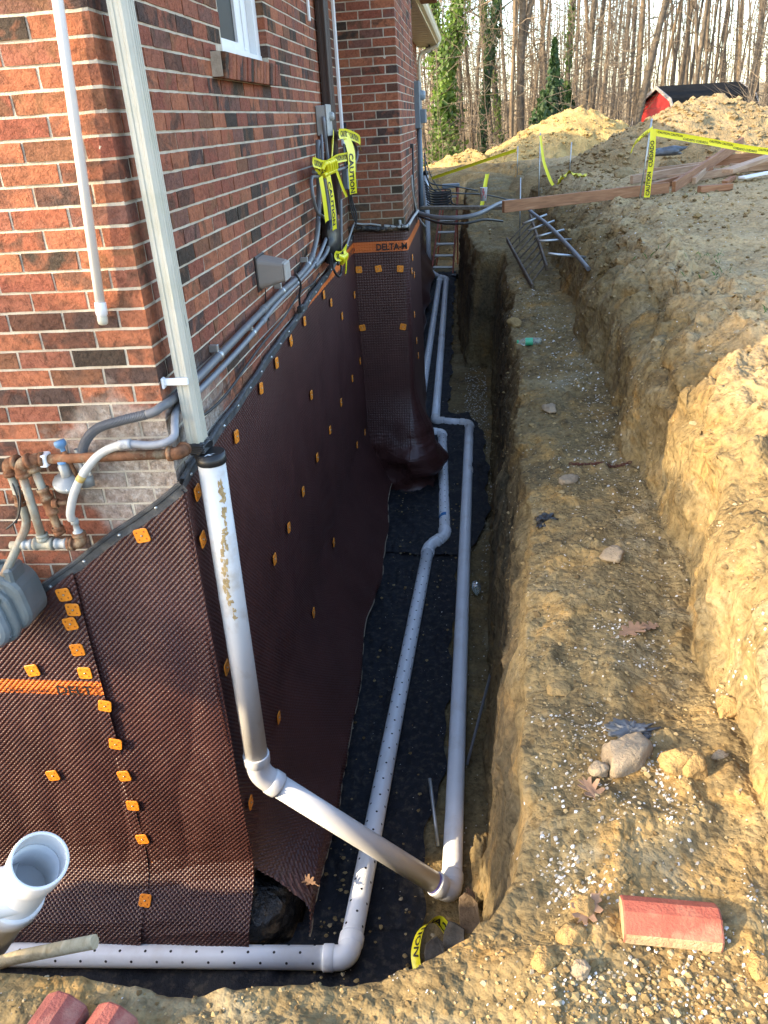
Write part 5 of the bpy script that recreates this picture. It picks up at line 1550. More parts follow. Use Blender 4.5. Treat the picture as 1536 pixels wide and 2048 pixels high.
# stakes with tape on the right
def stake(x, y, top, label, lean=(0, 0), r=.009):
    z = gz_at(x, y)[0]
    mb = MB(); mb.tube([(x, y, z - .1), (x + lean[0], y + lean[1], top)], r, 8)
    return solo('metal_stake', mb, [M_galv], label, 'stake', 'thin metal stakes holding caution tape', base=(x, y, z))
SX, SY = 2.95, 6.95
zS = gz_at(SX, SY)[0]
stake(SX, SY, -.50, 'metal stake carrying yellow tape beside the lumber pile', (.07, 0))
tape('caution_tape', [(SX + .085, SY - .02, -.60), (SX + .095, SY - .03, -.85), (SX + .08, SY - .03, -1.10), (SX + .075, SY - .03, zS + .02)], [(1, .1, 0)], .064, 'yellow tape hanging down the stake and lettered CUIDADO and CAUTION', None, 8, .12)
def vtext(word, z0, ln, x, y):
    v, f, asp = text_geo(word); h = .042
    tm = MB(); tm.add([(x + h / 2 - b * h, y, z0 + a * ln) for a, b in v], f); return tm
rt = [o for o in bpy.data.objects if o.name.startswith('caution_tape')][-1]
ob('lettering', vtext('CUIDADO', -.97, .26, SX + .085, SY - .047), [M_ink], rt); ob('lettering', vtext('CAUTION', zS + .04, .24, SX + .078, SY - .044), [M_ink], rt)
tape('caution_tape', [(SX + .09, SY - .01, -.63), (3.6, 7.0, -.75), (4.33, 7.15, -.90), (5.4, 7.4, -1.02)], [(.15, 0, 1)], .066, 'long yellow tape stretched right from the stake with two lines of small letters', ['CAUTION CAUTION', 'CUIDADO CUIDADO'], 8, .05, size=.34, gap=.15, two=(.12, -.2))
tape('caution_tape', [(SX + .08, SY - .02, -.60), (SX - .02, SY - .05, -.66), (SX - .10, SY - .05, -.73), (SX - .13, SY - .04, -.80)], [(.3, 0, 1)], .055, 'short loose yellow tape end knotted at the top of the stake', 'AUTI', 8, .2)
stake(2.66, 11.3, -.83, 'bare metal stake in front of the sunlit heap', (.02, 0))
stake(2.17, 11.0, -.66, 'metal stake left of the bare stake with drooping yellow tape', (0, 0))
tape('caution_tape', [(2.165, 10.95, -.70), (2.2, 10.9, -.95), (2.25, 10.85, -1.15), (2.38, 10.7, gz_at(2.38, 10.7)[0] + .05), (2.5, 10.55, gz_at(2.5, 10.55)[0] + .03)], [(.3, .3, .1), (1, 0, 0)], .05, 'yellow tape drooping from a stake to a crumpled end on the ground', None, 8, .1)
mb = MB(); Qc_ = []
for i in range(22):
    t = i / 21; Qc_.append([(2.42 + .42 * t, 10.5 + .16 * b + .05 * math.sin(t * 21), gz_at(2.42 + .42 * t, 10.5 + .16 * b)[0] + .03 + .05 * abs(math.sin(t * 13 + b * 3))) for b in (0, .33, .66, 1)])
mb.grid(Qc_); solo('caution_tape', mb, [M_yellow], 'crumpled yellow tape end lying beside the bare stake', 'caution tape', 'yellow caution tape')
stake(1.80, 9.5, -1.18, 'metal stake standing behind the left end of the long beam', (.0, 0), .009)
tape('caution_tape', [(.3, 15.2, -1.49), (1.0, 14.6, -1.28), (1.6, 14.1, -1.10), (1.95, 13.8, -1.0)], [(.1, 0, 1)], .06, 'yellow tape crossing in front of the small far heap', None, 8, .1)
mb = MB(); mb.tube([(1.97, 13.78, -1.5), (1.98, 13.78, -.93)], .008, 6); solo('metal_stake', mb, [M_galv], 'far metal stake at the end of the yellow tape by the small heap', 'stake', 'thin metal stakes holding caution tape')
tape('caution_tape', [(1.36, 10.6, -1.18), (1.33, 10.5, -1.3), (1.30, 10.4, -1.45), (1.27, 10.35, -1.6)], [(1, .2, 0)], .06, 'yellow tape strip hanging down the bank behind the ladder', None, 6, .2)

# tape bundle on the side wall cables
bn = tape('caution_tape', [(.15, 4.05, -.42), (.19, 4.05, -.55), (.19, 4.02, -.72), (.18, 4.1, -.86)], [(.35, 1, 0)], .125, 'bunch of yellow tape lettered CAUTION tied round the looped cables', None, 10, .06)
v, f, asp = text_geo('CAUTION'); tm = MB()
mbr, ev, L = ribbon([(.15, 4.05, -.42), (.19, 4.05, -.55), (.19, 4.02, -.72), (.18, 4.1, -.86)], [(.35, 1, 0)], .125, 10, .06)
tm.add([ev(.15 + a * (L - .16), .20 + b * .6, .003) for a, b in v], f); tm.add([ev(.15 + a * (L - .16), .20 + b * .6, -.003) for a, b in v], f)
ob('lettering', tm, [M_ink], bn)
tape('x', [(.14, 3.85, -.42), (.17, 4.1, -.43), (.21, 4.45, -.48), (.2, 4.6, -.54)], [(0, .1, 1)], .07, '', 'CAUTION', 8, .1, root=bn)
tape('x', [(.12, 3.75, -.42), (.13, 3.6, -.52), (.13, 3.45, -.63), (.12, 3.3, -.66), (.12, 3.0, -.60), (.12, 2.9, -.55)], [(.2, .4, 1)], .07, '', 'CAUTION', 8, .15, root=bn)
tape('x', [(.12, 2.78, -.56), (.13, 3.2, -.60), (.15, 3.6, -.58), (.17, 4.05, -.585)], [(0, .1, 1)], .06, '', 'CAUTION', 8, .1, root=bn)
tape('x', [(.13, 3.25, -.66), (.14, 3.28, -.8), (.14, 3.3, -.93), (.13, 3.35, -1.04)], [(.2, 1, .1)], .085, '', 'CAUTION', 8, .06, root=bn)
tape('x', [(.13, 2.95, -.66), (.135, 2.98, -.78), (.13, 3.05, -.95)], [(.1, 1, .1)], .095, '', 'CAUTION', 8, .06, root=bn, start=.02)
tape('x', [(.14, 3.6, -.66), (.15, 3.75, -.78), (.15, 3.95, -.87)], [(.2, 1, .1)], .05, '', None, 8, .06, root=bn)
mb = MB(); 
for k in range(5): mb.tube(spline([(.13, 3.05 + .1 * k, -.62 + .02 * math.sin(k * 2)), (.155, 3.08 + .1 * k, -.585), (.15, 3.14 + .1 * k, -.64), (.13, 3.1 + .1 * k, -.66)]), .016, 6)
ob('knot', mb, [M_yellow], bn)
b2 = tape('caution_tape', [(.14, 3.2, -1.20), (.15, 3.4, -1.23), (.16, 3.62, -1.21), (.14, 3.7, -1.27)], [(0, .1, 1)], .07, 'knotted yellow tape at the foot of the black sleeve above the orange band', 'CAUTION', 8, .2)
tape('x', [(.15, 3.55, -1.22), (.16, 3.55, -1.3), (.14, 3.6, -1.40)], [(0, 1, .1)], .07, '', None, 8, .15, root=b2)
mb = MB()
for k in range(4): mb.tube(spline([(.14, 3.35 + .06 * k, -1.22 - .02 * k), (.17, 3.40 + .06 * k, -1.25), (.15, 3.44 + .06 * k, -1.29)]), .018, 6)
ob('knot', mb, [M_yellow], b2)

# ------------------------------------------------------------------ cable and board crossing the trench, black coil
mb = MB(); mb.tube(spline([(.55, 6.3, -1.25), (.75, 6.0, -1.27), (1.0, 5.85, -1.27), (1.2, 5.95, -1.25), (1.45, 6.6, -1.22), (1.70, 7.4, -1.30), (1.82, 7.35, -1.42), (1.93, 6.9, -1.48), (2.02, 6.3, -1.54), (2.11, 5.45, -1.61), (2.17, 4.95, -1.67)]), .021, 10)
solo('crossing_conduit', mb, [M_conduit], 'grey conduit crossing the trench and passing under the beam end along the bank', 'conduit')
mb = MB(); mb.tube(spline([(.56, 6.35, -1.29), (.8, 6.05, -1.335), (1.05, 5.95, -1.34), (1.25, 6.1, -1.33), (1.45, 6.5, -1.40)]), .012, 8)
solo('crossing_cable', mb, [M_cable], 'black cable slung across the trench beside the grey conduit', 'cable')
mb = MB(); mb.bar((.51, 7.75, -1.34), (1.5, 7.5, -1.36), .14, .035); solo('crossing_board', mb, [M_woodg], 'old board bridging the trench behind the crossing conduit', 'board')
mb = MB()
for k in range(7):
    z0 = -1.17 - .035 * k; yy = 8.2 + .05 * k
    mb.tube(spline([(.53, yy, z0 + .1), (.62, yy, z0), (.80 + .02 * (k % 3), yy, z0 - .005), (.86, yy, z0 - .03), (.78, yy, z0 - .055), (.6, yy, z0 - .05), (.54, yy, z0 - .02)]), .009, 6)
mb.tube(spline([(.54, 8.3, -.75), (.56, 8.2, -1.0), (.66, 8.3, -1.2), (.95, 8.4, -1.25), (1.3, 8.8, -1.32), (1.7, 9.8, -1.5)]), .010, 6)
mb.tube(spline([(.53, 8.4, -.9), (.6, 8.3, -1.1), (.9, 8.5, -1.17), (1.2, 9.0, -1.28)]), .009, 6)
solo('cable_coil', mb, [M_cable], 'tangle of black cables coiled against the far side of the chimney', 'cable')
mb = MB(); mb.tube(spline([(.16, 15.9, -1.2), (.3, 15.4, -1.5), (.5, 15.0, -1.75), (.75, 14.6, -1.95), (1.0, 14.3, -1.95)]), .012, 6); solo('thin_cable', mb, [M_cable], 'thin cable slanting from the white pipe top down to the red ladder', 'cable')

# ------------------------------------------------------------------ red step ladder
ld = thing('step_ladder', (.45, 15.8, -3.52), 'red fibreglass step ladder standing in the far end of the trench', 'ladder')
L0, L1, T0, T1 = Vector((.20, 15.7, -3.50)), Vector((.68, 15.7, -3.52)), Vector((.50, 16.25, -1.75)), Vector((.83, 16.25, -1.75))
for a, b in ((L0, T0), (L1, T1)):
    mb = MB(); mb.bar(a, b, .035, .085, (0, 1, .3), r=.006); ob('side_rail', mb, [M_ladder], ld)
for k in range(7):
    t = .08 + k * .135
    a, b = L0.lerp(T0, t), L1.lerp(T1, t); mb = MB(); mb.bar(a, b, .085, .022, (0, -.3, 1), r=.004)
    ob('step', mb, [M_lad_al], ld)
    if k in (0, 1, 2, 4):
        for p, q in ((a, L0.lerp(T0, t - .05)), (b, L1.lerp(T1, t - .05))):
            m2 = MB(); m2.bar(p.lerp(q, 1.0) if False else a.lerp(b, .25 if p is a else .75), q, .018, .006, (0, 1, 0)); ob('brace', m2, [M_lad_al], ld)
mb = MB(); c = (T0 + T1) / 2; mb.bbox((c.x - .19, c.y - .07, c.z - .02), (c.x + .19, c.y + .16, c.z + .06), .012); ob('top_cap', mb, [M_panel], ld)
for a, b in ((Vector((.28, 16.75, -3.48)), Vector((.55, 16.35, -1.76))), (Vector((.78, 16.75, -3.48)), Vector((.79, 16.35, -1.76)))):
    mb = MB(); mb.bar(a, b, .03, .05, (0, 1, .3), r=.005); ob('rear_rail', mb, [M_ladder], ld)
mb = MB(); Qp = rock_mesh(4, 8, .35, (.13, .12, .05)) + np.array((.74, 15.45, -3.50)); mb.grid(Qp); solo('black_plastic', mb, [M_bagblk], 'crumpled black plastic at the foot of the red ladder', 'plastic')

# ------------------------------------------------------------------ old ladder and rods on the bench
ol = thing('old_ladder', (1.8, 7.5, -2.0), 'old weathered wooden ladder lying down the bank on the ledge', 'ladder')
def bz(x, y): return gz_at(x, y)[0]
A0, A1 = Vector((1.93, 9.3, -1.66)), Vector((1.93, 6.45, -1.90)); B0, B1 = Vector((1.60, 9.0, -1.93)), Vector((1.76, 6.15, -2.04))
for a, b in ((A0, A1), (B0, B1)):
    mb = MB(); mb.bar(a, b, .026, .06, (0, 0, 1), r=.006); ob('side_rail', mb, [M_woodg], ol)
for k in range(9):
    t = .06 + k * .11; mb = MB(); mb.tube([A0.lerp(A1, t), B0.lerp(B1, t)], .011, 8); ob('rung', mb, [M_woodg], ol)
RL = ((1.86, 7.18, -1.46, -.16, -.05, 'farthest silver rod sticking out of the bank below the beam'), (1.92, 6.9, -1.50, -.17, -.05, 'second silver rod from the beam sticking out of the bank'), (1.99, 6.5, -1.54, -.19, -.03, 'middle silver rod of the five sticking out of the bank'), (2.03, 6.15, -1.575, -.22, .01, 'fourth silver rod from the beam sticking out of the bank'), (2.10, 5.5, -1.64, -.25, .045, 'nearest and lowest silver rod sticking out of the bank'))
for x, y, z, dxx, dzz, lab in RL:
    mb = MB(); mb.tube([(x + .12, y + .05, z - dzz * .5), (x + dxx, y - .06, z + dzz)], .0125, 10); solo('metal_rod', mb, [M_galv], lab, 'metal rod', 'silver rods sticking out of the bank beside the old ladder')

# ------------------------------------------------------------------ long beam and lumber pile
def board(p, q, w_, h_, mat, label, name='board', up=(0, 0, 1), grp='boards in the lumber pile'):
    p, q = Vector(p), Vector(q); mb = MB(); mb.bar((0, 0, 0), (0, (q - p).length, 0), w_, h_, (0, 0, 1), r=min(w_, h_) * .08)
    me = mb.mesh(name); me.materials.append(mat)
    o = bpy.data.objects.new(name, me); COL.objects.link(o)
    d = (q - p).normalized(); u = Vector(up); sx = d.cross(u).normalized(); uu = sx.cross(d)
    o.matrix_world = Matrix(((sx.x, d.x, uu.x, p.x), (sx.y, d.y, uu.y, p.y), (sx.z, d.z, uu.z, p.z), (0, 0, 0, 1)))
    return props(o, label, 'board', grp)
zb_ = gz_at(3.0, 7.1)[0]
board((1.44, 6.1, -1.215), (3.35, 7.40, zb_ + .07), .045, .115, M_wood, 'long red brown beam reaching from the lumber pile out over the trench edge', 'beam', grp=None)
G = lambda x, y: gz_at(x, y)[0]
LB = [((3.15, 8.6), (4.4, 9.6), .05, .10, .06, .05, M_woodl, 'short board behind the stake at the back left of the lumber pile'),
      ((3.1, 7.7), (4.1, 8.5), .045, .09, .05, .10, M_wood, 'reddish board lying just behind the long beam'),
      ((3.5, 9.6), (5.2, 10.0), .05, .10, .08, .05, M_woodl, 'pale board at the very back of the lumber pile'),
      ((3.42, 7.45), (4.75, 9.6), .045, .12, .06, .30, M_wood, 'reddish board leaning diagonally up across the lumber pile'),
      ((3.75, 7.9), (4.35, 9.1), .045, .08, .09, .22, M_woodl, 'small pale board propped under the diagonal board'),
      ((4.15, 8.0), (5.9, 9.7), .15, .045, .12, .30, M_woodl, 'wide pale plank sloping up to the right edge'),
      ((4.2, 9.2), (6.2, 9.3), .05, .12, .14, .16, M_wood, 'dark red board under the wide plank at the right edge'),
      ((4.4, 8.8), (6.3, 8.75), .05, .10, .06, .05, M_woodl, 'pale board lying right of the pile behind the white board'),
      ((3.63, 7.15), (4.0, 7.25), .09, .07, .04, .04, M_wood, 'short off cut block at the front of the lumber pile'),
      ((4.05, 7.7), (4.2, 7.9), .07, .05, .03, .03, M_wood, 'tiny brown off cut near the white board'),
      ((4.65, 7.35), (5.6, 7.65), .09, .05, .03, .03, M_wood, 'brown board cut by the right edge below the white board'),
      ((4.25, 7.75), (5.7, 8.3), .13, .02, .05, .10, M_white, 'thin white board lying in front of the lumber pile'),
      ((3.3, 9.3), (4.2, 8.7), .12, .03, .02, .06, M_woodl, 'flat pale board on the ground under the back of the pile'),
      ((4.0, 10.2), (5.6, 9.9), .05, .1, .05, .12, M_wood, 'reddish board crossing behind the leaning boards'),
      ((3.3, 8.0), (4.6, 8.75), .045, .09, .05, .06, M_woodl, 'middle pale board lying beneath the diagonal board')]
for (x0, y0), (x1, y1), w_, h_, z0, z1, mt_, lab in LB:
    board((x0, y0, G(x0, y0) + z0), (x1, y1, G(x1, y1) + z1), w_, h_, mt_, lab)
mb = MB(); Qp = rock_mesh(9, 9, .6, (.24, .14, .07)); Qp[..., 2] += .02; mb.grid(Qp + np.array((3.75, 9.55, G(3.75, 9.55) + .28))); solo('black_bag', mb, [M_baggry], 'crumpled dark plastic bag on the foot of the big brown heap', 'plastic bag')

# ------------------------------------------------------------------ pavers
def paver(x, y, rz, L, label, mats, dz=0.0, tilt=0):
    """edging block with a bevelled top: long axis local x"""
    root = thing('concrete_paver', (0, 0, 0), label, 'paver', 'red concrete pavers')
    W_, H_ = .098, .055
    pr = [(-W_ / 2, 0), (-W_ / 2, .030), (-W_ / 2 + .006, .036), (-.012, H_), (.012 + .004, H_), (W_ / 2 - .006, .036), (W_ / 2, .030), (W_ / 2, 0)]
    mb = MB(); n = len(pr); rings = []
    for xx, s_ in ((-L / 2, .96), (-L / 2 + .004, 1), (L / 2 - .004, 1), (L / 2, .96)): rings.append([(xx, a * s_, b * s_) for a, b in pr])
    mb.grid([r + r[:1] for r in rings], smooth=False, flip=True); mb.add(rings[0], [tuple(range(n))], 1); mb.add(rings[-1], [tuple(range(n))[::-1]], 1)
    me = mb.mesh('block')
    mi = [1 if (abs(p.normal.y) > .9 or abs(p.normal.x) > .9) else 0 for p in me.polygons]; me.polygons.foreach_set('material_index', mi)
    ob('block', me, mats, root)
    z = gz_at(x, y)[0]
    root.location = (x, y, z - .012 + dz); root.rotation_euler = (tilt, 0, rz)
    return root
paver(1.540, -1.466, math.radians(-3), .205, 'single red paver with sloping edges lying on the dirt at the lower right', [M_paver, M_pav_side], .022)
paver(.235, -1.80, math.radians(78), .205, 'left one of the two dusty red pavers at the bottom left', [M_paverd, M_paverd], .01)
paver(.345, -1.81, math.radians(75), .205, 'right one of the two dusty red pavers at the bottom left', [M_paverd, M_paverd], .01)

# handle, rods, slate
zh = gz_at(-.05, -1.56)[0]
mb = MB(); mb.tube([(-.40, -1.49, -2.34), (-.05, -1.46, -2.213), (.168, -1.45, -2.15)], [.0155, .0165, .0175], 16); solo('wooden_handle', mb, [M_handle], 'round bare wooden tool handle resting on the bank beside the white fitting', 'tool handle')
mb = MB(); mb.tube([(.905, .46, -3.96), (.847, .80, -3.80)], .010, 10); solo('metal_rod', mb, [M_galv], 'thin hollow metal rod standing beside the solid drain pipe', 'metal rod')
mb = MB(); mb.tube([(1.06, 1.05, -3.93), (1.215, 1.60, -3.66)], .009, 8); solo('metal_rod', mb, [M_conduit], 'thin dark rod leaning on the trench wall behind the drain pipe', 'metal rod')
def slab(cx, cy, z, w_, l_, th, rz, tilt, mat, label, seed, name='slate_piece', cat='slate', grp='broken slate pieces by the elbow'):
    r = random.Random(seed); n = 11; pts = []
    for k in range(n):
        a = 6.283 * k / n; rr = r.uniform(.75, 1.1); pts.append((w_ * rr * math.cos(a), l_ * rr * math.sin(a)))
    mb = MB(); v = [(x, y, -th / 2 + r.uniform(-.002, .002)) for x, y in pts] + [(x * .97, y * .97, th / 2 + r.uniform(-.003, .003)) for x, y in pts]
    mb.add(v, [tuple(range(n))[::-1], tuple(range(n, 2 * n))] + [(k, (k + 1) % n, n + (k + 1) % n, n + k) for k in range(n)])
    mt = Matrix.Translation((cx, cy, z)) @ Matrix.Rotation(rz, 4, 'Z') @ Matrix.Rotation(tilt, 4, 'X')
    mb.v = [tuple(mt @ Vector(p)) for p in mb.v]
    return solo(name, mb, [mat], label, cat, grp)
slab(.925, -.30, -3.80, .055, .085, .012, .3, .75, M_slate, 'left grey slate piece leaning on yellow tape', 1)
slab(1.005, -.22, -3.79, .05, .095, .014, -.2, .8, M_slate, 'middle dark slate piece between two others', 2)
slab(1.075, -.12, -3.74, .06, .10, .016, .1, .85, simple('rusty_slate', (.17, .12, .075), .8, 0, .5, 14, .008, 50, .3), 'right rust stained slate piece near the trench wall', 3)
tape('caution_tape', [(1.0, -.18, -3.86), (.93, -.12, -3.80), (.86, -.17, -3.80), (.835, -.26, -3.83), (.85, -.34, -3.87)], [(.3, .2, 1), (.5, -.3, .8), (.6, -.5, .5)], .075, 'yellow tape scrap curled beside the slate pieces', 'CAUTION', 8, .1)

# ------------------------------------------------------------------ litter on the ledge
def oakleaf(x, y, z, s, rz, label, curl=.25, tilt=0.0):
    out = [(0, -1.25), (.05, -.9), (.30, -.75), (.16, -.5), (.62, -.32), (.58, -.12), (.2, -.05), (.70, .36), (.58, .5), (.2, .36), (.42, .78), (.26, .82), (.08, .66), (0, 1.0)]
    pts = out + [(-a * .92, b + .04) for a, b in out[-2:0:-1]]
    mb = MB(); v = [(a * s, b * s, curl * s * (a * a * .8 + .2 * b * b) + .006) for a, b in pts]; n = len(pts); c = [(0, b * s, .006) for b in (-.6, 0, .6)]
    v += [(a, b, z_ - .0018) for a, b, z_ in v]
    f = [tuple(range(n)), tuple(range(n, 2 * n))[::-1]] + [(k, n + k, n + (k + 1) % n, (k + 1) % n) for k in range(n)]
    mb.add(v, f); mb.tube([(0, -1.2 * s, .006), (.02 * s, -1.6 * s, .012)], .0015, 5)
    mt = Matrix.Translation((x, y, z)) @ Matrix.Rotation(rz, 4, 'Z') @ Matrix.Rotation(tilt, 4, 'Y')
    mb.v = [tuple(mt @ Vector(p)) for p in mb.v]
    return solo('oak_leaf', mb, [M_oak], label, 'leaf', 'fallen dry oak leaves')
oakleaf(1.675, -.25, G(1.675, -.25) + .008, .062, -.95, 'dry brown oak leaf lying flat in the middle of the ledge')
oakleaf(1.75, -.20, G(1.75, -.20) + .004, .04, 1.9, 'darker oak leaf half buried beside the flat oak leaf', .5)
oakleaf(1.10, .02, floor_z(1, 0) + .20, .06, .6, 'pale oak leaf in the trench beside the white elbow', .5, .5)
oakleaf(1.10, -.08, floor_z(1, 0) + .25, .05, 2.2, 'grey oak leaf standing above the slate pieces', .6, .9)
oakleaf(1.43, -1.05, G(1.43, -1.05) + .006, .05, .4, 'curled brown leaf left of the big round stone', .7)
oakleaf(1.37, -1.44, G(1.37, -1.44) + .004, .05, 2.5, 'dark brown leaf beside the left end of the single paver', .6)
oakleaf(.28, .02, floor_z(.3, 0) + .26, .045, 1.1, 'brown leaf on the tarred footing corner', .5)
# bottle
bo = thing('plastic_bottle', (1.58, 3.91, G(1.58, 3.91) + .03), 'clear plastic bottle with a green label lying on the ledge', 'bottle')
bzv = G(1.58, 3.91) + .034; bax = Vector((1, -.05, .0))
mb = MB(); mb.lathe([(0, 0), (.026, .0), (.031, .006), (.031, .05), (.029, .055), (.031, .06), (.031, .135), (.026, .155), (.013, .178), (.012, .19)], (1.68, 3.9, bzv), -bax, 20); ob('body', mb, [M_bottle], bo)
mb = MB(); mb.lathe([(.0318, .07), (.0318, .13)], (1.68, 3.9, bzv), -bax, 20); ob('label', mb, [M_green], bo)
mb = MB(); mb.lathe([(.0145, .185), (.0145, .20), (0, .2005)], (1.68, 3.9, bzv), -bax, 14); ob('cap', mb, [M_green], bo)
bo2 = thing('plastic_bottle', (1.09, 3.0, -3.86), 'crushed clear bottle on the trench floor beside the drain pipe', 'bottle')
mb = MB(); Qp = rock_mesh(5, 9, .2, (.035, .10, .035)); mb.grid(Qp + np.array((1.13, 3.0, floor_z(1, 3) + .06))); ob('body', mb, [M_bottle], bo2)
# paper cup
cu_ = thing('paper_cup', (1.275, 8.6, G(1.275, 8.6)), 'white and red paper cup on top of the dirt block', 'cup')
mb = MB(); mb.lathe([(0, .0), (.036, .0), (.048, .16), (.050, .162), (.046, .162), (.034, .01), (0, .01)], (1.275, 8.6, G(1.275, 8.6) - .005), (.02, 0, 1), 18); ob('wall', mb, [M_cup], cu_)
mb = MB()
for a0, z0 in ((-2.4, .03), (-1.7, .06), (-1.1, .03), (-1.9, .1)):
    mb.add([Vector((1.275, 8.6, G(1.275, 8.6) - .005)) + Vector(((.0372 + .075 * zz) * math.cos(aa), (.0372 + .075 * zz) * math.sin(aa), zz)) for aa, zz in ((a0, z0), (a0 + .3, z0 + .01), (a0 + .42, z0 + .06), (a0 + .1, z0 + .05))], [(0, 1, 2, 3)])
ob('print', mb, [M_cupr], cu_)
# rusty chain along the ledge
cp = spline([gpt(1.63, 1.385, .008), gpt(1.68, 1.36, .008), gpt(1.74, 1.345, .01), gpt(1.80, 1.335, .01), gpt(1.86, 1.335, .01), gpt(1.95, 1.33, .02)], 40)
ch = thing('rusty_chain', tuple(cp[0]), 'rusty dark chain lying across the ledge', 'chain')
acc = 0; last = None; k = 0
for i in range(1, len(cp)):
    acc += (cp[i] - cp[i - 1]).length
    if acc >= .0165:
        acc = 0; d = (cp[i] - cp[i - 1]).normalized(); up_ = Vector((0, 0, 1)); sd_ = d.cross(up_).normalized()
        u2 = sd_ if k % 2 else up_
        mb = MB(); mb.tube([cp[i] + d * .0135 * math.cos(a) + u2 * .0075 * math.sin(a) for a in np.linspace(0, 6.283, 9)], .0030, 5, False); ob('link', mb, [M_chain], ch); k += 1
# black film scraps, stones and clods
def lumpy(x, y, r, sq, seed, mat, label, name, cat, grp=None, dz=.35, rough=.3, res=11):
    mb = MB(); Qp = rock_mesh(seed, res, rough, tuple(r * q for q in sq)); th = seed * 1.3
    c_, s_ = math.cos(th), math.sin(th); X = Qp[..., 0] * c_ - Qp[..., 1] * s_; Y = Qp[..., 0] * s_ + Qp[..., 1] * c_; Qp[..., 0], Qp[..., 1] = X, Y
    mb.grid(Qp + np.array((x, y, G(x, y) + r * sq[2] * (dz - .12)))); return solo(name, mb, [mat], label, cat, grp)
lumpy(1.455, .72, .048, (1.1, .8, .5), 3, M_bagblk, 'black plastic scrap on the ledge near the orange plate', 'black_plastic', 'plastic', 'plastic scraps on the ledge', .4, 1.5, 22)
lumpy(1.575, -.82, .045, (1.1, .8, .5), 5, M_baggry, 'dusty blue grey plastic scrap beside the big round stone', 'grey_plastic', 'plastic', 'plastic scraps on the ledge', .4, 1.5, 22)
RK = [(1.535, -.93, .078, (1.05, .9, .8), M_stone, 'big round pale stone in the middle of the lower ledge'), (1.665, -.99, .052, (.8, 1.1, .8), M_rockred, 'orange split clod right of the big round stone'), (1.705, -1.0, .045, (.9, .8, .8), M_rockred, 'smaller orange clod touching the split clod'),
      (1.46, -.98, .03, (1, .9, .8), M_stone, 'small pale stone left of the big round stone'), (1.79, -.93, .022, (1, .8, .7), M_stone, 'smooth pebble alone on the dirt right of the orange clods'), (1.87, -.72, .045, (1.1, .9, .8), M_rockred, 'orange clod at the foot of the sunlit bank'),
      (1.36, -1.43, .030, (1, .9, .8), M_rockred, 'brown clod left of the single paver'), (1.33, -1.50, .032, (1.1, .9, .85), M_rockred, 'rough brown clod below the left end of the single paver'), (1.265, -1.56, .03, (1, 1, .8), M_rockred, 'brown clod on the rim of the near bank'),
      (1.335, -1.58, .022, (1, .9, .9), M_stone, 'small round clod beside the rim clod at the bottom'), (1.70, -1.56, .03, (1, .8, .7), M_rockred, 'yellow clod right of the single paver'), (1.70, .32, .05, (1.1, 1, .6), M_stone, 'flat pale stone high on the ledge below the chain'),
      (1.60, 1.15, .05, (1.3, .8, .5), M_stone, 'flat pale stone just below the rusty chain'), (1.49, 4.7, .07, (1, .9, .7), M_clod, 'round clod on the ledge edge behind the bottle'), (1.40, -.55, .04, (1, .9, .6), M_clod, 'low clod on the ledge rim'),
      (1.6, 2.2, .05, (1.4, .9, .5), M_stone, 'pale flat stone on the upper ledge'), (3.9, 9.9, .16, (1.2, .9, .8), M_spoil2, 'big clod at the foot of the brown heap beside the dark bag'), (3.35, 10.3, .17, (1.3, .9, .7), M_spoil2, 'rounded boulder like clod left of the brown heap')]
for i, (x, y, r, sq, mt_, lab) in enumerate(RK): lumpy(x, y, r, sq, 20 + i, mt_, lab, 'stone' if mt_ is M_stone else 'clod', 'stone' if mt_ is M_stone else 'clod', 'stones and clods on the dirt')
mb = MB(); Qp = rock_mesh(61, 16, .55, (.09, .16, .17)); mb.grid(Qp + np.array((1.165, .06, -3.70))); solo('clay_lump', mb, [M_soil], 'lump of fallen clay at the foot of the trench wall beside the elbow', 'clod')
o = bpy.data.objects.new('fastener_plate', PME); COL.objects.link(o); o.location = (1.318, 2.33, -2.98); o.rotation_euler = (0, math.radians(-88), 0); props(o, 'orange square plate stuck in the trench wall opposite the brown sheet', 'plastic plate')

# ------------------------------------------------------------------ white flecks, crumbs, grass
def scatter(name, items, mat, label, cat, shape):
    mb = MB()
    for (x, y, r, seed) in items:
        z, nrm = gz_at(x, y)
        shape(mb, Vector((x, y, z)), nrm, r, seed)
    return solo(name, mb, [mat], label, cat)
def flake(mb, p, nrm, r, seed):
    q = random.Random(seed); n = q.choice((4, 5, 5)); a0 = q.uniform(0, 6); u = nrm.orthogonal().normalized(); v = nrm.cross(u)
    ring = [(math.cos(a0 + 6.283 * k / n) * q.uniform(.7, 1.2), math.sin(a0 + 6.283 * k / n) * q.uniform(.5, 1.0)) for k in range(n)]
    tz = q.uniform(-.4, .4)
    V = [p + (u * a + v * b) * r + nrm * (r * (-.35 + tz * a * .5)) for a, b in ring] + [p + (u * a * .7 + v * b * .7) * r + nrm * (r * (.25 + tz * a * .5)) for a, b in ring]
    mb.add(V, [tuple(range(n, 2 * n))] + [(k, (k + 1) % n, n + (k + 1) % n, n + k) for k in range(n)])
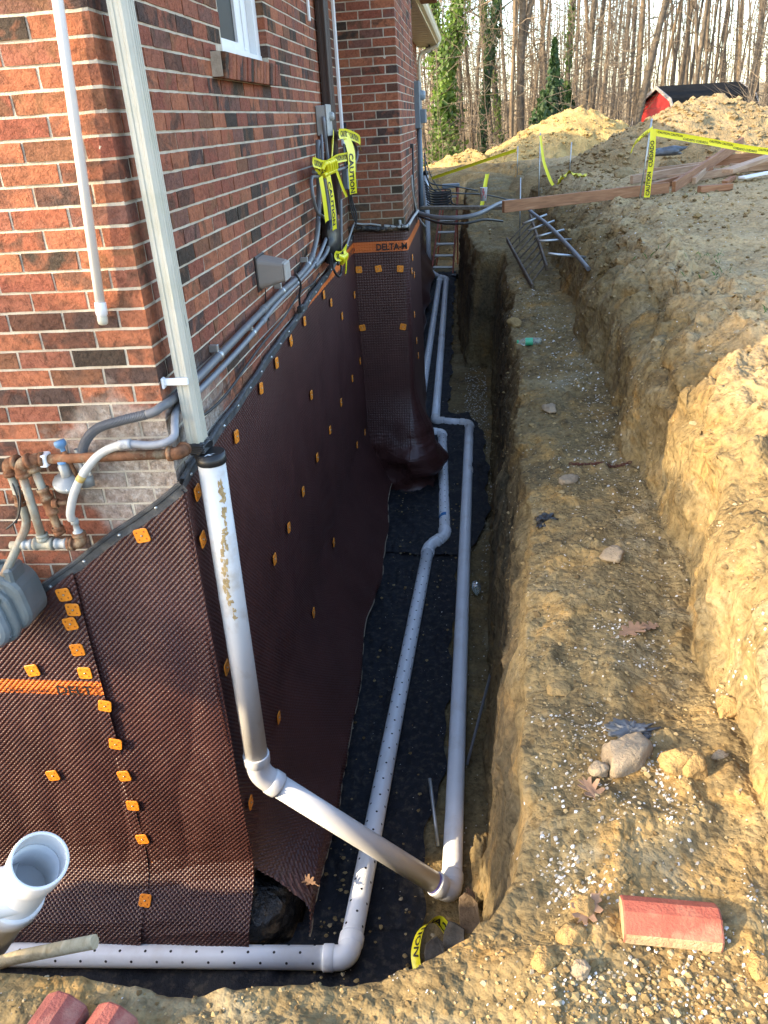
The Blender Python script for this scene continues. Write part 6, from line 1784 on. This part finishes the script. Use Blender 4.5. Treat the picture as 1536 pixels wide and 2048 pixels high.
def crumb(mb, p, nrm, r, seed):
    q = random.Random(seed); V = []
    for (a, b, c) in ((1, 0, 0), (-1, 0, 0), (0, 1, 0), (0, -1, 0), (0, 0, 1), (0, 0, -1), (.7, .7, .4), (-.7, .6, .4), (.6, -.7, .4), (-.7, -.7, .4)):
        k = q.uniform(.7, 1.15) * r; V.append(p + Vector((a * k, b * k, c * k * .85 + r * .05)))
    mb.add(V, [(4, 6, 7), (4, 7, 9), (4, 9, 8), (4, 8, 6), (6, 0, 2), (6, 2, 7), (7, 2, 1), (7, 1, 9), (9, 1, 3), (9, 3, 8), (8, 3, 0), (8, 0, 6), (0, 5, 2), (2, 5, 1), (1, 5, 3), (3, 5, 0)], 0, False)
rs = random.Random(5)
fl = []
cl = [(1.62, -1.03, .02, .11, 110), (1.60, -.9, .02, .08, 60), (1.33, -1.30, .04, .08, 120), (1.38, -1.36, .04, .04, 80), (1.48, -.78, .05, .05, 60), (1.42, -.72, .06, .05, 50), (1.70, -.32, .06, .10, 110), (1.63, -.25, .05, .04, 40), (1.9, -.68, .03, .06, 50), (1.87, .55, .05, .25, 60), (1.85, 1.7, .06, .4, 150), (1.86, 2.6, .10, .4, 150), (1.8, 3.6, .12, .8, 170), (1.72, 5.2, .15, 1.0, 140),
      (1.55, .1, .14, .5, 120), (1.5, -1.58, .14, .06, 150), (1.68, -1.60, .10, .06, 120), (1.30, -1.62, .06, .03, 60), (1.48, -1.66, .2, .04, 60), (1.40, -.98, .05, .08, 70), (1.75, -1.42, .03, .05, 45), (1.45, -1.12, .06, .06, 50), (1.62, -1.20, .12, .1, 60), (1.72, 1.3, .12, .2, 60)]
for x, y, sx, sy, n in cl:
    for _ in range(n): fl.append((rs.gauss(x, sx), rs.gauss(y, sy), rs.choice((.0026, .0036, .005, .0075)) * (1 + .22 * max(0, y)), rs.random()))
for _ in range(260):
    y = rs.uniform(-1.6, 7.0); fl.append((rs.uniform(1.3, 2.0), y, rs.uniform(.002, .004) * (1 + .25 * max(0, y)), rs.random()))
for _ in range(500):
    y = rs.uniform(1.0, 9.0); fl.append((rs.uniform(2.1, 3.8), y, rs.uniform(.004, .007) * (1 + .1 * y), rs.random()))
for _ in range(350):
    x = rs.uniform(-.1, 2.2); fl.append((x, rs.uniform(-1.95, -1.5), rs.uniform(.0015, .003), rs.random()))
o = scatter('white_flecks', fl, M_fleck, 'loose white flecks scattered thickly over the dirt ledge and bank', 'white flecks', flake); o['kind'] = 'stuff'
# flecks on trench floor and fabric
mb = MB(); fv = Vector((0, 0, 1))
for _ in range(900):
    y = rs.choice((rs.uniform(.0, 8.5), rs.gauss(7.6, .6), rs.uniform(3, 9))); x = rs.uniform(1.0, 1.3) if rs.random() < .9 else rs.uniform(.5, 1.2)
    flake(mb, Vector((x, y, floor_z(x, y) + .03)), fv, rs.uniform(.003, .006) * (1 + .12 * max(0, y)), rs.random())
for _ in range(160):
    y = rs.uniform(-.6, 7); x = rs.uniform(.4, .95); flake(mb, Vector((x, y, floor_z(x, y) + .055)), fv, rs.uniform(.002, .0035) * (1 + .1 * max(0, y)), rs.random())
o = solo('floor_flecks', mb, [M_fleck], 'white flecks on the trench floor beside the drain pipe', 'white flecks'); o['kind'] = 'stuff'
cr = []
for _ in range(2600):
    y = rs.uniform(-1.75, 7); x = rs.uniform(1.28, 2.05); cr.append((x, y, min(.022, abs(rs.gauss(0, .0042)) + .002) * (1 + .12 * max(0, y)), rs.random()))
for _ in range(2600): cr.append((rs.uniform(-.2, 2.3), rs.uniform(-2.0, -1.48), min(.011, abs(rs.gauss(0, .0026)) + .0015), rs.random()))
for _ in range(700): cr.append((rs.gauss(1.6, .2), rs.gauss(-1.64, .06), rs.uniform(.002, .006) * rs.choice((1, 1, 1, 2)), rs.random()))
for _ in range(2600):
    y = rs.uniform(.2, 12); cr.append((rs.uniform(2.05, 4.6), y, min(.04, abs(rs.gauss(0, .007)) + .004) * (1 + .1 * y), rs.random()))
for _ in range(4200):
    y = rs.uniform(-1.75, 1.8); cr.append((rs.uniform(1.27, 2.0), y, min(.008, abs(rs.gauss(0, .0022)) + .0013), rs.random()))
for _ in range(1500):
    y = rs.uniform(-1.4, 3); cr.append((rs.uniform(1.95, 2.4), y, min(.012, abs(rs.gauss(0, .003)) + .002), rs.random()))
o = scatter('soil_crumbs', cr, M_crumb, 'small soil crumbs and gravel lying all over the dug ground', 'soil crumbs', crumb); o['kind'] = 'stuff'
mb = MB()
for _ in range(420):
    y = rs.choice((rs.uniform(-1.2, 5), rs.gauss(.1, .3), rs.gauss(4.2, .5))); x = rs.choice((rs.uniform(.3, 1.0), rs.gauss(.9, .08), rs.gauss(.42, .06)))
    crumb(mb, Vector((x, y, floor_z(x, y) + .05)), fv, rs.choice((.003, .005, .008, .013)), rs.random())
o = solo('fallen_soil', mb, [M_crumb], 'crumbs of soil fallen on the black filter fabric', 'soil crumbs'); o['kind'] = 'stuff'
# clods on heap 3 and 2
def heap_clods(cx, cy, rx, ry, hobj, n, rmin, rmax, mat, label, seed):
    q = random.Random(seed); dg = bpy.context.evaluated_depsgraph_get(); mb = MB(); loc = hobj.location
    for _ in range(n):
        a = q.uniform(0, 6.283); rr = math.sqrt(q.random()); x, y = cx + rx * rr * math.cos(a), cy + ry * rr * math.sin(a)
        ok, p, nr, _i = hobj.ray_cast(Vector((x, y, 5)) - loc, Vector((0, 0, -1)))
        if ok: crumb(mb, p + loc, nr, q.uniform(rmin, rmax) ** 1.0 * q.choice((.5, .6, 1)), q.random())
    o = solo('heap_clods', mb, [mat], label, 'soil clods'); o['kind'] = 'stuff'
bpy.context.view_layer.update()
heap_clods(4.95, 12.3, 2.6, 2.0, h3, 1700, .02, .085, M_spoil2, 'clods covering the big brown heap', 3)
heap_clods(3.75, 20.3, 3.0, 2.3, h2, 1000, .02, .09, M_spoil, 'clods covering the sunlit heap', 4)
heap_clods(.95, 21.0, 1.5, 1.5, h1, 500, .02, .10, M_spoil, 'clods covering the small far heap', 5)
mb = MB()
for (cx, cy, n) in ((2.65, 1.5, 46), (2.75, 3.2, 20), (2.6, 2.7, 16), (3.5, 6.7, 14), (2.45, 3.6, 12)):
    for _ in range(n):
        x, y = rs.gauss(cx, .07), rs.gauss(cy, .09); z = G(x, y); h = rs.uniform(.015, .05); a = rs.uniform(0, 6.28); dxx, dyy = math.cos(a), math.sin(a)
        mb.add([(x - dyy * .003, y + dxx * .003, z), (x + dyy * .003, y - dxx * .003, z), (x + dxx * h * .4, y + dyy * h * .4, z + h * .7), (x + dxx * h * .9, y + dyy * h * .9, z + h)], [(0, 1, 2), (0, 2, 3)])
o = solo('grass_tufts', mb, [M_grass], 'sparse green grass tufts on the bare ground at the right', 'grass'); o['kind'] = 'stuff'
mb = MB(); 
for k in range(5): mb.tube(spline([gpt(1.72 + .02 * k, -1.70, .01), gpt(1.74 + .015 * k, -1.66, .02), gpt(1.78 + .01 * k, -1.62, .006)]), .0022, 5)
solo('root_bits', mb, [M_chain], 'dark broken root on the dirt at the bottom right', 'root')
# ------------------------------------------------------------------ shed behind the heaps
sh_ = thing('shed', (9.5, 33, -3), 'red garden shed with a black barn roof half hidden behind the brown heap', 'shed')
GP = [(-1.95, .05), (-1.75, .35), (-1.05, 1.28), (0, 1.72), (1.05, 1.28), (1.75, .35), (1.95, .05)]
SHM = Matrix.Translation((9.72, 32.8, -1.54)) @ Matrix.Rotation(math.radians(110), 4, 'Z')
def shx(mb): mb.v = [tuple(SHM @ Vector(p)) for p in mb.v]; return mb
mb = MB(); prism(mb, [(-1.7, -2.2), (-1.7, .33), (-1.03, 1.22), (0, 1.64), (1.03, 1.22), (1.7, .33), (1.7, -2.2)][::-1], -1.55, 1.55); ob('wall', shx(mb), [M_shedred], sh_)
mb = MB(); prism(mb, [(a, b) for a, b in GP] + [(a * .985, b - .05) for a, b in GP[::-1]], -1.75, 1.75); ob('roof', shx(mb), [M_roofb], sh_)
mb = MB()
for y in (-1.80, 1.76): prism(mb, [(a * 1.005, b + .01) for a, b in GP] + [(a * .94, b - .10) for a, b in GP[::-1]], y, y + .04)
ob('trim', shx(mb), [simple('grey_trim', (.36, .33, .30), .6)], sh_)

# ------------------------------------------------------------------ woods
def grow(seed, H, r0, lean=(0, 0), nb=14, fork=False, droop=0.0):  # one trunk, its limbs and twigs
    q = random.Random(seed); T = MB(); B = MB()
    def wander(p, d, L, r, n, seg, mb, jit, rend=.35, up=.0):
        pts = [Vector(p)]; d = Vector(d).normalized(); rad = [r]
        for i in range(n):
            d = (d + Vector((q.uniform(-jit, jit), q.uniform(-jit, jit), q.uniform(-jit, jit) + up))).normalized()
            pts.append(pts[-1] + d * (L / n)); rad.append(r * (1 - (1 - rend) * (i + 1) / n))
        mb.tube(pts, rad, seg, False)
        return pts, rad, d
    d0 = Vector((lean[0], lean[1], 1))
    tr, rd, _ = wander((0, 0, -.3), d0, H, r0, 14, 8, T, .075, .3)
    T.lathe([(r0 * 1.7, -.35), (r0 * 1.25, .0), (r0 * 1.02, .4)], (0, 0, 0), (0, 0, 1), 8)
    stems = [(tr, rd)]
    if fork:
        k = q.choice((2, 3)); a = q.uniform(0, 6.28)
        f2, r2, _ = wander(tr[k], (math.cos(a) * .35, math.sin(a) * .35, 1), H * .8, rd[k] * .8, 10, 7, T, .06, .3); stems.append((f2, r2))
    for (st_, rr) in stems:
        for _ in range(nb):
            t = q.uniform(.10, .95) ** .8; i = min(len(st_) - 2, int(t * (len(st_) - 1))); p = st_[i].lerp(st_[i + 1], q.random())
            a = q.uniform(0, 6.28); el = q.uniform(.1, .9)
            L = q.uniform(.8, 2.6) * (1.1 - t * .5); r = min(rr[i] * .45, q.uniform(.012, .035))
            pts, rad, d = wander(p, (math.cos(a), math.sin(a), el), L, r, 6, 4, B, .28, .3, .03 - droop)
            for _k in range(q.randint(2, 5)):
                j = q.randint(1, 5); a2 = q.uniform(0, 6.28)
                p2, r2, d2 = wander(pts[j], (d.x + math.cos(a2), d.y + math.sin(a2), d.z + q.uniform(-.2, .6)), L * q.uniform(.3, .6), r * .5, 4, 3, B, .3, .3)
                if q.random() < .6: wander(p2[2], (d2.x + q.uniform(-1, 1), d2.y + q.uniform(-1, 1), d2.z + .3), L * .3, r * .3, 3, 3, B, .3, .3)
    return T, B, tr, rd
def leaves(seed, n, fn, s0, s1):
    q = random.Random(seed); mb = MB()
    for _ in range(n):
        p, nr = fn(q); u = Vector((q.uniform(-1, 1), q.uniform(-1, 1), q.uniform(-1, .3))).normalized(); nr = (Vector(nr) + u * .8).normalized()
        a = nr.orthogonal().normalized(); a = (a * math.cos(q.uniform(0, 6.28)) + nr.cross(a) * math.sin(q.uniform(0, 6.28))).normalized(); b = nr.cross(a); s_ = q.uniform(s0, s1)
        p = Vector(p); mb.add([p - a * s_, p + b * s_ * .6, p + a * s_ * 1.1, p - b * s_ * .6], [(0, 1, 2, 3)])
    return mb
kinds = {}
def kind(name, **k):
    T, B, tr, rd = grow(**k); kinds[name] = (T.mesh('trunk'), B.mesh('branches'), tr, rd)
kind('bare', seed=1, H=15, r0=.14, nb=28); kind('bare2', seed=2, H=15, r0=.13, nb=32, lean=(.05, 0)); kind('tan', seed=3, H=15, r0=.13, nb=16, lean=(-.04, .02)); kind('tan2', seed=8, H=15, r0=.12, nb=30)
kind('dark', seed=4, H=16, r0=.15, nb=28); kind('fork', seed=5, H=15, r0=.16, nb=22, fork=True); kind('lean', seed=6, H=15, r0=.16, nb=14, lean=(.22, .03)); kind('ivy', seed=7, H=15, r0=.16, nb=16)
for kn, (a, b, _t, _r) in kinds.items():
    mt_ = M_barkt if kn.startswith('tan') else M_barkd if kn == 'dark' else M_bark
    a.materials.append(mt_); b.materials.append(M_twig if kn != 'dark' else M_bark)
ivm = {}
for nm, n, w_, z1, seed in (('L', 6500, .52, 9, 3), ('D', 2600, .30, 6, 4), ('M', 1500, .32, 7, 5)):
    tr, rd = kinds['ivy'][2], kinds['ivy'][3]
    def fn(q, w_=w_, z1=z1, nm=nm):
        z = q.uniform(-.2, z1) if nm != 'M' else q.choice((q.uniform(0, 2.2), q.uniform(2.5, 5), q.uniform(0, 7)))
        i = 0
        while i < len(tr) - 2 and tr[i + 1].z < z: i += 1
        c = tr[i].lerp(tr[i + 1], max(0, min(1, (z - tr[i].z) / max(.01, tr[i + 1].z - tr[i].z))))
        a = q.uniform(0, 6.28); cl_ = .5 + .6 * math.sin(z * 2.3 + a * 2) * math.sin(z * .9 + 1); r = .10 + abs(q.gauss(0, 1)) * w_ * .5 * max(.15, cl_ * (1.15 - z / z1 * .6))
        return c + Vector((math.cos(a) * r, math.sin(a) * r, 0)), (math.cos(a), math.sin(a), .2)
    m_ = leaves(seed, n, fn, .045, .10).mesh('ivy'); m_.materials.append(M_ivy if nm != 'D' else M_holly); ivm[nm] = m_
seen_l = set()
desc = {'bare': 'grey bare tree', 'tan': 'tan bare tree', 'dark': 'dark bare tree', 'fork': 'forked bare tree', 'lean': 'leaning bare tree'}
TL_ = sorted([(0.02, 26, .17, 'ivyL'), (0.48, 28, .20, 'ivyL'), (0.86, 30, .10, 'bare'), (1.44, 27, .13, 'ivyD'), (1.96, 33, .12, 'bare'), (2.16, 30, .12, 'ivyM'), (3.0, 36, .14, 'bare'), (2.76, 27, .14, 'fork'), (3.81, 38, .13, 'tan'), (4.27, 34, .12, 'bare'), (4.5, 30, .10, 'ivyM'), (4.75, 27.5, .15, 'bare'), (5.74, 33, .10, 'dark'), (6.98, 38, .15, 'tan'), (6.62, 32, .11, 'bare'), (8.42, 40, .15, 'dark'), (7.01, 30, .14, 'tan'), (6.25, 27, .13, 'lean'),
       (9.29, 36, .13, 'bare'), (8.45, 31, .10, 'dark'), (7.93, 28, .13, 'fork'), (8.98, 30.5, .14, 'dark'), (11.34, 38, .13, 'bare'), (8.89, 29, .12, 'dark'), (11.24, 34, .12, 'bare'), (13.3, 40, .13, 'tan'), (10.46, 29, .12, 'bare'), (12.05, 33, .13, 'dark'), (10.53, 37, .15, 'fork'), (11.99, 30, .15, 'bare'), (-.78, 34, .14, 'bare'), (-.66, 40, .14, 'tan'), (1.18, 40, .14, 'dark'), (4.51, 42, .15, 'dark'), (5.69, 44, .15, 'bare'), (8.53, 46, .16, 'bare'), (10.48, 44, .16, 'tan'), (14.24, 46, .16, 'bare'), (16.38, 48, .15, 'tan'), (12.9, 48, .15, 'dark'), (3.08, 46, .15, 'bare'), (5.99, 40, .13, 'tan'), (.34, 48, .15, 'dark'), (11.96, 28, .13, 'tan'), (14.84, 34, .15, 'dark'), (2.4, 24.8, .09, 'tan'), (5.3, 29, .09, 'tan'), (1.2, 29, .08, 'tan'), (13.0, 30, .14, 'bare'), (15.5, 38, .15, 'tan')], key=lambda t: (t[0] - 1.126) / (t[1] + 2.69))
q7 = random.Random(12)
order = {}
for i, (x, y, r, k) in enumerate(TL_):
    if y < 36.5 and k != 'lean' and 0.185 < (x - 1.126) / (y + 2.69) < .29:      # stand behind the shed
        x, y = x * 40 / y, 40.0 + i * .15
    if k.startswith('ivy'):
        kn = 'ivy'
        lab = {0.02: 'thick ivy covered tree right beside the gutter end', 0.48: 'ivy covered tree just right of the leafiest one', 1.44: 'dark ivy covered trunk left of the small far heap', 2.16: 'slim tree with patches of ivy above the small far heap', 4.5: 'slim tree with ivy patches above the sunlit heap'}[x]
        grp = None
    else:
        kn = k if k in ('dark', 'fork', 'lean') else q7.choice((k, k + '2'))
        grp = desc[k] + 's in the woods'; pxx = imgpos((x, y, -.5))[0]
        spot = 'beside the gutter end' if pxx < 890 else 'above the small far heap' if pxx < 965 else 'above the left slope of the sunlit heap' if pxx < 1100 else 'above the top of the sunlit heap' if pxx < 1180 else 'above the right end of the sunlit heap' if pxx < 1265 else 'at the left end of the black roof' if pxx < 1345 else 'above the middle of the black roof' if pxx < 1420 else 'above the right end of the black roof' if pxx < 1495 else 'near the right edge'
        lab = ('stout ' if y < 29 else '' if y < 35 else 'distant ') + desc[k] + ' ' + spot
        nseen = order.get(lab, 0); order[lab] = nseen + 1
        if nseen: lab = ('second ', 'third ', 'fourth ')[nseen - 1] + lab + ', from the left'
        if k == 'lean': lab = 'grey tree leaning right above the left end of the black roof'; grp = None
    z = float(g_h(x, y)) - .05
    t = thing('tree', (x, y, z), lab, 'tree', grp)
    rz = 0 if k == 'lean' else q7.uniform(0, 6.28); s_ = r / (.165 if y < 35 else .21); t.rotation_euler = (0, 0, rz); t.scale = (s_, s_, q7.uniform(.9, 1.15))
    for nm, me_ in (('trunk', kinds[kn][0]), ('branches', kinds[kn][1])) + ((('ivy', ivm[k[3]]),) if k.startswith('ivy') else ()):
        o = bpy.data.objects.new(nm, me_); COL.objects.link(o); o.parent = t
        if nm != 'trunk': o['kind'] = 'stuff'
# hollies
def holly(x, y, H, w_, lab, seed):
    z = float(g_h(x, y)); t = thing('holly_tree', (x, y, z), lab, 'tree')
    mb = MB(); mb.tube([(0, 0, -.2), (0, 0, H * .9)], [.06, .02], 6); o = bpy.data.objects.new('trunk', mb.mesh('trunk')); o.data.materials.append(M_barkd); COL.objects.link(o); o.parent = t
    def fn(q):
        h = q.random() ** 1.3; a = q.uniform(0, 6.28); lobes = .75 + .35 * math.sin(a * 3 + h * 9 + seed)
        r = w_ * (1 - h) ** .8 * lobes * q.uniform(.35, 1.05); return Vector((math.cos(a) * r, math.sin(a) * r, .1 + h * H)), (math.cos(a), math.sin(a), .5)
    o = bpy.data.objects.new('crown', leaves(seed, 2600, fn, .05, .11).mesh('crown')); o.data.materials.append(M_holly); COL.objects.link(o); o.parent = t
holly(3.62, 25.2, 3.3, .60, 'tall dark green holly behind the sunlit heap', 3)
holly(3.25, 24.5, 1.9, .75, 'low dark green holly left of the tall holly', 5)
holly(4.15, 26.0, 2.0, .55, 'small dark holly right of the tall holly', 6)
# thicket of saplings and twigs, and the woods far behind
def thicket(name, n, y0, y1, hmin, hmax, r0, r1, ntw, seed, mat, label, cat):
    q = random.Random(seed); mb = MB()
    for _ in range(n):
        y = q.uniform(y0, y1); x = q.uniform(-.09 * y - 1.0, .46 * y + 1.5); z = float(g_h(x, y)) - .05; H = q.uniform(hmin, hmax); r = q.uniform(r0, r1)
        if y < 36.5 and .178 < (x - 1.126) / (y + 2.69) < .29: continue        # clearing round the shed
        lx, ly = q.gauss(0, .06), q.gauss(0, .05); pts = []
        for k in range(6): pts.append((x + lx * H * k / 5 + q.uniform(-.05, .05) * H * .3, y + ly * H * k / 5, z + H * k / 5))
        mb.tube(pts, [r * (1 - .13 * k) for k in range(6)], 4, False)
        for _k in range(ntw):
            k = q.randint(0, 4); t = q.random(); p = Vector(pts[k]).lerp(Vector(pts[k + 1]), t); a = q.uniform(0, 6.28); L = q.uniform(.4, 1.6); d = Vector((math.cos(a), math.sin(a), q.uniform(-.1, .9)))
            p2 = p + d * L * .5 + Vector((q.uniform(-.1, .1),) * 3); p3 = p2 + (d + Vector((q.uniform(-.5, .5), q.uniform(-.5, .5), q.uniform(-.3, .5)))) * L * .5
            mb.tube([p, p2, p3], [r * .35 + .004, r * .25 + .003, .003], 3, False)
            if q.random() < .5:
                p4 = p2 + (d + Vector((q.uniform(-.9, .9), q.uniform(-.9, .9), q.uniform(-.3, .8)))) * L * .35; mb.tube([p2, p4], [r * .2 + .003, .003], 3, False)
    o = solo(name, mb, [mat], label, cat, base=(3, y0, -2)); o['kind'] = 'stuff'; return o
thicket('sapling_thicket', 260, 23.5, 34, 2.5, 8, .009, .024, 20, 3, M_twig, 'dense thicket of thin bare saplings and twigs at the edge of the woods', 'saplings')
thicket('far_woods', 330, 36, 85, 9, 17, .02, .055, 22, 4, M_twig, 'pale far woods of bare trees reading as one mass', 'woods')
thicket('far_woods', 80, 40, 85, 10, 18, .04, .09, 8, 5, M_barkd, 'dark trunks scattered through the far woods', 'woods')
lf = MB(); q = random.Random(8)
for _ in range(2500):
    y = q.uniform(20, 40); x = q.uniform(-.09 * y - 1, .46 * y + 1); z = float(g_h(x, y)); s_ = q.uniform(.03, .07); a = q.uniform(0, 6.28)
    lf.add([(x + s_ * math.cos(a + k * 1.57), y + s_ * math.sin(a + k * 1.57), z + .03 + q.uniform(0, .05)) for k in range(4)], [(0, 1, 2, 3)])
o = solo('leaf_litter', lf, [M_litter], 'dry brown leaf litter on the floor of the woods', 'leaf litter', base=(3, 25, -2)); o['kind'] = 'stuff'

# unseen evergreen tree added left of the frame to shade the front wall and ledge
def add_shade_tree(x, y, z0, zc, rx, ry, rz_, n, lab, seed):
    t = thing('added_shade_tree', (x, y, z0), lab, 'tree')
    mb = MB(); mb.tube([(0, 0, -.1), (.02, .03, (zc - z0) * .6), (0, 0, zc - z0)], [.07, .06, .03], 8)
    for k in range(7): a = k * .9; mb.tube([(0, 0, (zc - z0) * .75), (rx * .6 * math.cos(a), ry * .6 * math.sin(a), zc - z0 + rz_ * .3 * math.sin(k))], [.03, .01], 5)
    o = bpy.data.objects.new('trunk', mb.mesh('trunk')); o.data.materials.append(M_barkd); COL.objects.link(o); o.parent = t
    def fn(q):
        while True:
            v = Vector((q.uniform(-1, 1), q.uniform(-1, 1), q.uniform(-1, 1)))
            if v.length < 1: break
        k = .8 + .3 * math.sin(v.x * 5 + seed) * math.sin(v.y * 4 + v.z * 5)
        return Vector((v.x * rx * k, v.y * ry * k, zc - z0 + v.z * rz_ * k)), v
    o = bpy.data.objects.new('crown', leaves(seed, n, fn, .05, .09).mesh('crown')); o.data.materials.append(M_holly); COL.objects.link(o); o.parent = t
add_shade_tree(-5.0, -2.85, -2.1, .85, 1.1, 1.5, .78, 6500, 'unseen evergreen tree with a ball shaped crown added to shade the house front', 3)
